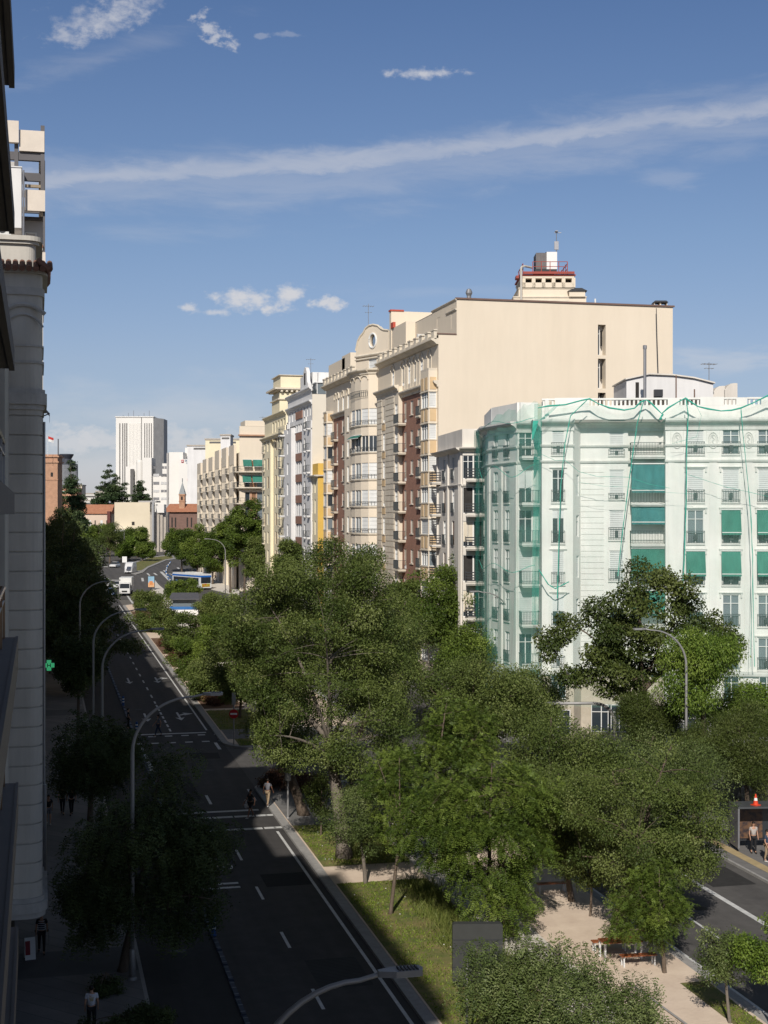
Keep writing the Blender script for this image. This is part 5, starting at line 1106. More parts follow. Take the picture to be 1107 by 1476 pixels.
m.prism(bayplan(.2), z0 - .38, z0 + .0); m.prism(bayplan(.12), z0 - .6, z0 - .38); m.prism(bayplan(.08), z0, z0 + .18); m.prism(bayplan(.08), ze - .9, ze - .6); m.build('string_course', mat('weathered_stone', (.42, .405, .38), .9, .2, 1.5), lb, (0, 0, 0))
m = MB(); m.tube([(-.55 + 1.15 * math.cos(t * math.pi / 12), Yb - .05, 26.9 + 1.35 * math.sin(t * math.pi / 12) * 0.95) for t in range(3, 13)], .09, 6); m.tube([(-.55 + .85 * math.cos(t * math.pi / 12), Yb - .03, 26.8 + 1.0 * math.sin(t * math.pi / 12)) for t in range(2, 13)], .05, 6); m.build('arch_moulding', mat('weathered_stone', (.42, .405, .38)), lb, (0, 0, 0))
# tiled eave round the bay
m = MB(); n = 17; ep = [(-3.2 + 3.75 * i / 12, Yb) for i in range(13)] + [(XB + .05, Yb + .25 + .5 * i) for i in range(9)]
m.prism(bayplan(.2), ze - .06, ze + .05); tm = MB()
for i in range(15):
    x = -3.2 + .26 * i; tm.tube([(x, Yb - .42, ze + .06), (x, Yb + .3, ze + .42)], [.12, .11], 7)
for i in range(14):
    y = Yb - .35 + .3 * i; tm.tube([(XB + .26, y, ze + .06), (XB - .2, y, ze + .42)], [.12, .11], 7)
tm.build('roof', mat('shaded_clay_tiles', (.17, .09, .065), .9, .25, 4), lb, (0, 0, 0)); m.build('eave', stone_l, lb, (0, 0, 0))
m = MB(); m.prism(bayplan(-.25, Yb + .2), ze + .05, 30.75); m.build('attic', stone_l, lb, (0, 0, 0)); m = MB(); m.prism(bayplan(-.12, Yb + .2), 30.6, 30.72); m.prism(bayplan(.0, Yb + .2), 30.72, 30.9); m.build('cornice', stone_l, lb, (0, 0, 0))
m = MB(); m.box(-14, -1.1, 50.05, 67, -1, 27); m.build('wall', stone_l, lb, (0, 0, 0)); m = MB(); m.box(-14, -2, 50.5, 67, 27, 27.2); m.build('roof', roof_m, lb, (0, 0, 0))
m = MB(); m.box(-1.12, -1.02, 50.2, 66, .3, 4.2); m.build('shopfront', dark_in, lb, (0, 0, 0)); m = MB(); m.tube([(XB + .08, 63, 4.6), (XB + .08, 63, 24)], .06, 8); m.tube([(XB + .1, 62.3, 3.4), (XB + .1, 62.3, 8.5)], .09, 8); m.build('drain_pipe', metal, lb, (0, 0, 0))
acunit(-1.3, 57.7, 30.95, 0, 'shaded fan unit on the parapet of the rounded bay', .6)

tw = thing('concrete_frame_building', 'beige concrete frame tower rising over the rounded bay at left', 'building', (-6, 76, 1.3), 0); TY = 68.0
def tz_(py): return zt(py, TY * CA + .2 * SA)
def tx_(px): return fx(Fr(0, TY, 0), px)[0]
bg_ = mat('beige_slab', (.64, .57, .49), .85, .08, 1); dk_ = mat('dark_frame', (.12, .115, .12), .8, .1, 1)
m = MB(); m.box(tx_(2), tx_(27), TY - .2, TY + .1, tz_(209), tz_(178)); m.box(tx_(27.5), tx_(64), TY, TY + .3, tz_(219), tz_(189)); m.box(tx_(64) - .25, tx_(64), TY + .3, TY + 17, tz_(219), tz_(189)); m.box(tx_(36), tx_(65), TY - .1, TY + .15, tz_(305), tz_(275)); m.box(tx_(65) - .25, tx_(65), TY, TY + 17, tz_(305), tz_(275)); m.box(tx_(50), tx_(65.5), TY - .1, TY + .15, tz_(396), tz_(364)); m.box(tx_(65) - .3, tx_(65), TY, TY + 17, tz_(396), tz_(364)); m.build('parapet', bg_, tw, (0, 0, 0))
m = MB()
for px in (23.5, 61.5): m.box(tx_(px) - .09, tx_(px) + .09, TY + .1, TY + .4, tz_(275), tz_(180))
m.box(tx_(8), tx_(60), TY + .15, TY + .4, tz_(231), tz_(219.6)); m.box(tx_(30), tx_(60), TY + .5, TY + .7, tz_(258), tz_(248))
for i in range(1, 5): m.box(tx_(61.5) - .09, tx_(61.5) + .09, TY + 4.0 * i, TY + 4.0 * i + .3, tz_(275), tz_(219)); m.box(tx_(15), tx_(61), TY + 4.0 * i, TY + 4.0 * i + .2, tz_(231), tz_(221))
m.box(tx_(62), tx_(65), TY + .15, TY + .5, tz_(396), tz_(230)); m.box(-14, tx_(63), TY + 1.2, TY + 17, tz_(309), tz_(305.5)); m.build('frame', dk_, tw, (0, 0, 0))
m = MB(); m.box(tx_(12), tx_(31), TY - .35, TY + 3, tz_(332), tz_(246)); m.box(tx_(12), tx_(32), TY - .4, TY + 3.05, tz_(246), tz_(244.5)); m.build('white_wall', white_w, tw, (0, 0, 0))
m = MB(); m.box(-14, tx_(64) - .05, TY + 1.6, TY + 17, 1, tz_(305) - .05); m.build('wall', mat('tower_wall', (.5, .48, .46), .9, .1, .6), tw, (0, 0, 0))
Ft = Fr(0, TY + 1.5, 0); 
window(tw, Ft, tx_(44), tz_(362), .55, 1.15, 'w'); m = MB(); m.box(tx_(36), tx_(62), TY + .0, TY + .12, tz_(357), tz_(353)); m.build('flower_box', mat('rust_brown', (.28, .11, .07), .8), tw, (0, 0, 0)); m = MB(); m.box(-14, tx_(63), TY + .3, TY + 1.7, tz_(362), tz_(359)); m.build('balcony', bg_, tw, (0, 0, 0))
m = MB(); m.tube([(tx_(34), TY - .42, tz_(365)), (tx_(34), TY - .42, tz_(250))], .05, 6); m.build('drain_pipe', metal, tw, (0, 0, 0)); m = MB(); m.box(tx_(36), tx_(61), TY + .25, TY + .4, tz_(269), tz_(265)); m.build('flower_trough', mat('straw', (.3, .24, .17), .9), tw, (0, 0, 0))
m = MB(); m.box(-14, -1, TY + 1.8, TY + 17, 30, tz_(222)); m.build('penthouse', mat('tower_wall', (.5, .48, .46)), tw, (0, 0, 0))

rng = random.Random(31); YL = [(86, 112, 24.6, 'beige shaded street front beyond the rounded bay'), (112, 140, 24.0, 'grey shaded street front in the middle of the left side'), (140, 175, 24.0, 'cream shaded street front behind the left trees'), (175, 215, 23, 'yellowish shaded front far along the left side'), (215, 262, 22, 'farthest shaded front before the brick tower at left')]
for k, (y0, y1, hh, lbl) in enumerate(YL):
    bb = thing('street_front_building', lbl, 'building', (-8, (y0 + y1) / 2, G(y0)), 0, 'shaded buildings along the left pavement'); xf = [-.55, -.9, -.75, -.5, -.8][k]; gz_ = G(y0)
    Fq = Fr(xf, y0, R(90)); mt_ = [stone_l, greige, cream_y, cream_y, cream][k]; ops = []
    for fl in range(1, int((hh - 3) / 3.2)):
        for j in range(int((y1 - y0) / 3.4)): ops.append((1.9 + j * 3.4, gz_ + 2.2 + fl * 3.2, 1.2, 2.0, pick(rng, 'sgcg'), ''))
    front(bb, Fq, .1, y1 - y0 - .1, 0, gz_, gz_ + hh, ops, mt_, ret=False, near=False, child=False)
    m = MB(); m.box(-14, xf - .25, y0 + .05, y1 - .05, 0, gz_ + hh); m.build('core', mt_, bb, (0, 0, 0)); m = MB(); m.box(xf - .3, xf + .65, y0 + .05, y1 - .05, gz_ + hh, gz_ + hh + .35); m.build('eave', mt_, bb, (0, 0, 0))
    for fl in range(1, int((hh - 3) / 3.2)):
        for j in range(0, int((y1 - y0) / 3.4), 3): balcony(bb, Fq, 1.9 + j * 3.4, gz_ + 2.15 + fl * 3.2, 2.2, .8, cream_t, .3)
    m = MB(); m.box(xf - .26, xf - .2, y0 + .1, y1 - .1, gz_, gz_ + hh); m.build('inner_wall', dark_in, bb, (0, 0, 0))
# awning and roof clutter sticking out above the second front
o = thing('roof_awning', 'folded awning sticking out from the roof terrace at left', 'awning', (.0, 98, 27.3), 0); m = MB(); m.quad((-.6, -1.5, .9), (.75, -1.5, -.6), (.75, 1.5, -.6), (-.6, 1.5, .9)); m.quad((.75, -1.5, -.6), (.75, -1.5, -1.1), (.75, 1.5, -1.1), (.75, 1.5, -.6)); m.build('canopy', mat('grey_canvas', (.25, .25, .27), .8), o); m = MB(); m.tube([(-.6, -1.4, -1.2), (.75, -1.4, -.6)], .04, 5); m.build('arm', dark_metal, o)

# ================================================================== far buildings
def farbox(name, lbl, px0, px1, pt, pb, t, depth, mt_, ang=-YAW):
    x, y = P(px0, t); o = thing(name, lbl, 'building', (x, y, zt(pb, t)), ang); w = (px1 - px0) * t / FPX; h = (pb - pt) * t / FPX
    m = MB(); m.box(0, w, 0, depth, -3, h); m.build('wall', mt_, o); return o, w, h, t / FPX
def slots(o, rects, y0, y1, mt_, name='window'):
    m = MB()
    for x0, x1, z0, z1 in rects: m.box(x0, x1, y0, y1, z0, z1)
    return m.build(name, mt_, o)
wt_white = mat('tower_white', (.72, .70, .66), .8, .05, .05); slit = mat('window_slit', (.13, .125, .12), .4, .1, .1)
o, w, h, k = farbox('office_tower', 'tall white office tower with vertical window slits on the skyline', 167, 221, 601, 782, 900, 24, wt_white, -YAW)
for c in (172, 176.2, 179.2, 182): slots(o, [((c - 167) * k, (c - 167 + 1.5) * k, 60 * k, 172 * k if c > 0 else 0)], -.12, .2, slit)
for c in (208, 211.2, 214.4, 217.6): slots(o, [((c - 167) * k, (c - 167 + 1.3) * k, 60 * k, 172 * k)], -.12, .2, slit)
slots(o, [((203.6 - 167) * k, (204.6 - 167) * k, 10 * k, 181 * k)], -.1, .2, slit, 'joint')
m = MB()
for c in range(186, 203, 2): m.box((c - 167) * k, (c - 166.5) * k, -.35, 0, 30 * k, 172 * k)
m.box(-.5, w + .3, -.5, 24.3, 180.5 * k, 181.8 * k); m.build('fin', wt_white, o)
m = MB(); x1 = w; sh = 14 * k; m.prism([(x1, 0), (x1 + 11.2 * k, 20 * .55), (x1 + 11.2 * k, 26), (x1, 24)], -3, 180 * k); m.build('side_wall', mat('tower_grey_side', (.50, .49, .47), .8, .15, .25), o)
m = MB()
for i in range(6): x = w * (.15 + .14 * i); m.tube([(x, 6, h), (x, 6, h + (1.5 + 1.5 * (i % 3)))], .12, 4)
m.build('mast', metal, o)
o, w, h, k = farbox('hospital', 'white hospital complex with a red cross on its tall end wing', 234, 302, 668, 782, 630, 22, wt_white)
m = MB(); m.box(-27 * k, -14 * k, -3, 8, -3, 122 * k); m.box(-45 * k, -27 * k, 2, 10, -3, 112 * k); m.box(-36 * k, -32.5 * k, .5, 2, -3, 116 * k); m.box(14 * k, 34 * k, -9, 3, -3, 129 * k); m.box(31 * k, 72 * k, -16, 1, -3, 118 * k); m.box(32 * k, 60 * k, 2, 12, 118 * k, 137 * k); m.box(-55 * k, -45 * k, 4, 14, -3, 110 * k); m.build('wing', wt_white, o)
m = MB(); m.lathe([(5 * k, -3), (5 * k, 116 * k), (4.2 * k, 119 * k)], -33 * k, 1, 14); m.build('stair_drum', wt_white, o)
m = MB(); rws = [(672, 675.5), (683, 687), (694.5, 698.5), (706, 709.5), (717, 720.5)]
for i, (a, c) in enumerate(rws):
    for j, (p0, p1) in enumerate(((211, 218), (221.5, 230), (232.5, 236.5), (237.2, 241), (243, 246.5))): m.box((p0 - 234) * k, (p1 - 234) * k, -3.1 if p1 < 0 else -.12, .1, (782 - c) * k, (782 - a) * k)
m.v = [(x, y, z) for x, y, z in m.v]; m.build('window', mat('far_window', (.2, .2, .21), .3, .5, .3), o)
m = MB(); m.box(-27 * k, 15 * k, -.9, 0, -3, 96 * k); m.build('wing', wt_white, o)
for i, (a, c) in enumerate(rws[0:]):
    for p0, p1, s in ((211, 218, 0), (221.5, 230, 1), (232.5, 236.5, 0), (237.2, 241, 0), (243, 246.5, 1)):
        if (782 - c) < 96: slots(o, [((p0 - 234) * k, (p1 - 234) * k, (782 - c) * k, (782 - a) * k)], -1.05, -.8, MAT['far_window'] if (i + s) % 2 else mat('far_shutter', (.5, .5, .5), .7), 'window')
slots(o, [(14 * k - 1, 14 * k - .2, 5, 128 * k)], -9.1, -8, mat('far_joint', (.35, .34, .33), .8), 'joint'); m = MB(); m.box(-46 * k, -41.5 * k, -.4, 2.2, 60 * k, 106 * k); m.build('balcony_recess', slit, o)
redc = mat('red_cross', (.42, .03, .05), .6, .05); m = MB(); cx_, cz_, a = (284 - 234) * k, (782 - 693) * k, 3.4 * k * .55; L_ = 6.8 * k
m.box(cx_ - 1.9 * k, cx_ + 1.9 * k, -16.4, -16, cz_ - L_, cz_ + L_); m.box(cx_ - L_, cx_ + L_, -16.38, -16.01, cz_ - 1.9 * k, cz_ + 1.9 * k); m.build('red_cross', redc, o)
m = MB(); cx_, cz_ = (270.5 - 234) * k, (782 - 663.5) * k - 1; m.box(cx_ - 1.6 * k, cx_ + 1.6 * k, -16.3, -16, cz_ - 1.9 * k, cz_ + 1.9 * k); m.build('emblem', redc, o); m = MB(); m.box(cx_ - .4 * k, cx_ + .4 * k, -16.5, -16.3, cz_ - k, cz_ + k); m.box(cx_ - k, cx_ + k, -16.48, -16.31, cz_ - .4 * k, cz_ + .4 * k); m.build('emblem', white_p, o)
m = MB(); m.box(cx_ - 2.2 * k, cx_ + 30 * k, -15.9, -15.8, cz_ - 4.2 * k, cz_ + 2.6 * k); m.build('sign_board', white_p, o)
def text_mesh(s, size, mt_, parent, loc, rot=(R(90), 0, 0), name='lettering', ext=.05):
    c = bpy.data.curves.new(name, 'FONT'); c.body = s; c.size = size; c.extrude = ext; t = bpy.data.objects.new(name, c); sc.collection.objects.link(t)
    dg = bpy.context.evaluated_depsgraph_get(); me = bpy.data.meshes.new_from_object(t.evaluated_get(dg)); bpy.data.objects.remove(t); me.materials.clear(); me.materials.append(mt_)
    q = bpy.data.objects.new(name, me); sc.collection.objects.link(q); q.parent = parent; q.location = loc; q.rotation_euler = rot; return q
blue_l = mat('sign_blue_letters', (.05, .16, .30), .6, 0)
text_mesh('CRUZ ROJA', 2.2 * k * 1.3, blue_l, o, (cx_ + 3 * k, -16.2, cz_ - .2 * k)); text_mesh('HOSPITAL', 2.0 * k * 1.2, blue_l, o, (cx_ + 5 * k, -16.2, cz_ - 3.2 * k))
o, w, h, k = farbox('dark_round_tower', 'dark glass round tower with a drum on top, far left skyline', 84, 85, 700, 782, 1050, .5, slit)
m = MB(); rad = 12.8 * k; m.lathe([(rad, -3), (rad, 109 * k), (rad * 1.03, 110 * k), (rad * 1.03, 113 * k), (rad, 113.5 * k)], 12 * k, rad, 28); m.build('drum', mat('dark_facade', (.07, .075, .09), .35, .35, .12), o)
m = MB(); m.lathe([(rad * .9, 113 * k), (rad * .55, 121 * k), (rad * .8, 126.5 * k), (rad * .8, 128 * k), (.1, 128.5 * k)], 9 * k, rad, 24); m.box(-3 * k, 8 * k, rad - 4, rad + 4, 112 * k, 123 * k); m.build('crown', mat('dark_crown', (.045, .05, .065), .4, .1), o)
m = MB()
for i in range(30): a = math.pi * (1 + i / 29); m.box(12 * k + rad * 1.02 * math.cos(a) - .25, 12 * k + rad * 1.02 * math.cos(a) + .25, rad + rad * 1.02 * math.sin(a) - .4, rad + rad * 1.02 * math.sin(a) + .4, 0, 112 * k)
for j in range(14): m.lathe([(rad * 1.01, (j * 8) * k), (rad * 1.035, (j * 8 + .5) * k), (rad * 1.035, (j * 8 + 1.3) * k), (rad * 1.01, (j * 8 + 1.8) * k)], 12 * k, rad, 28)
m.build('mullion', mat('grey_mullion', (.22, .23, .25), .5, .1), o); m = MB(); m.tube([(-3 * k, rad, 110 * k), (-3 * k, rad, 150 * k)], .5, 4); m.build('mast', metal, o)
# brick tower with the flag
o, w, h, k = farbox('brick_tower', 'square orange brick tower with a small dark window at the left', 62, 83, 655, 790, 415, 6, brick_o)
m = MB(); m.box(-.1, w + .4, -.35, 6.3, 123 * k, 125 * k); m.box(-.1, w + .5, -.45, 6.4, 131 * k, 133 * k); m.box(0, w + .2, -.15, 6, 98 * k, 99 * k); m.build('cornice', brick_o, o)
slots(o, [(11 * k, 14.5 * k, 103 * k, 109 * k)], -.05, .1, dark_in); m = MB(); m.box(0, 20 * k, -5, 0, -3, 40 * k); m.build('annex', brick_o, o); slots(o, [(3 * k, 6 * k, 9 * k, 15 * k), (12 * k, 15 * k, 9 * k, 15 * k)], -5.06, -4.9, dark_in, 'window')
x, y = P(69, 411); o = thing('flagpole', 'white pole with a red and white flag on the brick tower', 'flagpole', (x, y, zt(655, 411)), -YAW); m = MB(); m.tube([(0, 0, -.5), (0, 0, 27 * k)], .06, 5); m.build('pole', white_p, o); m = MB(); nn_ = 6
for mi, (a, c) in enumerate(((0, .5), (.5, 1))): m.mat(mi); m.add([(.1 + 1.5 * i / nn_, .2 * math.sin(i * 1.3), 26 * k - .9 * (a if r == 0 else c) * 1.6 - .25 * i / nn_ * 2) for r in (0, 1) for i in range(nn_ + 1)], [(i, i + 1, nn_ + 2 + i, nn_ + 1 + i) for i in range(nn_)])
m.build('flag', [mat('flag_red', (.5, .05, .04), .8), mat('flag_white', (.7, .7, .68), .8)], o)
# pale house with the long tiled roof
o, w, h, k = farbox('tiled_roof_house', 'long pink-beige house with a red tiled roof behind the conifers', 82, 159, 740, 800, 470, 12, mat('pink_plaster', (.62, .50, .40), .9, .1, .2))
m = MB(); m.slab([(-.4, h - .2), (w + .3, h - .2), (w + .3, h), (-.4, h)], -.5, 0); m.add([(-.5, -.6, h - .1), (w + .4, -.6, h - .1), (w + .4, 5, h + 13 * k), (-.5, 5, h + 13 * k), (-.5, 12, h), (w + .4, 12, h)], [(0, 1, 2, 3), (3, 2, 5, 4), (0, 3, 4), (1, 5, 2)]); m.build('roof', tile_m, o)
for i in range(9):
    x0 = (4 + 8.4 * i) * k; slots(o, [(x0, x0 + (3.2 if i % 2 else 1.6) * k, 40 * k, 50 * k)], -.06, .1, shut_w if i % 2 else dark_in); slots(o, [(x0, x0 + 3 * k, 16 * k, 26 * k)], -.06, .1, shut_w if i % 3 else dark_in); 
m = MB(); m.box(74 * k, 78.5 * k, -2, 0, 0, h + 3 * k); m.build('gable', mat('dark_brick', (.13, .05, .045), .9), o)
# beige flat block with the silver duct
o, w, h, k = farbox('flat_beige_block', 'plain pale yellow block with a silver duct and vertical piers on its side', 165, 216, 724, 800, 455, 10, mat('pale_yellow_wall', (.66, .58, .44), .9, .06, .2))
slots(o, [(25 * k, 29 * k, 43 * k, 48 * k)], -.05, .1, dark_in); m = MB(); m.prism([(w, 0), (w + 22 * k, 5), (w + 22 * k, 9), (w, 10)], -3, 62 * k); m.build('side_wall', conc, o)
m = MB()
for i in range(5): f_ = (i + .5) / 5; x = w + 22 * k * f_; y = 5 * f_; m.box(x - .5, x + .2, y - .5, y + .3, -2, 58 * k)
m.build('pier', conc, o); m = MB(); m.box(36 * k, 52 * k, 1, 6, h - 2.2, h); m.box(34 * k, 60 * k, .5, 9, h, h + .5); m.build('roof_recess', mat('grey_metal_roof', (.35, .34, .33), .6), o); m = MB(); m.tube([(w + 5 * k, -1.0, 20 * k), (w + 5 * k, -1.0, h - 1), (w + 4.5 * k, 1.5, h + .4)], 1.9 * k, 10); m.build('duct', mat('silver_duct', (.5, .5, .5), .35, .05, metal=.4), o)
m = MB(); m.box(w + 7 * k, w + 19 * k, 2, 7, 61 * k, 73 * k); m.build('roof_box', wt_white, o); m = MB(); m.box(2 * k, 24 * k, -3, 0, 27 * k, 34 * k); m.build('canopy', mat('navy_canopy', (.015, .03, .10), .6), o); m = MB(); m.box(0, 24 * k, -3.3, 0, 34 * k, 36.5 * k); m.build('canopy_roof', white_p, o)
# brick church with the slate spire
o, w, h, k = farbox('brick_church', 'dark brick church with a small slate spire between beige block and apartment row', 238, 289, 738, 805, 520, 12, brickmat('church_brick', (.20, .11, .09), (.16, .085, .07), (.2, .15, .12), .5, .16, .02))
m = MB(); m.add([(-2 * k, -1, h), (w + 2, -1, h), (w + 2, 6, h + 12 * k), (3 * k, 6, h + 12 * k), (w + 2, 13, h), (-2 * k, 13, h)], [(0, 1, 2, 3), (3, 2, 4, 5), (0, 3, 5), (1, 4, 2)]); m.build('roof', tile_m, o)
m = MB(); m.box(19 * k, 27 * k, 2, 5, h, h + 26 * k); m.box(18.4 * k, 27.6 * k, 1.8, 5.2, h + 15 * k, h + 16 * k); m.box(18.4 * k, 27.6 * k, 1.8, 5.2, h + 24 * k, h + 26 * k); m.build('belfry', brick_o, o); slots(o, [(21.6 * k, 24.4 * k, h + 17.5 * k, h + 22.5 * k)], 1.95, 2.1, dark_in); m = MB(); a = (23 * k, 3.5); m.add([(18.6 * k, 1.9, h + 26 * k), (27.4 * k, 1.9, h + 26 * k), (27.4 * k, 5.1, h + 26 * k), (18.6 * k, 5.1, h + 26 * k), (a[0], a[1], h + 44 * k)], [(0, 1, 4), (1, 2, 4), (2, 3, 4), (3, 0, 4)]); m.tube([(a[0], a[1], h + 43 * k), (a[0], a[1], h + 49 * k)], .15, 4); m.build('spire', mat('slate', (.19, .21, .22), .5, .1), o)
for x0 in (3, 9, 14, 31, 37): slots(o, [(x0 * k, (x0 + 2) * k, h - 22 * k, h - 8 * k)], -.05, .1, dark_in)
for x0, x1, pt, t, mt_, lbl, nm in ((106, 118, 700, 700, cream, 'small cream rooftop block right of the dark round tower', 'rooftop_block'), (110, 148, 712, 720, wt_white, 'low white block with a dark window band between the conifers', 'low_block'), (120, 139, 722, 640, wt_white, 'small bright white cube house between the conifers', 'cube_house'), (104, 152, 730, 600, mat('terracotta_wall', (.5, .27, .17), .9), 'terracotta house with a pale band between the conifers', 'terracotta_house'), (86, 112, 705, 690, mat('terracotta_wall', (.5, .27, .17)), 'terracotta roof just under the dark round tower', 'terracotta_house'), (138, 152, 709, 690, conc, 'grey concrete block end left of the big cedar', 'low_block'), (270, 345, 643, 560, white_w, 'white rooftop wing behind the far apartment row', 'roof_wing'), (296, 345, 634, 500, cream_y, 'pale yellow upper floors behind the far apartment row', 'rear_block'), (318, 332, 628, 480, white_w, 'little white roof cabin above the far apartment row', 'roof_cabin')):
    o, w, h, k = farbox(nm, lbl, x0, x1, pt, 784, t, 9, mt_)
    m = MB(); m.box(.12 * w, .9 * w, -.08, .1, h - 5 * k, h - 2.4 * k); m.build('window', slit if nm != 'terracotta_house' else mat('pale_teal', (.3, .45, .42), .8), o); m = MB(); m.box(-.3, w + .3, -.3, 9.2, h, h + .5); m.build('roof', conc if nm != 'terracotta_house' else tile_m, o)
# a broken line of roofs along the horizon
rng = random.Random(77)
for i in range(16):
    px = 60 + i * 15 + rng.uniform(-4, 4); t = rng.uniform(1150, 1500); o, w, h, k = farbox('distant_building', ['leftmost', 'second', 'third', 'fourth', 'fifth', 'sixth', 'seventh', 'eighth', 'ninth', 'tenth', 'eleventh', 'twelfth', 'thirteenth', 'fourteenth', 'fifteenth', 'rightmost'][i] + ' low ' + ['tan', 'grey-white', 'brick-coloured'][i % 3] + ' building on the horizon counting from the left', px, px + rng.uniform(14, 26), rng.uniform(728, 738), 790, t, 20, mat('far_a' + str(i % 3), [(.5, .44, .37), (.58, .56, .52), (.45, .33, .26)][i % 3], .9, .1, .05)); o['group'] = 'distant buildings on the horizon'
    m = MB()
    for j in range(4): m.box(w * (.1 + .22 * j), w * (.2 + .22 * j), -.2, .2, h - 5, h - 2.5)
    m.build('window', slit, o)
# ================================================================== trees
bark = mat('bark', (.085, .062, .045), .95, 0, 5, (.16, .125, .095), bump=.6, bscale=14, streak=.3)
bark_g = mat('bark_grey', (.13, .11, .09), .95, 0, 5, (.21, .18, .15), bump=.6, bscale=14, streak=.3)
LM = {
 'elm': leafmat('leaf_elm', [(.052, .078, .018), (.10, .132, .032), (.17, .20, .065)], .36),
 'celtis': leafmat('leaf_hackberry', [(.052, .076, .022), (.092, .125, .036), (.165, .195, .075)], .25),
 'robinia': leafmat('leaf_locust', [(.044, .074, .012), (.082, .122, .020), (.155, .205, .038)], .35),
 'plane': leafmat('leaf_dark', [(.042, .062, .015), (.070, .092, .022), (.115, .135, .04)], .25),
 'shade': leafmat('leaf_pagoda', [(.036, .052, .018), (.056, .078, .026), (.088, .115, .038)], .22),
 'lime': leafmat('leaf_lime', [(.060, .105, .015), (.11, .17, .025), (.18, .24, .045)], .4),
 'pine': leafmat('leaf_pine', [(.040, .058, .012), (.065, .088, .020), (.10, .12, .035)], .2),
 'cedar': leafmat('leaf_cedar', [(.026, .046, .018), (.042, .066, .026), (.072, .098, .040)], .15),
}
MULT = 2.1
def unit(a): return a / np.maximum(1e-6, np.linalg.norm(a, axis=1, keepdims=True))
def leaves_mesh(P0, A, Nn, Ln, Wd, tint, m_):
    """rhombic leaves: P0 base, A along, Nn normal"""
    n = len(P0); Bt = unit(np.cross(A, Nn)); L_ = Ln[:, None]; W_ = Wd[:, None]
    v = np.empty((n, 4, 3), np.float32); v[:, 0] = P0; v[:, 1] = P0 + A * L_ * .45 + Bt * W_ * .5 + Nn * W_ * .12; v[:, 2] = P0 + A * L_; v[:, 3] = P0 + A * L_ * .45 - Bt * W_ * .5 + Nn * W_ * .12
    me = bpy.data.meshes.new('crown'); me.vertices.add(4 * n); me.vertices.foreach_set('co', v.reshape(-1)); me.loops.add(4 * n); me.loops.foreach_set('vertex_index', np.arange(4 * n, dtype=np.int32))
    me.polygons.add(n); me.polygons.foreach_set('loop_start', np.arange(0, 4 * n, 4, dtype=np.int32)); me.update(calc_edges=True)
    at = me.attributes.new('tint', 'FLOAT', 'FACE'); at.data.foreach_set('value', tint.astype(np.float32)); me.materials.append(m_); return me
def crown_points(rs, kind, lobes, ncl):
    """clump centres inside a set of lobes (cx,cy,cz,rx,ry,rz)"""
    L = np.array(lobes, float); vol = L[:, 3] * L[:, 4] * L[:, 5]; out = []; w = vol ** .8 / np.sum(vol ** .8)
    w = w / w.sum() * .999999
    for li, k in enumerate(rs.multinomial(ncl, w) if len(w) > 1 else [ncl]):
        if k == 0: continue
        d = unit(rs.normal(size=(k, 3))); r = rs.uniform(.28, 1, size=(k, 1)) ** .5
        bump = 1 + .16 * np.sin(d[:, :1] * 5 + li) * np.cos(d[:, 1:2] * 4 + 2 * li) + .10 * np.sin(d[:, 2:3] * 7 + d[:, :1] * 6 + li * 3)
        if kind in ('umbrella',): d[:, 2] = np.abs(d[:, 2]) * .8 - .15
        p = L[li, :3] + d * r * bump * L[li, 3:6]; out.append(p)
    C = np.concatenate(out); q = C - L[0, :3]; sc = 2.6 / max(1.0, L[:, 3].max() * .45); ph = C[0, 0] * 7
    h = np.sin(q[:, 0] * sc + ph) * np.cos(q[:, 1] * sc * .9 - ph) + np.sin(q[:, 2] * sc * 1.2 + q[:, 0] * sc * .6 + ph)
    keep = (h > -1.0) if shape_ok(kind, len(C)) else np.ones(len(C), bool)
    return C[keep] if keep.sum() > 12 else C
def shape_ok(kind, n): return kind == 'round' and n > 40
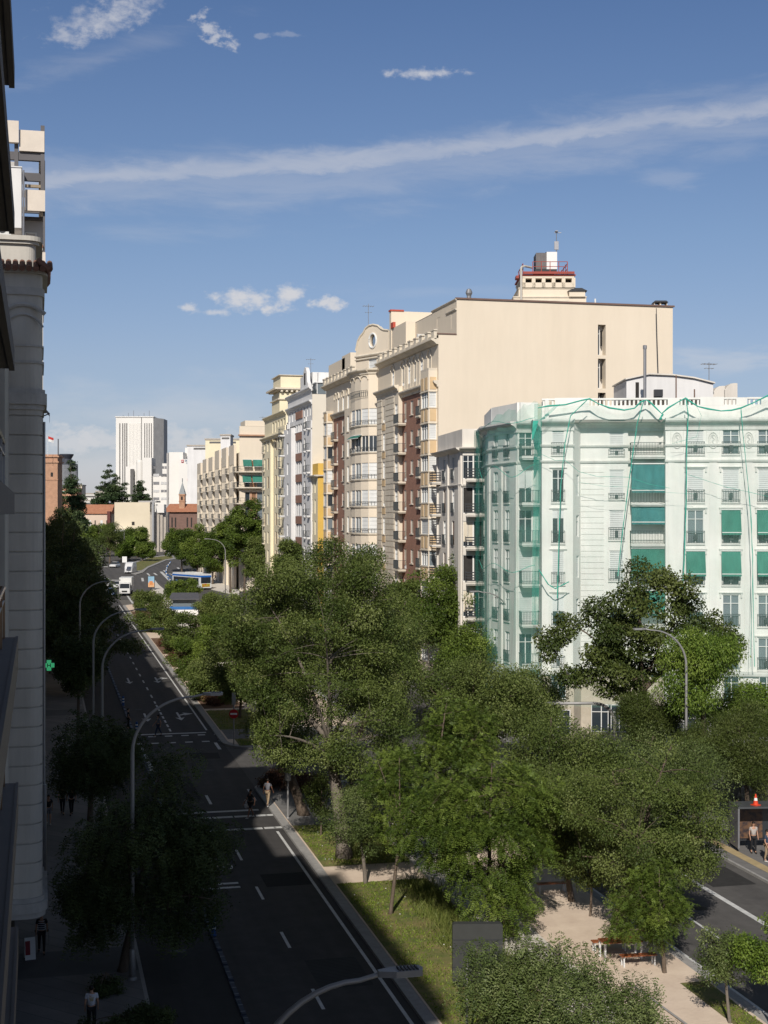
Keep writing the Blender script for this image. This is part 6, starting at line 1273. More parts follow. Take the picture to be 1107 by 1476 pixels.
def build_tree(name, label, loc, lobes, kind='elm', nleaf=20000, ncl=80, leaf=(.15, .085), clr=(.9, 1.35), trunk_r=.25, bark_m=None, seed=1, group=None, droop=.25, spray=0, fork=.4, lean=(0, 0), shape='round', cat='tree', flat=.72):
    rs = np.random.RandomState(seed); root = thing(name, label, cat, loc, 0, group); nleaf = int(nleaf * MULT); ncl = int(ncl * MULT ** .45)
    C = crown_points(rs, shape, lobes, ncl); L = np.array(lobes, float)
    cr = rs.uniform(clr[0], clr[1], size=len(C)); w = cr ** 2 / np.sum(cr ** 2)
    ns = max(1, nleaf // max(1, spray)) if spray else nleaf
    ci = rs.choice(len(C), size=ns, p=w)
    d = unit(rs.normal(size=(ns, 3))); rad = rs.uniform(.15, 1, size=(ns, 1)) ** .5; pos = C[ci] + d * rad * cr[ci][:, None] * np.array([1, 1, flat])
    pos += .06 * rs.normal(size=pos.shape)
    tint_c = np.clip(rs.normal(.45, .27, size=len(C)), 0, 1)
    out = unit(pos - C[ci] + .25 * unit(pos - L[0, :3]))
    if spray:
        A = unit(out * .9 + rs.normal(size=(ns, 3)) * .45 - np.array([0, 0, droop])); up = unit(np.array([[0, 0, 1.0]]) + .45 * rs.normal(size=(ns, 3))); side = unit(np.cross(A, up)); Nn = unit(np.cross(side, A))
        sl = leaf[0] * spray * .34; k = spray; idx = np.arange(k); f = (idx // 2 + .5) / ((k + 1) // 2); sgn = np.where(idx % 2 == 0, 1.0, -1.0)
        P0 = pos[:, None, :] + A[:, None, :] * (f * sl)[None, :, None] - np.array([0, 0, 1.0]) * (f ** 2 * sl * droop)[None, :, None]
        AA = unit((A[:, None, :] * .55 + side[:, None, :] * sgn[None, :, None]).reshape(-1, 3) + .18 * rs.normal(size=(ns * k, 3))); NN = unit(np.repeat(Nn, k, 0) + .2 * rs.normal(size=(ns * k, 3))); P0 = P0.reshape(-1, 3); cid = np.repeat(ci, k); base_t = np.repeat(rs.normal(0, .12, ns), k)
    else:
        P0 = pos; AA = unit(out * .5 + rs.normal(size=(ns, 3)) * .7 - np.array([0, 0, droop])); NN = unit(out * .5 + np.array([0, 0, .7]) + rs.normal(size=(ns, 3)) * .55); NN = unit(np.cross(np.cross(AA, NN), AA)); cid = ci; base_t = 0
    n = len(P0); sc_ = rs.uniform(.65, 1.25, n); tint = np.clip(tint_c[cid] + base_t + rs.normal(0, .10, n), 0, 1)
    me = leaves_mesh(P0.astype(np.float32), AA, NN, leaf[0] * sc_, leaf[1] * sc_, tint, LM[kind]); cro = link('crown', me, root)
    # trunk and limbs
    m = MB(); c0 = L[:, :3].mean(0) if len(L) > 1 else L[0, :3]; zb = (L[:, 2] - L[:, 5]).min(); zt_ = L[0, 2] + L[0, 5]
    fz_ = max(.8, zb + (L[0, 2] - zb) * fork); top = Vector((L[0, 0] * .8, L[0, 1] * .8, fz_)); b0 = Vector((lean[0], lean[1], -.25))
    def bez(a, b, c, n): return [a * (1 - t) ** 2 + b * 2 * t * (1 - t) + c * t * t for t in [i / n for i in range(n + 1)]]
    mid = Vector((b0.x * .6 + top.x * .4 + rs.uniform(-.1, .1), b0.y * .6 + top.y * .4, fz_ * .5)); tp = bez(b0, mid, top, 7)
    m.tube(tp, [trunk_r * (1.35 if i == 0 else 1 - .38 * i / 7) for i in range(8)], 9)
    far = [int(np.argmax(C[:, 2]))]; 
    for _ in range(min(8, len(C) - 1)): dd = np.min(np.linalg.norm(C[:, None, :] - C[far][None, :, :], axis=2), axis=1); far.append(int(np.argmax(dd)))
    nodes = []
    for k, i in enumerate(far):
        e = Vector(C[i]); s = tp[-1 if k % 2 == 0 else -2]; h = (s + e) * .5 + Vector((0, 0, .18 * (e - s).length)) - (e - s) * .05; c = bez(s, h, e, 7); r0 = trunk_r * (.38 if k < 3 else .26)
        m.tube(c, [r0 * (1 - .85 * j / 7) + .012 for j in range(8)], 6); nodes += [(c[j], r0 * (1 - .85 * j / 7) + .01) for j in range(1, 8)]
    NP = np.array([list(a[0]) for a in nodes])
    for i in range(len(C)):
        if i in far: continue
        j = int(np.argmin(np.linalg.norm(NP - C[i], axis=1) + .3 * np.maximum(0, NP[:, 2] - C[i][2]))); s = nodes[j][0]; e = Vector(C[i]); r0 = min(nodes[j][1] * .5, .022 + .006 * (e - s).length)
        jit = Vector(rs.uniform(-.15, .15, 3)); m.tube(bez(s, (s + e) * .5 + Vector((0, 0, .1 * (e - s).length)) + jit, e + (e - s) * .12, 4), [r0, r0 * .8, r0 * .6, r0 * .4, .008], 4, False)
    m.build('trunk', bark_m or bark, root, smooth=True); return root
RIGHT = np.array([CA, -SA]); FWD = np.array([SA, CA])
def px_tree(name, label, base, boxes, kind='elm', t=None, depth=1.0, gz=None, **kw):
    """base: photo pixel of the trunk foot (or only x with t); boxes: extent of each lobe in the photo, turned into metres at the tree's distance"""
    if t is None: t = Tg(*base); x, y = gp(*base)
    else: x, y = P(base[0], t)
    z = (G(y) + .12) if gz is None else gz; k = t / FPX; lobes = []
    for b in boxes:
        x0, x1, y0, y1 = b[:4]; doff = b[4] if len(b) > 4 else 0
        rx = (x1 - x0) / 2 * k; rz = (y1 - y0) / 2 * k; cx = ((x0 + x1) / 2 - base[0]) * k; cz = zt((y0 + y1) / 2, t) - z
        ry = rx * depth if rx < rz * 1.6 else rx * depth * .85; sh = .93
        w = RIGHT * cx + FWD * doff; rz_ = rz * .90
        lobes.append((w[0], w[1], max(cz, rz_ * .55 + .3), rx * sh, ry * sh, rz_))
    return build_tree(name, label, (x, y, z), lobes, kind, **kw)
T = px_tree
E = dict(leaf=(.15, .085))
# the big elms in the middle
T('elm_tree', 'tallest broad elm in the middle with a pale forked trunk by the sand crossing', (497, 1240), [(348, 590, 774, 1060), (298, 470, 830, 1010, 1), (470, 614, 815, 1010, 0), (400, 560, 770, 900, 1), (368, 480, 960, 1120, -1), (450, 600, 950, 1130, -1)], 'elm', nleaf=72000, ncl=230, leaf=(.125, .07), trunk_r=.42, bark_m=bark_g, seed=3, clr=(.55, 1.2), fork=.25)
T('elm_tree', 'dark-trunked elm beside the signal pole at the crossing', (440, 1178), [(305, 440, 880, 1010), (355, 470, 960, 1110, -1)], 'elm', nleaf=26000, ncl=95, leaf=(.125, .07), trunk_r=.33, seed=5, clr=(.6, 1.2))
T('elm_tree', 'elm half hidden behind the others at the mouth of the side road', (404, 1124), [(345, 500, 830, 1010), (362, 450, 960, 1070)], 'elm', nleaf=22000, ncl=80, leaf=(.14, .08), trunk_r=.3, seed=6)
T('olive_elm', 'small greyish olive-green tree on the lawn left of the sand crossing', (527, 1277), [(468, 566, 1132, 1228)], 'celtis', nleaf=9000, ncl=40, leaf=(.10, .05), trunk_r=.11, bark_m=bark_g, seed=7, clr=(.4, .7))
T('young_locust', 'slender locust with a leaning thin trunk on the long lawn', (562, 1322), [(540, 620, 1110, 1235), (520, 600, 1080, 1160, 1)], 'robinia', nleaf=9000, ncl=40, leaf=(.10, .05), trunk_r=.10, seed=8, clr=(.4, .75), spray=8)
T('sapling', 'tiny sapling on the lawn below the big forked trunk', (463, 1208), [(440, 486, 1108, 1180)], 'elm', nleaf=2500, ncl=16, leaf=(.10, .06), trunk_r=.06, seed=9, clr=(.35, .55))
# locusts in front
T('locust_tree', 'bright green locust with feathery leaves leaning over the grey cabinet', (722, 1352), [(600, 800, 1085, 1300), (575, 700, 1120, 1260, -.5), (640, 770, 1230, 1340, -1.2), (690, 815, 1100, 1250, .5)], 'robinia', nleaf=56000, ncl=180, leaf=(.095, .052), trunk_r=.26, seed=12, clr=(.35, .85), spray=10, lean=(.6, -.3), droop=.45, fork=.3)
T('locust_tree', 'feathery locust just behind and left of the leaning one', (640, 1255), [(548, 700, 1060, 1190), (600, 730, 1010, 1140, 2)], 'robinia', nleaf=36000, ncl=120, leaf=(.10, .055), trunk_r=.2, seed=13, clr=(.4, .9), spray=10, droop=.4)
T('hackberry_tree', 'nearest tree at the bottom with long drooping grey-green leaves', (800, 0), [(690, 905, 1362, 1500), (655, 740, 1350, 1460, .2), (840, 985, 1400, 1560, -.5), (740, 830, 1345, 1420, .3), (700, 860, 1440, 1600, -1)], 'celtis', t=46.5, nleaf=42000, ncl=190, leaf=(.11, .042), trunk_r=.16, bark_m=bark_g, seed=14, clr=(.3, .75), droop=1.0, spray=7)
T('elm_tree', 'large elm beside the picnic table on the sand', (886, 1354), [(800, 1040, 1060, 1300), (775, 900, 1100, 1230, 1), (930, 1055, 1120, 1260, -.5), (850, 1000, 1180, 1320, -1)], 'elm', nleaf=46000, ncl=170, leaf=(.105, .058), trunk_r=.34, seed=15, clr=(.4, .85))
T('elm_tree', 'middling elm on the sand left of the picnic table', (825, 1303), [(742, 870, 1100, 1260)], 'elm', nleaf=17000, ncl=70, leaf=(.11, .06), trunk_r=.17, seed=16, clr=(.45, .85))
T('young_tree', 'thin-stemmed young tree between two elms on the sand', (850, 1325), [(826, 880, 1210, 1290)], 'elm', nleaf=3500, ncl=22, leaf=(.10, .055), trunk_r=.07, seed=17, clr=(.35, .55))
T('young_locust', 'fresh green young tree with a thin trunk right of the picnic table', (958, 1407), [(895, 1005, 1245, 1365), (880, 930, 1310, 1362)], 'robinia', nleaf=15000, ncl=70, leaf=(.08, .042), trunk_r=.10, seed=18, clr=(.3, .6), spray=8)
T('sapling', 'staked greyish sapling at the lower right by the road kerb', (1053, 1480), [(1002, 1085, 1330, 1425)], 'celtis', nleaf=4200, ncl=28, leaf=(.095, .045), trunk_r=.07, bark_m=bark_g, seed=19, clr=(.25, .5), t=None)
T('lime_tree', 'yellow-green tree cut by the right edge at the bottom', (1122, 0), [(1062, 1150, 1332, 1425)], 'lime', t=52, nleaf=5500, ncl=30, leaf=(.11, .06), trunk_r=.08, seed=20, clr=(.3, .55))
T('elm_tree', 'olive elm on the far corner of the side road behind the tallest elm', (515, 0), [(480, 628, 860, 1050)], 'elm', t=114.5, nleaf=22000, ncl=85, leaf=(.16, .09), trunk_r=.26, seed=21)
# the mass in front of the veiled building
T('elm_tree', 'olive elm between the middle elm and the veiled building', (672, 0), [(600, 740, 945, 1090), (690, 790, 970, 1080, 1)], 'elm', t=88, nleaf=30000, ncl=110, leaf=(.14, .08), trunk_r=.25, seed=22)
T('elm_tree', 'olive elm under the left corner of the veiled building', (785, 0), [(712, 815, 955, 1080)], 'elm', t=102, nleaf=15000, ncl=60, leaf=(.15, .09), trunk_r=.22, seed=23)
T('elm_tree', 'elm filling the gap above the leaning locust', (796, 0), [(730, 860, 1030, 1180), (800, 900, 1045, 1160)], 'elm', t=76, nleaf=26000, ncl=100, leaf=(.12, .07), trunk_r=.24, seed=24)
T('elm_tree', 'pale-leaved elm behind the large one by the picnic table', (925, 0), [(860, 985, 1060, 1190), (950, 1050, 1070, 1180)], 'celtis', t=77, nleaf=22000, ncl=90, leaf=(.11, .055), trunk_r=.2, seed=25)
T('dense_tree', 'dense fresh green tree at the foot of the narrow grey building', (655, 0), [(592, 700, 800, 960), (640, 724, 788, 930, -2)], 'robinia', t=133, nleaf=24000, ncl=90, leaf=(.20, .12), trunk_r=.28, seed=26, clr=(.9, 1.5))
T('dense_tree', 'lower green tree between the dense one and the veiled building', (690, 0), [(630, 735, 890, 1010)], 'robinia', t=122, nleaf=14000, ncl=55, leaf=(.20, .12), trunk_r=.22, seed=27, clr=(.9, 1.4))
T('plane_tree', 'wide dark open-crowned tree in front of the veiled building', (938, 0), [(835, 1010, 822, 945), (772, 900, 880, 985, 0), (850, 990, 900, 1015, -1), (960, 1060, 850, 965, 0), (880, 960, 815, 900, 0)], 'plane', t=95, nleaf=17000, ncl=62, leaf=(.22, .13), trunk_r=.40, seed=28, clr=(.6, 1.25), fork=.1, droop=.5)
T('drooping_tree', 'bright hanging-leaved tree at the right below the open dark tree', (1012, 0), [(965, 1065, 905, 985), (955, 1030, 950, 1020, -1)], 'lime', t=89, nleaf=15000, ncl=60, leaf=(.19, .07), trunk_r=.2, seed=29, droop=1.1)
T('stone_pine', 'round clipped-looking stone pine right of the mast arm', (938, 0), [(890, 986, 992, 1085)], 'pine', t=91, nleaf=26000, ncl=80, leaf=(.18, .035), trunk_r=.18, seed=30, clr=(.6, .9), droop=-.3)
T('stone_pine', 'round stone pine at the right edge above the hoarding', (1078, 0), [(1022, 1125, 1015, 1145)], 'pine', t=83, nleaf=24000, ncl=80, leaf=(.17, .035), trunk_r=.18, seed=31, clr=(.6, .95), droop=-.3)
T('stone_pine', 'lower pine between the two round ones', (1000, 0), [(962, 1045, 1045, 1130)], 'pine', t=86, nleaf=15000, ncl=55, leaf=(.17, .035), trunk_r=.15, seed=32, clr=(.5, .8), droop=-.3)
T('lime_tree', 'light green tree rising at the right edge before the veiled building', (1092, 0), [(1048, 1135, 985, 1060), (1010, 1070, 1005, 1060)], 'lime', t=93, nleaf=13000, ncl=55, leaf=(.17, .09), trunk_r=.18, seed=33)
# trees of the far part of the middle strip
for i, (px, t, bx, kd, lbl) in enumerate([
    (292, 134, [(262, 325, 945, 1012)], 'elm', 'small elm left of the no-entry sign'), (345, 124, [(318, 380, 950, 1015)], 'elm', 'little elm right behind the no-entry sign'),
    (285, 150, [(240, 312, 915, 1000)], 'robinia', 'bright tree beside the rounded flower beds, nearest of the strip'), (262, 172, [(224, 300, 885, 960)], 'elm', 'olive tree over the brown flower bed'), (300, 165, [(278, 345, 880, 960)], 'robinia', 'green tree left of the tallest elm'),
    (228, 200, [(190, 258, 862, 920)], 'elm', 'tree above the third left lamp head'), (300, 205, [(284, 330, 850, 910)], 'elm', 'tree just right of the blue-banded kiosk'), (212, 228, [(190, 236, 856, 900)], 'elm', 'tree at the tip of the planted strip'), (262, 245, [(238, 292, 832, 868)], 'robinia', 'fresh green tree in front of the city bus'), (318, 215, [(292, 350, 850, 905)], 'elm', 'tree right of the blue kiosk')]):
    T('strip_tree', lbl, (px, 0), bx, kd, t=t, nleaf=9000, ncl=38, leaf=(.22, .13) if t > 160 else (.18, .1), trunk_r=.14, seed=40 + i, clr=(.6, 1.1), group='trees of the planted strip')
for i, (px, t, bx, kd, lbl) in enumerate([
    (262, 345, [(238, 284, 757, 812)], 'robinia', 'leftmost round green tree of the far right-hand row'), (284, 322, [(262, 308, 756, 822)], 'robinia', 'second round green tree of the far right-hand row'), (306, 300, [(285, 330, 762, 832)], 'robinia', 'third round green tree, behind the far lamp'),
    (352, 262, [(326, 383, 722, 800)], 'robinia', 'tall green tree against the far cream apartment row'), (332, 275, [(312, 350, 745, 815)], 'robinia', 'green tree left of the tall one by the cream row'), (375, 250, [(352, 405, 770, 840)], 'elm', 'tree under the pale yellow block'), (430, 215, [(395, 470, 775, 850)], 'elm', 'tree under the white block'), (520, 178, [(480, 570, 800, 880)], 'elm', 'tree under the round bay'), (588, 150, [(548, 630, 830, 960)], 'elm', 'tree under the brown brick front')]):
    T('street_tree', lbl, (px, 0), bx, kd, t=t, nleaf=13000, ncl=50, leaf=(.3, .19), trunk_r=.22, seed=60 + i, clr=(.8, 1.5), group='street trees of the right-hand pavement')
# shaded trees of the left pavement
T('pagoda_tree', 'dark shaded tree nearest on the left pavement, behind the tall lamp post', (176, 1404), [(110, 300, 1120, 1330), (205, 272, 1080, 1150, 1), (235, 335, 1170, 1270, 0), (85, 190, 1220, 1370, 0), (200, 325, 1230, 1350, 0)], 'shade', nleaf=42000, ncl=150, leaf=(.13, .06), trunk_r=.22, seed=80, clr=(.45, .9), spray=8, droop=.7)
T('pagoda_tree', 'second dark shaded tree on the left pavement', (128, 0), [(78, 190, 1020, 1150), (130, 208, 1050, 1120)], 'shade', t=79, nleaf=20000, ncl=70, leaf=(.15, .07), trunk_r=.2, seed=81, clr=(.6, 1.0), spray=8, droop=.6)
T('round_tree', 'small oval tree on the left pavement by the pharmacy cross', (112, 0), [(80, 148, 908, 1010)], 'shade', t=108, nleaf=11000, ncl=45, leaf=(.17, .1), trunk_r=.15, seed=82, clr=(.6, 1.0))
for i, (X_, t, r, ztop_, lbl) in enumerate([(3.6, 138, 5.4, 16.5, 'dark tree arching over the bus lane behind the oval tree'), (3.0, 155, 5.0, 18.2, 'dark tree over the far bus lane, second of the dense row'), (2.6, 175, 4.6, 19.4, 'dark tall tree, third of the dense row at left'), (2.6, 198, 4.3, 19.2, 'tall narrow tree, fourth of the dense row at left'), (2.4, 225, 4.0, 19.4, 'fifth tree of the dense row at left'), (2.6, 252, 3.6, 18.6, 'last tree of the dense row at left')]):
    Y_ = (t - X_ * SA) / CA; gz_ = G(Y_); H = ztop_ - gz_
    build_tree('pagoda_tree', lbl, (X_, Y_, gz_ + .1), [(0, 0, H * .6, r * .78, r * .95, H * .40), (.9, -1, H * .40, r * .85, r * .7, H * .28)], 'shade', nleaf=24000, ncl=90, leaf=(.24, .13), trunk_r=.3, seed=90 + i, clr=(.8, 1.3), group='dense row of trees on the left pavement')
# far trees: conifers and the plaza
def conifer(label, px, t, y0, y1, wpx, seed, kind='cedar', n=11000, tiers=11, lean=0):
    rs = np.random.RandomState(seed); x, y = P(px, t); gz_ = G(y); k = t / FPX; z1 = zt(y0, t) - gz_; z0 = max(1.5, zt(y1, t) - gz_); w = wpx / 2 * k * .9; lobes = []
    for i in range(tiers):
        f = i / (tiers - 1); zz = z0 + (z1 - z0) * f; r = w * (1 - f) ** .75 + .3
        for q in range(max(3, int(10 * (1 - f) + 2))):
            a = rs.uniform(0, 6.28); rr_ = r * rs.uniform(.45, .95); lobes.append((math.cos(a) * rr_, math.sin(a) * rr_, zz + rs.uniform(-.5, .5), r * .5 + .6, r * .5 + .6, .5 + .08 * r))
    return build_tree('cedar_tree', label, (x, y, gz_), [(0, 0, (z0 + z1) / 2, .5, .5, (z1 - z0) / 2)] + lobes, kind, nleaf=n, ncl=tiers * 34, leaf=(.6, .34), trunk_r=.35, seed=seed, clr=(.6, 1.35), flat=.4, group='conifers on the skyline')
conifer('tall ragged cedar left of the road end, in front of the brick tower', 104, 440, 668, 775, 44, 101, n=16000, tiers=14); conifer('broad layered cedar before the white office tower', 160, 500, 672, 745, 66, 102, n=18000, tiers=10); conifer('small pointed cedar in front of the hospital', 202, 520, 694, 740, 26, 103, n=7000, tiers=8); conifer('thin drooping cedar standing before the tiled roof', 113, 400, 738, 795, 30, 104, n=7000, tiers=8)
for i, (px, t, bx, kd, lbl) in enumerate([(158, 385, [(140, 180, 752, 792)], 'pine', 'umbrella pine with a pale trunk in the far plaza'), (112, 360, [(92, 135, 768, 805)], 'robinia', 'green tree at the left edge of the far plaza'), (130, 300, [(104, 140, 785, 825)], 'robinia', 'sunlit green tree bordering the road left of the white car'), (198, 420, [(178, 216, 757, 792)], 'robinia', 'green tree before the flat beige block'), (146, 420, [(120, 160, 755, 785)], 'robinia', 'tree behind the umbrella pine'), (180, 400, [(168, 196, 775, 805)], 'lime', 'small yellow-green tree on the plaza island'), (205, 395, [(196, 222, 780, 806)], 'robinia', 'little tree at the right of the plaza island'), (240, 480, [(226, 262, 762, 795)], 'lime', 'pale tree in front of the brick church'), (92, 310, [(72, 118, 752, 830)], 'shade', 'dark tree filling the left end of the plaza')]):
    T('plaza_tree', lbl, (px, 0), bx, kd, t=t, nleaf=7000, ncl=34, leaf=(.36, .22) if kd != 'pine' else (.4, .1), trunk_r=.25, seed=110 + i, clr=(.9, 1.5), group='trees around the far plaza')
# hedges and low planting
def shrub(name, lbl, px, t, wpx, h, kind, seed, n=4000, gx=None, yl=1.0, grp=None):
    x, y = P(px, t) if gx is None else gx; w = wpx * t / FPX / 2
    return build_tree(name, lbl, (x, y, G(y) + .12), [(0, 0, h * .55, w, yl, h * .5)], kind, nleaf=n, ncl=26, leaf=(.10, .05), trunk_r=.04, seed=seed, clr=(.25, .4), cat='shrub', group=grp)
LM['rust'] = leafmat('leaf_rust', [(.07, .035, .02), (.11, .05, .03), (.14, .09, .04)], .2); LM['grass'] = leafmat('leaf_grass', [(.06, .085, .02), (.11, .14, .03), (.19, .20, .06)], .3)
shrub('low_hedge', 'low clipped hedge at the bottom left edge of the pavement', 0, 0, 0, .8, 'shade', 131, 5000, (4.6, 51.4), 1.6) if False else build_tree('low_hedge', 'low leafy hedge at the foot of the nearest tall lamp', (3.3, 52.4, G(52) + .13), [(0, 0, .45, 1.6, .7, .45)], 'shade', nleaf=7000, ncl=30, leaf=(.10, .05), trunk_r=.04, seed=131, clr=(.25, .4), cat='shrub')
build_tree('tree_pit_shrub', 'shrubs in the square pit round the nearest shaded trunk', (2.6, 57.2, G(57) + .13), [(0, 0, .25, .8, .6, .25)], 'shade', nleaf=2000, ncl=14, leaf=(.09, .05), trunk_r=.03, seed=132, clr=(.2, .3), cat='shrub')
for i, (x, y, w, l, lbl) in enumerate([(16.2, 94.3, 1.6, 1.3, 'reddish brown bushes at the end of the median by the side road'), (17.4, 92.6, 1.4, 1.2, 'rust-coloured bushes at the foot of the dark-trunked elm'), (16.2, 133, 1.3, 3.2, 'brownish planting of the nearest far flower bed'), (16.2, 166, 1.3, 4.5, 'russet planting of the middle flower bed'), (16.2, 182, 1.3, 8, 'russet planting of the long flower bed'), (16.3, 218, 1.4, 12, 'russet planting of the farthest flower bed')]):
    build_tree('russet_bushes', lbl, (x, y, G(y) + .16), [(0, 0, .4, w, l, .42)], 'rust', nleaf=5000, ncl=40, leaf=(.13, .07), trunk_r=.03, seed=140 + i, clr=(.3, .55), cat='shrub', group='russet beds of the middle strip')
for i, (x, y, lbl) in enumerate([(18.3, 63.5, 'tall wispy grass clump on the long lawn, nearest the leaning locust'), (18.6, 67.5, 'tall grass clump below the slender locust'), (18.2, 60.0, 'tall grass clump left of the grey cabinet'), (17.6, 75.5, 'tall grass under the forked elm trunk'), (18.5, 56.5, 'tall grass clump in front of the grey cabinet')]):
    rs = np.random.RandomState(150 + i); n = 1400; root = thing('tall_grass', lbl, 'grass clump', (x, y, G(y) + .158), 0, 'tall grass clumps on the lawn'); P0 = np.c_[rs.normal(0, .55, n), rs.normal(0, 1.1, n), np.zeros(n)]; A = unit(np.c_[rs.normal(0, .35, n), rs.normal(0, .35, n), np.ones(n)]); me = leaves_mesh(P0.astype(np.float32), A, unit(np.c_[rs.normal(size=(n, 2)), np.zeros(n)]), rs.uniform(.25, .75, n), np.full(n, .022), rs.uniform(.2, 1, n), LM['grass']); link('blades', me, root)
# short turf on the lawns (uncountable)
rs = np.random.RandomState(5); PT = []
for (xa, xb, ya, yb, n) in ((14.7, 19.2, 44, 70.2, 15000), (14.7, 19.2, 73.7, 82.9, 5000), (14.7, 18.7, 117.6, 128, 2500), (15.4, 19, 110, 112.9, 1500), (14.7, 18.3, 137, 146, 1500), (25.3, 26.3, 44, 52.8, 1200)):
    q = np.c_[rs.uniform(xa, xb, n), rs.uniform(ya, yb, n)]; nz = np.sin(q[:, 0] * 2.1 + 1.3 * np.sin(q[:, 1] * .9)) + np.sin(q[:, 1] * 1.3 + q[:, 0]) + rs.normal(0, .9, n); PT.append(q[nz > -.6])
q = np.concatenate(PT); n = len(q); P0 = np.c_[q, np.minimum(q[:, 1], 480) * .0175 + .155]; A = unit(np.c_[rs.normal(0, .8, (n, 2)), np.ones(n)])
me = leaves_mesh(P0.astype(np.float32), A, unit(rs.normal(size=(n, 3)) + np.array([0, 0, 1])), rs.uniform(.05, .14, n), rs.uniform(.03, .06, n), np.clip(rs.normal(.45, .25, n), 0, 1), leafmat('leaf_turf', [(.08, .12, .015), (.15, .21, .025), (.25, .29, .06)], .35)); me.name = 'grass'
tag(link('grass', me), 'short weedy grass on the lawns of the middle strip', 'grass', kind='stuff')
fl = MB()
for i in range(34):
    x = rs.uniform(14.9, 18.6); y = rs.choice([rs.uniform(48, 70), rs.uniform(74, 82.5)]); fl.box(x - .02, x + .02, y - .02, y + .02, G(y) + .17, G(y) + .2)
tag(fl.build('wild_flowers', white_p, None, (0, 0, 0)), 'scattered tiny white flowers and scraps on the lawns', 'flowers', kind='stuff')
# ================================================================== street lamps
lampm = mat('lamp_grey', (.30, .295, .29), .5, .08, 4, metal=.35); led = mat('lamp_glass', (.55, .55, .52), .3, 0)
def lamp(x, y, side, lbl, h=11.5, reach=3.2, seed=0):
    z = G(y) + .13; o = thing('street_lamp', lbl, 'street lamp', (x, y, z), 0, 'tall curved street lamps'); m = MB()
    m.tube([(0, 0, 0), (0, 0, 1.2), (0, 0, 1.25)], [.13, .13, .10], 10); pts = [(0, 0, 1.25), (0, 0, 4), (0, 0, 7), (0, 0, h - 2.3)]
    for i in range(1, 13): a = math.pi / 2 * i / 12; pts.append((side * (reach - .5) * (1 - math.cos(a)) * .92, 0, h - 2.3 + 2.2 * math.sin(a)))
    pts.append((side * (reach - .25), 0, h)); m.tube(pts, [.082] * 4 + [.072 - .0025 * i for i in range(len(pts) - 4)], 10); m.build('pole', lampm, o, smooth=True)
    b = MB(); b.lathe([(.19, 0), (.19, .05), (.14, .12)], n=12); b.build('base', lampm, o)
    g = MB(); s = side; a0 = reach - .35; L = .78
    pl = [(a0, -.05), (a0 + .1, -.09), (a0 + .3, -.16), (a0 + L, -.15), (a0 + L + .04, 0), (a0 + L, .15), (a0 + .3, .16), (a0 + .1, .09), (a0, .05)]
    P_ = [(s * p[0], p[1]) for p in pl]; P_ = P_ if s > 0 else P_[::-1]; g.prism(P_, h - .06, h + .05); hd = g.build('lamp_head', lampm, o)
    q = MB()
    for i in range(6): xa = a0 + .36 + i * .065; q.box(min(s * xa, s * (xa + .03)), max(s * xa, s * (xa + .03)), -.12, .12, h + .052, h + .075)
    f = q.build('cooling_fin', dark_metal); f.parent = hd; q = MB(); q.box(min(s * (a0 + .3), s * (a0 + .74)), max(s * (a0 + .3), s * (a0 + .74)), -.11, .11, h - .08, h - .062); f = q.build('lens', led); f.parent = hd; return o
YY = lambda px, X_: P(px, X_ / (SA + CA * (px - CX) / FPX))[1]
L0 = lamp(3.45, 24.5, 1, 'nearest street lamp, its head hanging over the kerb at the bottom', 11.32, 2.75)
for px, lbl in ((191, 'street lamp beside the nearest shaded tree, second from the camera'), (147.5, 'street lamp rising between the two shaded trees at left'), (134.5, 'street lamp close behind another, its head at the dark tree edge'), (115, 'street lamp standing by the oval tree')): lamp(3.72, YY(px, 3.72), 1, lbl)
for y, lbl in ((157, 'left-row lamp whose head shows over the dense dark trees'), (187, 'farther left-row lamp, head just above the dark trees'), (214, 'farthest lamp of the left row')): lamp(3.72, y, 1, lbl)
lamp(38.3, P(990, 86.5)[1], -1, 'street lamp in front of the open-crowned dark tree at right', 11.6, 3.0); lamp(38.0, P(735, 118)[1], -1, 'street lamp at the left corner of the veiled building', 11.6, 3.0)
lamp(31.6, P(325, 247)[1], -1, 'far street lamp beside the tall tree of the cream row', 11.4, 3.2); lamp(36.8, 330, -1, 'distant street lamp behind the round green trees', 10.5, 3); lamp(*P(179, 405), -1, 'distant street lamp by the flat beige block', 10, 3)
# ---- traffic signals and signs
red_l = mat('signal_red', (.9, .05, .02), .4, 0, emit=1.5); grn_l = mat('signal_green', (.05, .9, .45), .4, 0, emit=2.0); sig_bk = mat('signal_black', (.02, .02, .02), .5, 0)
o = thing('mast_arm_signal', 'thick grey mast arm bending out over the road by the stone pine', 'traffic signal', (*P(886, 95), G(92) + .13), -R(6)); m = MB(); pts = [(0, 0, 0), (0, 0, 4.4)]
for i in range(1, 11): a = math.pi / 2 * i / 10; pts.append((-1.5 * (1 - math.cos(a)), 0, 4.4 + 1.3 * math.sin(a)))
pts.append((-5.2, 0, 5.75)); m.tube(pts, [.14, .13] + [.12 - .002 * i for i in range(len(pts) - 2)], 10); m.build('pole', lampm, o, smooth=True)
m = MB(); m.box(-5.05, -4.75, -.12, .12, 4.9, 5.7); m.build('signal_head', sig_bk, o); m = MB(); m.lathe([(.16, 0), (.18, .3), (.1, .35)]); m.build('base', lampm, o)
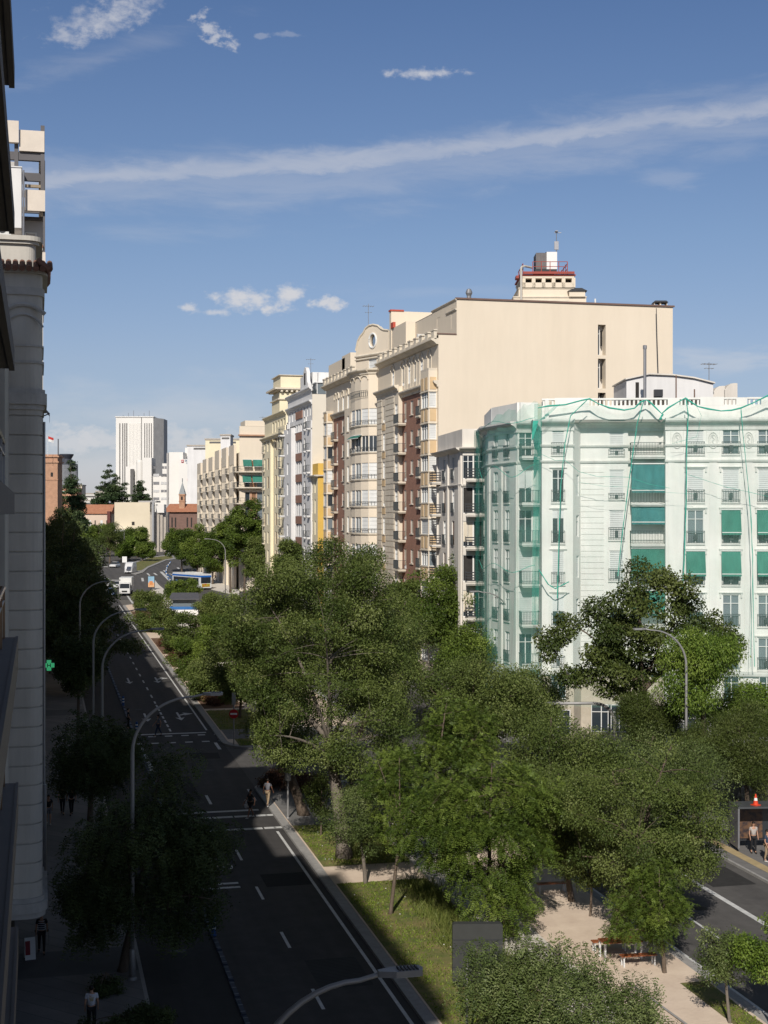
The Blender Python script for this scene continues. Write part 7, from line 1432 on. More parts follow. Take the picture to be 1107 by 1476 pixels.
def signal(x, y, lbl, ang=0, lit=None, h=2.3, col=None):
    o = thing('signal_post', lbl, 'traffic signal', (x, y, G(y) + .13), ang); m = MB(); m.tube([(0, 0, 0), (0, 0, h + .1)], .06, 8); m.build('post', lampm, o)
    b = MB(); b.box(-.15, .15, -.12, .12, h, h + .95); b.box(-.17, .17, -.14, .14, h + .44, h + .5); hb = b.build('signal_head', col or mat('signal_grey', (.30, .29, .27), .6), o); v = MB()
    for i in range(3): v.box(-.12, .12, .12, .26, h + .22 + i * .29, h + .235 + i * .29); v.ell((0, .12, h + .16 + i * .29 - .02), (.09, .03, .09), 8, 5)
    f = v.build('visor', sig_bk); f.parent = hb
    b = MB(); b.lathe([(.12, 0), (.12, .04), (.07, .1)]); b.build('base', lampm, o)
    if lit: q = MB(); q.ell((0, -.13, h + .18), (.10, .03, .10), 8, 5); f = q.build('lit_lamp', lit); f.parent = hb
    return o
x, y = gp(415, 1183); signal(x, y, 'grey signal post seen from behind at the near crossing', R(10))
x, y = gp(214, 848); x, y = P(278, 300); signal(*P(277, 296), 'slim signal showing green near the blue kiosk', 0, grn_l, 2.6, sig_bk); signal(*P(337, 116.5), 'tiny signal post hidden by the elm at the far crossing', 0, None); 
o = thing('no_entry_sign', 'red round no-entry sign on a grey post at the tip of the median', 'road sign', (*gp(337, 1076), G(108) + .14), R(-12)); m = MB(); m.tube([(0, 0, 0), (0, 0, 2.75)], .045, 8); m.build('post', lampm, o)
m = MB(); m.tube([(0, -.06, 2.45), (0, -.03, 2.45)], .36, 20); m.build('disc', mat('sign_red', (.42, .012, .015), .45, .06, 3), o); m = MB(); m.box(-.26, .26, -.075, -.061, 2.39, 2.52); m.build('bar', white_p, o)
# ---- near-left: people on the pavement, A-board, pharmacy cross
o = thing('pharmacy_cross', 'lit green pharmacy cross with a black H on the left facades', 'sign', (.72, 99.5, 9.75), 0); o.scale = (.8, .8, .8); gl = mat('pharmacy_green', (.10, .78, .32), .4, 0, emit=.3); m = MB(); k = 99.5 / FPX
m.box(-.45, .45, -.08, .08, -.19, .19); m.box(-.19, .19, -.079, .079, -.45, .45); m.build('light_panel', gl, o); m = MB(); m.box(-.5, .5, -.05, .05, -.24, .24); m.box(-.24, .24, -.049, .049, -.5, .5); m.build('case', dark_metal, o)
m = MB(); m.box(-.15, -.09, -.1, -.082, -.16, .16); m.box(.09, .15, -.1, -.082, -.16, .16); m.box(-.09, .09, -.1, -.082, -.03, .03); m.build('letter_h', sig_bk, o); m = MB(); m.box(-1.4, -.5, -.03, .03, -.05, .05); m.build('bracket', dark_metal, o)
x, y = gp(43, 1386); o = thing('a_board', 'white pavement sign board with a red panel by the shop door', 'sign board', (x, y, G(y) + .13), R(8)); m = MB(); m.add([(-.22, -.2, 0), (.22, -.2, 0), (.22, 0, .9), (-.22, 0, .9), (-.22, .2, 0), (.22, .2, 0)], [(0, 1, 2, 3), (3, 2, 5, 4)]); m.build('board', white_p, o)
m = MB(); m.add([(-.2, -.155, .2), (.0, -.155, .2), (.0, -.035, .76), (-.2, -.035, .76)], [(0, 1, 2, 3)]); m.v = [(a, b - .012, c) for a, b, c in m.v]; m.build('poster', mat('poster_red', (.25, .02, .03), .6), o)
# ---- lane divider
sep = thing('lane_separator', 'low dark blue rubber separator of the bus lane', 'lane separator', (7.62, 44, G(44)), 0, 'separators along the bus lane'); bl_r = mat('separator_blue', (.035, .045, .07), .6, .15, 3); wh_r = mat('separator_white', (.16, .17, .19), .6, .1)
m = MB(); pr = [(-.13, 0), (.13, 0), (.09, .10), (-.09, .10)]; m.add([(x, 0.04, z) for x, z in pr] + [(x, 1.86, z) for x, z in pr], [(3, 2, 1, 0), (4, 5, 6, 7), (0, 1, 5, 4), (1, 2, 6, 5), (2, 3, 7, 6), (3, 0, 4, 7)]); m.build('body', bl_r, sep)
m = MB(); m.box(-.095, .095, .25, .33, .095, .107); m.box(-.095, .095, 1.0, 1.08, .095, .107); m.box(-.095, .095, 1.6, 1.66, .095, .107); m.build('reflector', wh_r, sep)
for i in range(1, 33):
    y = 44 + i * 1.95; dup(sep, (7.62 + .02 * math.sin(i), y, G(y)), 0, 'low dark blue rubber separator of the bus lane')
for i in range(33, 78):
    y = 44 + i * 1.95 + 6; dup(sep, (7.62, y, G(y)), 0, 'low dark blue rubber separator of the bus lane')
bo = None
for i, (y, lbl) in enumerate(((118.8, 'blue and white bollard at the far crossing beside the standing person'), (63.5, 'blue flexible bollard on the separator under the shaded tree'), (133, 'blue bollard halfway along the far separators'))):
    if bo is None:
        bo = thing('bollard', lbl, 'bollard', (7.9, y, G(y)), 0, 'blue lane bollards'); m = MB(); m.lathe([(.13, 0), (.13, .05), (.10, .08), (.10, .8), (.07, .86), (.01, .88)], n=12); m.build('tube', mat('bollard_blue', (.03, .08, .22), .5), bo); m = MB(); m.lathe([(.103, .3), (.103, .4)], n=12); m.lathe([(.103, .55), (.103, .65)], n=12); m.build('band', white_p, bo)
    else: dup(bo, (7.62, y, G(y) + .1), 0, lbl)
# ---- furniture of the middle strip
x, y = gp(688, 1385); x, y = P(688, 57); o = thing('grey_cabinet', 'tall grey information cabinet with a rounded top under the leaning locust', 'street cabinet', (x, y, G(y) + .15), -R(13)); cg = mat('cabinet_grey', (.05, .052, .05), .5, .12, 2); k = 57 / FPX
w = 36 * k; hh = 2.55; m = MB(); m.slab([(-w, .25), (w, .25), (w, hh - .06), (w - .08, hh), (-w + .08, hh), (-w, hh - .06)], -.18, .18); m.build('body', cg, o)
m = MB(); 
for z in (.8, 1.35, 1.9): m.box(-w - .01, w + .01, -.19, .19, z, z + .03)
m.build('seam', dark_metal, o); m = MB(); m.box(-.12, .02, -.2, -.185, 1.05, 1.2); m.build('emblem', mat('emblem_blue', (.03, .09, .3), .5), o); m = MB(); m.box(-w * .8, w * .8, -.14, .14, 0, .25); m.build('plinth', dark_metal, o)
o = thing('plain_post', 'plain thin grey post at the bottom beside the nearest tree', 'post', (*P(673, 50.5), G(49) + .15)); m = MB(); m.tube([(0, 0, 0), (0, 0, 3.2)], .05, 8); m.build('pole', lampm, o); m = MB(); m.lathe([(.1, 0), (.1, .05), (.06, .08)], n=10); m.build('base', lampm, o)
# picnic table with two benches, by the big elm
wood = mat('varnished_wood', (.26, .085, .035), .45, .25, 6); legw = mat('white_steel', (.62, .62, .62), .4, .05)
def slat_top(w, d, z, n, nm, par, y0=0):
    m = MB()
    for i in range(n): a = -d / 2 + d * i / n; m.box(-w / 2, w / 2, y0 + a + .01, y0 + a + d / n - .01, z - .04, z)
    return m.build(nm, wood, par)
x, y = gp(897, 1388); o = thing('picnic_table', 'wooden slatted picnic table with white steel legs on the sand', 'table', (x, y + .2, G(y) + .15), R(-3)); slat_top(1.75, .8, .78, 6, 'table_top', o)
for sx in (-.8, .8):
    for sy in (-.33, .33): m = MB(); m.box(sx - .04, sx + .04, sy - .04, sy + .04, 0, .74); m.build('leg', legw, o)
def bench(x, y, lbl, w=1.55, ang=R(-3)):
    o = thing('bench', lbl, 'bench', (x, y, G(y) + .15), ang, 'benches of the middle walk'); slat_top(w, .38, .46, 4, 'seat', o)
    for sx in (-w / 2 + .1, w / 2 - .1): m = MB(); m.box(sx - .03, sx + .03, -.17, -.12, 0, .42); m.box(sx - .03, sx + .03, .12, .17, 0, .42); m.box(sx - .03, sx + .03, -.17, .17, .36, .42); m.build('leg', legw, o)
    return o
bench(x + .35, y - .85, 'wooden bench in front of the picnic table'); bench(x - .1, y + 1.2, 'wooden bench behind the picnic table'); bench(*gp(795, 1290), 'wooden bench in the shade beyond the elm trunks', 1.5)
o = thing('sand_border', 'thin concrete edging strip running through the sand', 'edging', (23.3, 52, G(52) + .146), R(2)); m = MB(); m.box(-.05, .05, -6, 9, 0, .02); m.build('strip', kerb_m, o)
# ---- bus stop, cone, hoarding
gs = glassmat('shelter_glass', (.03, .035, .04), .1); bx, by_ = gp(1080, 1232); o = thing('bus_shelter', 'black glass bus shelter at the right edge with a cone on top', 'bus shelter', (bx + .7, by_ + .4, G(by_) + .13), R(-9)); m = MB(); m.box(-1.3, 2.6, -.6, 1.0, 2.42, 2.52); m.box(-1.25, 2.6, .9, 1.0, 2.2, 2.42); m.build('roof', mat('shelter_roof', (.07, .075, .08), .35), o)
m = MB(); m.box(-1.3, -1.2, -.6, 1.0, .25, 2.42); m.build('end_panel', mat('shelter_side', (.16, .16, .17), .4), o)
m = MB(); m.box(-1.15, .6, .86, .9, .4, 2.2); m.build('poster_panel', mat('poster_dark', (.035, .03, .035), .3, 0, 3, (.16, .09, .05), noisecol=.25), o)
for sx in (-1.25, 2.5): m = MB(); m.box(sx - .05, sx + .05, .85, .95, 0, 2.42); m.build('post', dark_metal, o)
m = MB(); m.box(-1.0, 1.0, .4, .75, .44, .5); m.build('bench', dark_metal, o); m = MB(); m.box(.6, 2.5, .88, .9, .4, 2.2); m.build('glass_panel', gs, o)
o = thing('traffic_cone', 'orange and white traffic cone left on the bus shelter roof', 'traffic cone', (bx + .55, by_ + .3, G(by_) + .13 + 2.52), .3); m = MB(); m.box(-.2, .2, -.2, .2, 0, .04); m.build('base', mat('cone_orange', (.65, .06, .02), .5), o); m = MB(); m.lathe([(.15, .04), (.1, .3), (.065, .45), (.03, .62)], n=14); m.build('cone', mat('cone_orange', (.65, .06, .02)), o); m = MB(); m.lathe([(.108, .26), (.078, .41)], n=14); m.build('band', white_p, o)
hm = mat('hoarding_grey', (.21, .215, .205), .55, .12, .6, metal=.2)
o = thing('hoarding_fence', 'grey corrugated metal hoarding behind the bus stop', 'fence', (41.2, 92, G(88)), 0); fH = Fr.between(gp(1000, 1145), (47, 72)); Lh = dist(gp(1000, 1145), (47, 72)); m = MB(); n = int(Lh / .12); vs = []
for i in range(n + 1): vs += [(Lh * i / n, .035 * (1 if (i // 2) % 2 else -1), z) for z in (1.5, 4.1)]
m.add(vs, [(2 * i, 2 * i + 2, 2 * i + 3, 2 * i + 1) for i in range(n)]); m.build('panel', hm, o, fH.loc, fH.a)
for i in range(8): m = MB(); xx = Lh * i / 7; m.box(xx - .05, xx + .05, -.12, -.04, 1.3, 4.15); m.build('post', metal, o, fH.loc, fH.a)
m = MB(); m.box(0, Lh, -.3, .3, 1.2, 1.75); m.build('base', mat('hoarding_base', (.3, .22, .18), .9, .3, 2), o, fH.loc, fH.a)
# ================================================================== vehicles
def car_paint(nm, c): return mat(nm, c, .28, .03, 1, spec=.6)
tyre = mat('tyre', (.012, .012, .013), .8, 0); rim = mat('rim', (.35, .35, .36), .35, 0, metal=.7); cglass = glassmat('car_glass', (.02, .025, .03), .05)
head = mat('headlight', (.7, .7, .68), .2, 0); tail = mat('tail_light', (.35, .01, .01), .3, 0)
def wheels(o, xs, hw, r, w=.22):
    for x in xs:
        for s in (-1, 1):
            m = MB(); m.tube([(s * hw, x, r), (s * (hw - w), x, r)], r, 14); q = m.build('wheel', tyre, o); m = MB(); m.tube([(s * (hw + .01), x, r), (s * (hw - .05), x, r)], r * .6, 10); f = m.build('rim', rim); f.parent = q
def profile(m, sec, hw_, n0=0):
    """sections along y: (y, half width low, half width top, z0, z1)"""
    vs = []
    for y, a, b, z0, z1 in sec: vs += [(-a, y, z0), (-a, y, z0 + (z1 - z0) * .55), (-b, y, z1), (b, y, z1), (a, y, z0 + (z1 - z0) * .55), (a, y, z0)]
    fs = []
    for i in range(len(sec) - 1):
        for k in range(6): fs.append((i * 6 + k, i * 6 + (k + 1) % 6, (i + 1) * 6 + (k + 1) % 6, (i + 1) * 6 + k))
    fs += [tuple(range(5, -1, -1)), tuple(range((len(sec) - 1) * 6, len(sec) * 6))]; m.add(vs, fs)
def car(x, y, ang, paint, lbl, z=None, kind='hatch'):
    """front at -y"""
    o = thing('car', lbl, 'car', (x, y, (G(y) if z is None else z) + .01), ang); m = MB(); L = 2.1; h = .9 if kind != 'suv' else 1.0; t = 1.46 if kind != 'suv' else 1.7
    profile(m, [(-L, .70, .66, .35, .62), (-L + .12, .84, .76, .24, .72), (-L + .95, .88, .80, .2, h - .02), (-.75, .89, .80, .2, h + .04), (1.4, .89, .80, .2, h + .06), (L - .1, .86, .76, .24, h + .02), (L, .74, .70, .38, h - .1)], 0); m.build('body', paint, o)
    m = MB(); profile(m, [(-.95, .76, .74, h - .02, h + .02), (-.25, .76, .60, h, t - .06), (.3, .76, .62, h, t), (1.2, .76, .60, h, t - .04), (1.85, .76, .72, h, h + .08)], 0); g = m.build('windows', cglass, o)
    m = MB(); profile(m, [(-.2, .62, .585, t - .09, t - .01), (.3, .64, .60, t - .05, t + .03), (1.2, .62, .585, t - .09, t - .005)], 0); m.build('roof', paint, o)
    for s in (-1, 1):
        m = MB(); m.box(s * .62 - .14, s * .62 + .14, -L + .02, -L + .14, .55, .68); m.build('headlight', head, o); m = MB(); m.box(s * .66 - .1, s * .66 + .1, L - .08, L + .01, .65, .85); m.build('tail_light', tail, o)
    m = MB(); m.box(-.26, .26, -L - .02, -L + .02, .4, .5); m.build('number_plate', white_p, o); wheels(o, (-1.3, 1.3), .88, .31); return o
pw = car_paint('paint_white', (.62, .62, .62)); pd = car_paint('paint_dark', (.03, .032, .036)); pb = car_paint('paint_blue', (.03, .06, .14)); ps = car_paint('paint_silver', (.28, .29, .30))
rd = R(-12)
x, y = gp(165.5, 818); car(x, y, R(-20), pw, 'white car driving towards the camera in the bend of the far road')
x, y = gp(152.5, 846); car(x, y, R(-8), pw, 'white car partly behind the third lamp head at the edge of the dark trees', kind='suv'); x, y = gp(161, 859); car(x, y, R(-8), pb, 'dark blue car in the queue at the edge of the dark trees')
x, y = gp(170, 848); car(x, y, R(-6), pw, 'white car just left of the box truck')
for px, py, lbl, pt_ in ((248, 801, 'dark car parked crosswise at the far end of the plaza', pd), (277, 803, 'black car parked beside the first round tree', pd), (262, 801, 'silver car parked between two dark ones at the plaza end', ps), (118, 806, 'dark car under the umbrella pine', pd), (140, 806, 'silver car at the far left of the plaza', ps), (210, 800, 'white car parked behind the plaza island', pw)): x, y = gp(px, py); car(x, y, R(75), pt_, lbl)
o = thing('box_truck', 'white box truck with a dark windscreen coming down the far road', 'truck', (*gp(181, 858), G(275) + .01), R(-8)); m = MB(); m.box(-1.15, 1.15, -.6, 4.8, .9, 3.3); m.build('cargo_box', mat('truck_white', (.66, .66, .64), .5, .04), o); m = MB(); profile(m, [(-2.5, .98, .95, .45, 1.2), (-2.35, 1.02, .96, .4, 1.4), (-1.9, 1.04, .92, .4, 2.35), (-.7, 1.04, .92, .4, 2.45)], 0); m.build('cab', pw, o)
m = MB(); m.add([(-.9, -2.42, 1.4), (.9, -2.42, 1.4), (.86, -2.0, 2.25), (-.86, -2.0, 2.25)], [(0, 1, 2, 3)]); m.box(-1.06, 1.06, -1.75, -1.0, 1.45, 2.15); m.build('windscreen', cglass, o); m = MB(); m.box(-.5, .5, -2.53, -2.49, .65, .95); m.build('grille', sig_bk, o); m = MB(); m.box(-1.0, 1.0, -.6, 4.8, .6, .9); m.build('chassis', sig_bk, o)
for s in (-1, 1): m = MB(); m.box(s * .75 - .15, s * .75 + .15, -2.54, -2.45, .75, .95); m.build('headlight', head, o); m = MB(); m.box(s * 1.2 - .08, s * 1.2 + .08, -2.2, -2.1, 1.4, 1.9); m.build('mirror', sig_bk, o)
wheels(o, (-1.7, 3.4), 1.05, .42, .3)
o = thing('delivery_van', 'white panel van seen from behind at the plaza island', 'van', (*gp(188, 826), G(345) + .01), R(-15)); m = MB(); profile(m, [(-2.9, .8, .75, .35, 1.0), (-2.7, .95, .85, .25, 1.15), (-1.8, 1.0, .85, .25, 2.2), (-1.2, 1.0, .88, .25, 2.55), (2.6, 1.0, .88, .25, 2.6), (2.75, .97, .86, .3, 2.55)], 0); m.build('body', pw, o); m = MB(); m.box(-.75, -.05, 2.76, 2.78, 1.55, 2.15); m.box(.05, .75, 2.76, 2.78, 1.55, 2.15); m.build('rear_window', mat('van_window', (.3, .32, .33), .3), o); m = MB(); m.box(-.02, .02, 2.76, 2.79, .4, 2.4); m.build('door_seam', sig_bk, o); m = MB(); m.box(-.95, .95, 2.72, 2.85, .3, .5); m.build('bumper', sig_bk, o)
for s in (-1, 1): m = MB(); m.box(s * .88 - .06, s * .88 + .06, 2.72, 2.79, .8, 1.3); m.build('tail_light', tail, o)
wheels(o, (-1.9, 1.7), .98, .36)
bxs, bys = P(272, 285); o = thing('city_bus', 'white and blue city bus half hidden by trees right of the plaza', 'bus', (bxs + 1, bys + 4, G(bys) + .01), R(22)); m = MB(); m.box(-1.25, 1.25, -6, 6, .35, 3.05); m.build('body', mat('bus_white', (.62, .63, .63), .4), o); m = MB(); m.box(-1.2, 1.2, -6.0, 5.9, 3.05, 3.15); m.box(-.9, .9, -3, 1, 3.15, 3.4); m.build('roof', mat('bus_roof', (.6, .6, .58), .6, .15, 1), o); m = MB(); m.box(-1.26, 1.26, -6.02, 6.02, 2.5, 2.85); m.build('blue_band', mat('bus_blue', (.02, .12, .42), .4), o)
m = MB(); m.box(-1.1, 1.1, -6.03, -5.98, 1.3, 2.5); m.box(-1.27, 1.27, -5.3, 5.5, 1.35, 2.35); m.build('window', cglass, o); m = MB(); m.box(-.9, .9, -6.06, -6.0, .6, 1.2); m.build('advert', mat('bus_ad', (.5, .1, .03), .5, 0, 2.5, (.3, .45, .05), noisecol=.2), o); wheels(o, (-3.6, 3.4), 1.24, .48, .3)
# advertising display, kiosk and white/blue board in the far strip
x, y = gp(218, 851); o = thing('poster_stand', 'lit poster stand with an orange and blue picture on the far strip', 'poster stand', (x, y, G(y) + .16), R(-9)); m = MB(); m.box(-.7, .7, -.12, .12, .3, 2.75); m.box(-.25, .25, -.1, .1, 0, .3); m.build('case', dark_metal, o); m = MB(); m.mat(0).box(-.6, .6, -.14, -.12, 1.4, 2.62); m.mat(1).box(-.6, .6, -.139, -.12, .5, 1.4); m.mat(2).box(-.35, .3, -.15, -.14, .9, 1.7); m.build('poster', [mat('poster_sky', (.25, .42, .55), .5), mat('poster_sand', (.6, .35, .18), .5, .3, 5), mat('poster_orange', (.55, .22, .08), .5, .4, 6)], o)
x, y = gp(149, 826); x, y = P(189, 362); o = thing('white_sign_post', 'small white rectangular sign on a post left of the panel van', 'road sign', (*gp(189.5, 828)[:2], G(350) + .15), R(-15)); o.location.x -= 1.6; m = MB(); m.tube([(0, 0, 0), (0, 0, 3.6)], .06, 6); m.build('post', lampm, o); m = MB(); m.box(-.55, .55, -.06, -.02, 2.5, 3.9); m.build('panel', white_p, o)
x, y = P(266, 226); o = thing('kiosk', 'small kiosk with a dark sloping roof and blue band among the far trees', 'kiosk', (x, y, G(y) + .16), R(-9)); m = MB(); m.box(-2.2, 2.2, -1.4, 1.6, 0, .9); m.build('counter', white_w, o); m = MB(); m.box(-2.24, 2.24, -1.45, 1.62, .9, 1.35); m.build('blue_band', mat('kiosk_blue', (.03, .13, .35), .5), o); m = MB(); m.box(-1.8, 1.8, -1.1, 1.5, 1.35, 2.6); m.build('cabin', glass_b, o); m = MB(); m.add([(-2.4, -2.0, 2.6), (2.4, -2.0, 2.6), (2.1, 1.8, 3.4), (-2.1, 1.8, 3.4), (-2.4, -2.0, 2.48), (2.4, -2.0, 2.48), (2.1, 1.8, 3.28), (-2.1, 1.8, 3.28)], [(0, 1, 2, 3), (7, 6, 5, 4), (0, 4, 5, 1), (1, 5, 6, 2), (2, 6, 7, 3), (3, 7, 4, 0)]); m.build('roof', mat('kiosk_roof', (.09, .09, .10), .6), o)
for i in range(2): pass
P0_, P1_ = gp(232, 826), gp(262, 854); o = thing('blue_barrier', 'low blue and white barrier rail running diagonally into the plaza', 'barrier', (P0_[0], P0_[1], G(P0_[1])), math.atan2(P1_[1] - P0_[1], P1_[0] - P0_[0])); L_ = dist(P0_, P1_); m = MB(); m.box(L_ * .35, L_, -.06, .06, .35, .75); m.build('rail', mat('barrier_blue', (.06, .16, .36), .5), o); m = MB()
for i in range(8): xx = L_ * (.35 + .65 * i / 7); m.box(xx - .04, xx + .04, -.05, .05, 0, .8)
m.build('post', lampm, o)
P_ = [gp(*p) for p in ((246, 811), (241, 818), (239, 826), (243, 836), (250, 841))]; o = thing('blue_lane_divider', 'curved row of blue and white lane dividers round the bend under the green trees', 'lane divider', (P_[0][0], P_[0][1], G(P_[0][1])), 0, None); m = MB(); m2 = MB()
for (xa, ya), (xb, yb) in zip(P_, P_[1:]):
    for i in range(5):
        f = (i + .1) / 5; g = (i + .75) / 5; q = (m if i % 2 == 0 else m2); a = (xa + (xb - xa) * f - P_[0][0], ya + (yb - ya) * f - P_[0][1]); c = (xa + (xb - xa) * g - P_[0][0], ya + (yb - ya) * g - P_[0][1]); q.tube([(a[0], a[1], .25 + G(a[1] + P_[0][1]) - G(P_[0][1])), (c[0], c[1], .25 + G(c[1] + P_[0][1]) - G(P_[0][1]))], .17, 6)
m.build('blue_segment', mat('barrier_blue', (.06, .16, .36)), o); m2.build('white_segment', white_p, o)
# ================================================================== people
skin_m = mat('skin', (.42, .24, .16), .6, .05, 8); skin_d = mat('skin_dark', (.22, .11, .07), .6, .05, 8); hair_d = mat('hair_dark', (.012, .009, .007), .6, .1); hair_g = mat('hair_grey', (.35, .33, .31), .7, .1)
def skin_obj(name, nodes, edges, rad, m_, parent, sub=2):
    me = bpy.data.meshes.new(name); me.from_pydata([nodes[k] for k in nodes], [(list(nodes).index(a), list(nodes).index(b)) for a, b in edges], [])
    o = bpy.data.objects.new(name, me); sc.collection.objects.link(o); o.modifiers.new('skin', 'SKIN'); o.modifiers.new('sub', 'SUBSURF').levels = 1
    for i, k in enumerate(nodes): me.skin_vertices[0].data[i].radius = rad[k] if isinstance(rad[k], tuple) else (rad[k], rad[k]); me.skin_vertices[0].data[i].use_root = (i == 0)
    o.modifiers['skin'].use_smooth_shade = True
    dg = bpy.context.evaluated_depsgraph_get(); ev = bpy.data.meshes.new_from_object(o.evaluated_get(dg)); bpy.data.objects.remove(o)
    ev.materials.clear(); ev.materials.append(m_); ev.name = name; q = bpy.data.objects.new(name, ev); sc.collection.objects.link(q); q.parent = parent; return q
def person(lbl, x, y, ang, shirt, legs_m, pose='walk', hgt=1.72, hair=None, long_hair=False, shorts=False, skn=None, sleeves=False, z=None, phase=1, stripes=None, bend=0, group=None):
    """faces -y"""
    o = thing('person', lbl, 'person', (x, y, (G(y) + .135) if z is None else z), ang, group); s = hgt / 1.72; st = {'walk': .26, 'stand': .04}[pose] * phase; skn = skn or skin_m
    n = dict(pelvis=(0, 0, .95), belly=(0, -.01 - bend * .3, 1.12), chest=(0, 0 - bend * .8, 1.34), neck=(0, .01 - bend, 1.47), jaw=(0, -.01 - bend * 1.1, 1.54), head=(0, -.01 - bend * 1.15, 1.62), crown=(0, .0 - bend * 1.15, 1.70))
    for k, sg in (('l', -1), ('r', 1)):
        f = st * sg; n['hip' + k] = (sg * .09, 0, .90); n['knee' + k] = (sg * .10, -f * .6 - .02, .50 + .02 * abs(f)); n['ankle' + k] = (sg * .10, -f * 1.05 + (.05 if f < 0 else 0), .09 + (.05 if f < 0 else 0)); n['toe' + k] = (sg * .115, -f * 1.05 - .15 + (.04 if f < 0 else 0), .035)
        n['sh' + k] = (sg * .175, .0 - bend, 1.40); n['elbow' + k] = (sg * .23, f * .55 + .03 - bend, 1.13); n['wrist' + k] = (sg * .23, f * .9 - .10 - bend, .90); n['palm' + k] = (sg * .235, f * .95 - .13 - bend, .83)
        for q, dx in enumerate((-.03, -.01, .012, .03)): n['f%d%s' % (q, k)] = (sg * .235 + dx * .4, f * .95 - .15 + dx - bend, .745 + .008 * q)
        n['th' + k] = (sg * .215, f * .95 - .175 - bend, .81)
    n = {k: (v[0] * s, v[1] * s, v[2] * s) for k, v in n.items()}
    e = [('pelvis', 'belly'), ('belly', 'chest'), ('chest', 'neck'), ('neck', 'jaw'), ('jaw', 'head'), ('head', 'crown')]; r = dict(pelvis=(.13, .10), belly=(.115, .09), chest=(.135, .10), neck=.052, jaw=(.062, .072), head=(.078, .095), crown=(.05, .065))
    for k in 'lr':
        e += [('pelvis', 'hip' + k), ('hip' + k, 'knee' + k), ('knee' + k, 'ankle' + k), ('ankle' + k, 'toe' + k), ('chest', 'sh' + k), ('sh' + k, 'elbow' + k), ('elbow' + k, 'wrist' + k), ('wrist' + k, 'palm' + k), ('palm' + k, 'th' + k)] + [('palm' + k, 'f%d%s' % (q, k)) for q in range(4)]
        r.update({'hip' + k: .082, 'knee' + k: .055, 'ankle' + k: .036, 'toe' + k: .03, 'sh' + k: .055, 'elbow' + k: .038, 'wrist' + k: .026, 'palm' + k: (.032, .02), 'th' + k: .009}); r.update({'f%d%s' % (q, k): .009 for q in range(4)})
    b = skin_obj('body', n, e, r, skn, o)
    g = lambda ks: {k: n[k] for k in ks}
    tr = dict(n); 
    sn = g(['chest', 'belly', 'pelvis']); se = [('chest', 'belly'), ('belly', 'pelvis')]; sr = dict(chest=(.158, .125), belly=(.142, .118), pelvis=(.15, .122))
    sn['collar'] = (n['neck'][0], n['neck'][1], n['neck'][2] - .05); se.append(('chest', 'collar')); sr['collar'] = (.075, .07)
    for k in 'lr':
        sn['sh' + k] = n['sh' + k]; se.append(('chest', 'sh' + k)); sr['sh' + k] = .075; a, c = n['sh' + k], n['elbow' + k]; fr_ = 1.0 if sleeves else .6; sn['sl' + k] = tuple(a[i] + (c[i] - a[i]) * fr_ for i in range(3)); se.append(('sh' + k, 'sl' + k)); sr['sl' + k] = .058
        if sleeves: sn['cf' + k] = tuple(n['elbow' + k][i] + (n['wrist' + k][i] - n['elbow' + k][i]) * .9 for i in range(3)); se.append(('sl' + k, 'cf' + k)); sr['cf' + k] = .042
    skin_obj('shirt', sn, se, sr, shirt, o)
    tn = {'pelvis': (n['pelvis'][0], n['pelvis'][1], n['pelvis'][2] - .0)}; te = []; t_ = dict(pelvis=(.145, .12))
    for k in 'lr':
        tn['hip' + k] = n['hip' + k]; te.append(('pelvis', 'hip' + k)); t_['hip' + k] = .1; a, c = n['hip' + k], n['knee' + k]
        if shorts: tn['hem' + k] = tuple(a[i] + (c[i] - a[i]) * .8 for i in range(3)); te.append(('hip' + k, 'hem' + k)); t_['hem' + k] = .085
        else: tn['knee' + k] = c; te.append(('hip' + k, 'knee' + k)); t_['knee' + k] = .07; d = n['ankle' + k]; tn['hem' + k] = (d[0], d[1], d[2] + .02); te.append(('knee' + k, 'hem' + k)); t_['hem' + k] = .055
    skin_obj('shorts' if shorts else 'trousers', tn, te, t_, legs_m, o)
    m = MB(); hc = n['head']; m.ell((hc[0], hc[1] + .025, hc[2] + .035), (.088, .098, .095), 12, 8)
    if long_hair: m.ell((hc[0], hc[1] + .07, hc[2] - .1), (.08, .05, .17), 10, 8)
    m.build('hair', hair or hair_d, o, smooth=True)
    m = MB(); hx, hy, hz = hc
    for sg in (-1, 1): m.ell((hx + sg * .03, hy - .093, hz + .005), (.010, .006, .007), 6, 5)
    m.build('eyes', sig_bk, o); m = MB(); m.ell((hx, hy - .1, hz - .022), (.012, .018, .02), 8, 6)
    for sg in (-1, 1): m.ell((hx + sg * .082, hy + .005, hz - .01), (.012, .018, .028), 8, 6)
    m.build('nose_and_ears', skn, o); m = MB(); m.ell((hx, hy - .09, hz - .055), (.022, .008, .006), 8, 5); m.build('mouth', mat('lips', (.3, .1, .08), .6), o)
    for k in 'lr': m = MB(); t = n['toe' + k]; a = n['ankle' + k]; m.ell(((t[0] + a[0]) / 2, (t[1] + a[1]) / 2 - .01, max(.035, t[2] + .01)), (.048, .135, .042), 10, 6); m.build('shoe', mat('shoe_dark', (.03, .028, .026), .6) if not (shorts or legs_m.name == 'khaki') else mat('shoe_white', (.5, .5, .48), .6), o)
    if stripes:
        m = MB()
        for i in range(5): zz = (1.04 + .085 * i) * s; w_ = .165 if i < 4 else .15; m.tube([(.0 + w_ * math.cos(a * math.pi / 8), (-bend * (.2 + .16 * i)) + .128 * math.sin(a * math.pi / 8), zz) for a in range(17)], .017, 4, False)
        m.build('stripes', stripes, o)
    return o
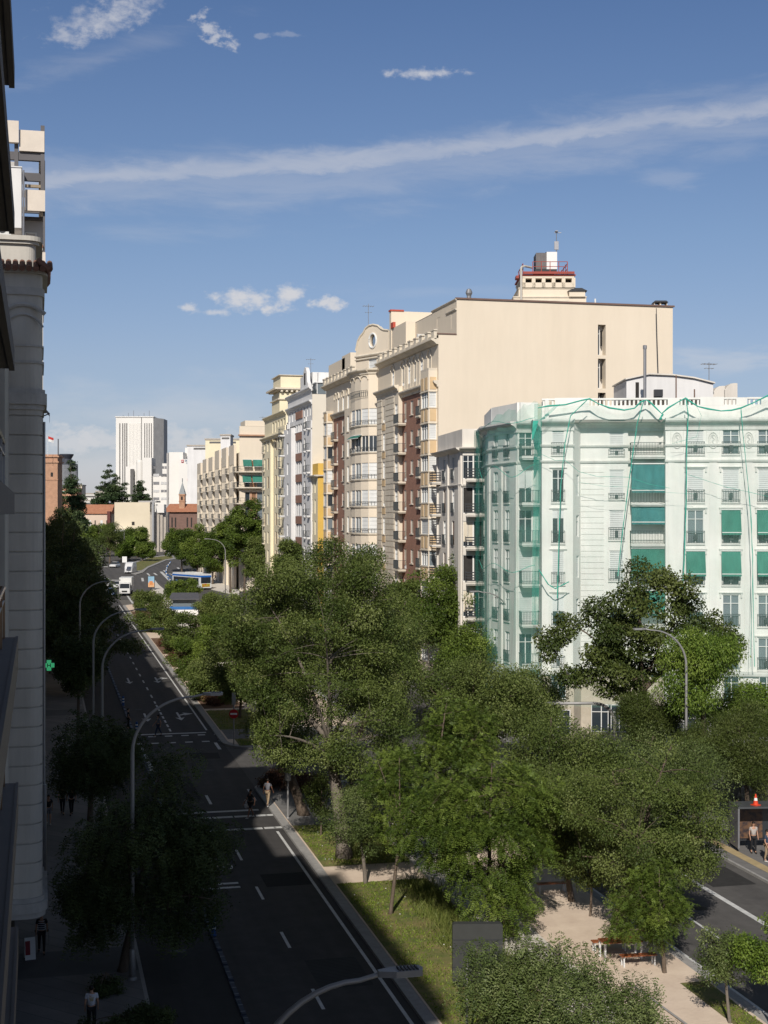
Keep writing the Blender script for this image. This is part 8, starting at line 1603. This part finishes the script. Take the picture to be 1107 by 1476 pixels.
cblk = mat('cloth_black', (.018, .018, .02), .9, .1, 6); cwht = mat('cloth_white', (.55, .56, .60), .9, .06, 6); cgry = mat('cloth_grey', (.16, .16, .18), .9, .1, 6); cnav = mat('cloth_navy', (.02, .03, .09), .9, .1, 6); ckh = mat('khaki', (.30, .22, .14), .9, .1, 6); cjean = mat('denim', (.04, .055, .09), .9, .1, 8); ctan = mat('cloth_tan', (.40, .36, .33), .9, .1, 6)
x, y = gp(60, 1379); person('grey-haired person in a striped top walking away on the left pavement with two poles', x, y, R(180), cblk, cblk, hair=hair_g, stripes=cwht, bend=.12)
for sg, lbl in ((-1, 'left walking pole of the person in the striped top'), (1, 'right walking pole of the person in the striped top')):
    o = thing('walking_pole', lbl, 'walking pole', (x + sg * .33, y + .2, G(y) + .13), 0); m = MB(); m.tube([(0, .1, 0), (-sg * .06, 0, .9)], .014, 6); m.build('shaft', lampm, o); m = MB(); m.tube([(-sg * .06, 0, .88), (-sg * .06, -.04, .98)], .022, 6); m.build('grip', sig_bk, o)
x, y = P(132, 52.0); pp = person('dark-haired person in a white t-shirt at the very bottom left, seen from behind', x, y, R(178), cwht, cblk, 'stand', phase=1)
m = MB()
for i in range(3): m.box(-.085 + .01 * i, .085 - .015 * i, .131, .136, 1.30 - i * .05, 1.325 - i * .05)
m.build('back_print', mat('print_gold', (.35, .25, .06), .8), pp)
x, y = gp(70, 1191); person('person in a dark t-shirt and pale shorts by the left facade', x, y, R(0), cblk, cgry, shorts=True)
x, y = gp(90, 1177); person('person in black walking beside the second shaded tree', x, y, R(170), cblk, cblk); x, y = gp(103, 1178); person('second person in black near the second shaded tree', x, y, R(190), cblk, cblk, phase=-1)
x, y = gp(228, 1061); person('dark-haired woman in a grey top striding across the far crossing', x, y, R(-80), cgry, cjean, long_hair=True, z=G(y) + .01)
x, y = gp(185, 1051); person('person in black standing by the bollard at the far crossing', x, y, R(90), cblk, cblk, 'stand', z=G(y) + .01)
x, y = gp(361, 1179); pq = person('person in black stepping off the near crossing with a white jacket in hand', x, y, R(-60), cblk, cblk, skn=skin_d, shorts=True, z=G(y) + .01)
m = MB(); m.box(-.42, -.24, -.25, .12, .62, 1.05); m.v = [(a + .03 * math.sin(c * 9), b + .03 * math.cos(c * 7), c) for a, b, c in m.v]; jk = thing('white_jacket', 'white jacket held by the person in black at the near crossing', 'jacket', pq.location, R(-60)); m = MB()
for i in range(5): m.ell((-.32 + .02 * (i % 2), -.12 + .05 * (i % 3), 1.0 - .09 * i), (.10 + .01 * i, .07 + .012 * i, .09), 10, 6)
m.build('cloth', cwht, jk, smooth=True)
x, y = gp(386, 1165); person('person in khaki trousers walking on the median by the russet bushes', x, y, R(150), cgry, ckh, skn=skin_d)
x, y = gp(1062, 1196); person('man in a blue blazer and grey trousers left of the bus shelter', x, y, R(10), cnav, cgry, 'stand', sleeves=True)
x, y = gp(1080, 1233); person('woman in a tan top and long black skirt in front of the bus shelter', x + .2, y - .1, R(-10), ctan, cblk, 'stand', long_hair=True); 
x, y = gp(1106, 1246); person('person in white shoes cut by the right edge at the bus stop', x, y, R(30), cjean, ckh, 'stand')
for i, (px, py, sh, lbl) in enumerate(((248, 872, cblk, 'tiny person in black on the far paved tip'), (253, 876, cwht, 'tiny person in white on the far paved tip'), (310, 838, mat('cloth_red', (.45, .02, .04), .9), 'tiny person in red under the round green trees'), (300, 842, cblk, 'tiny person in black under the round green trees'))): x, y = gp(px, py); person(lbl, x, y, R(40 * i), sh, cjean)
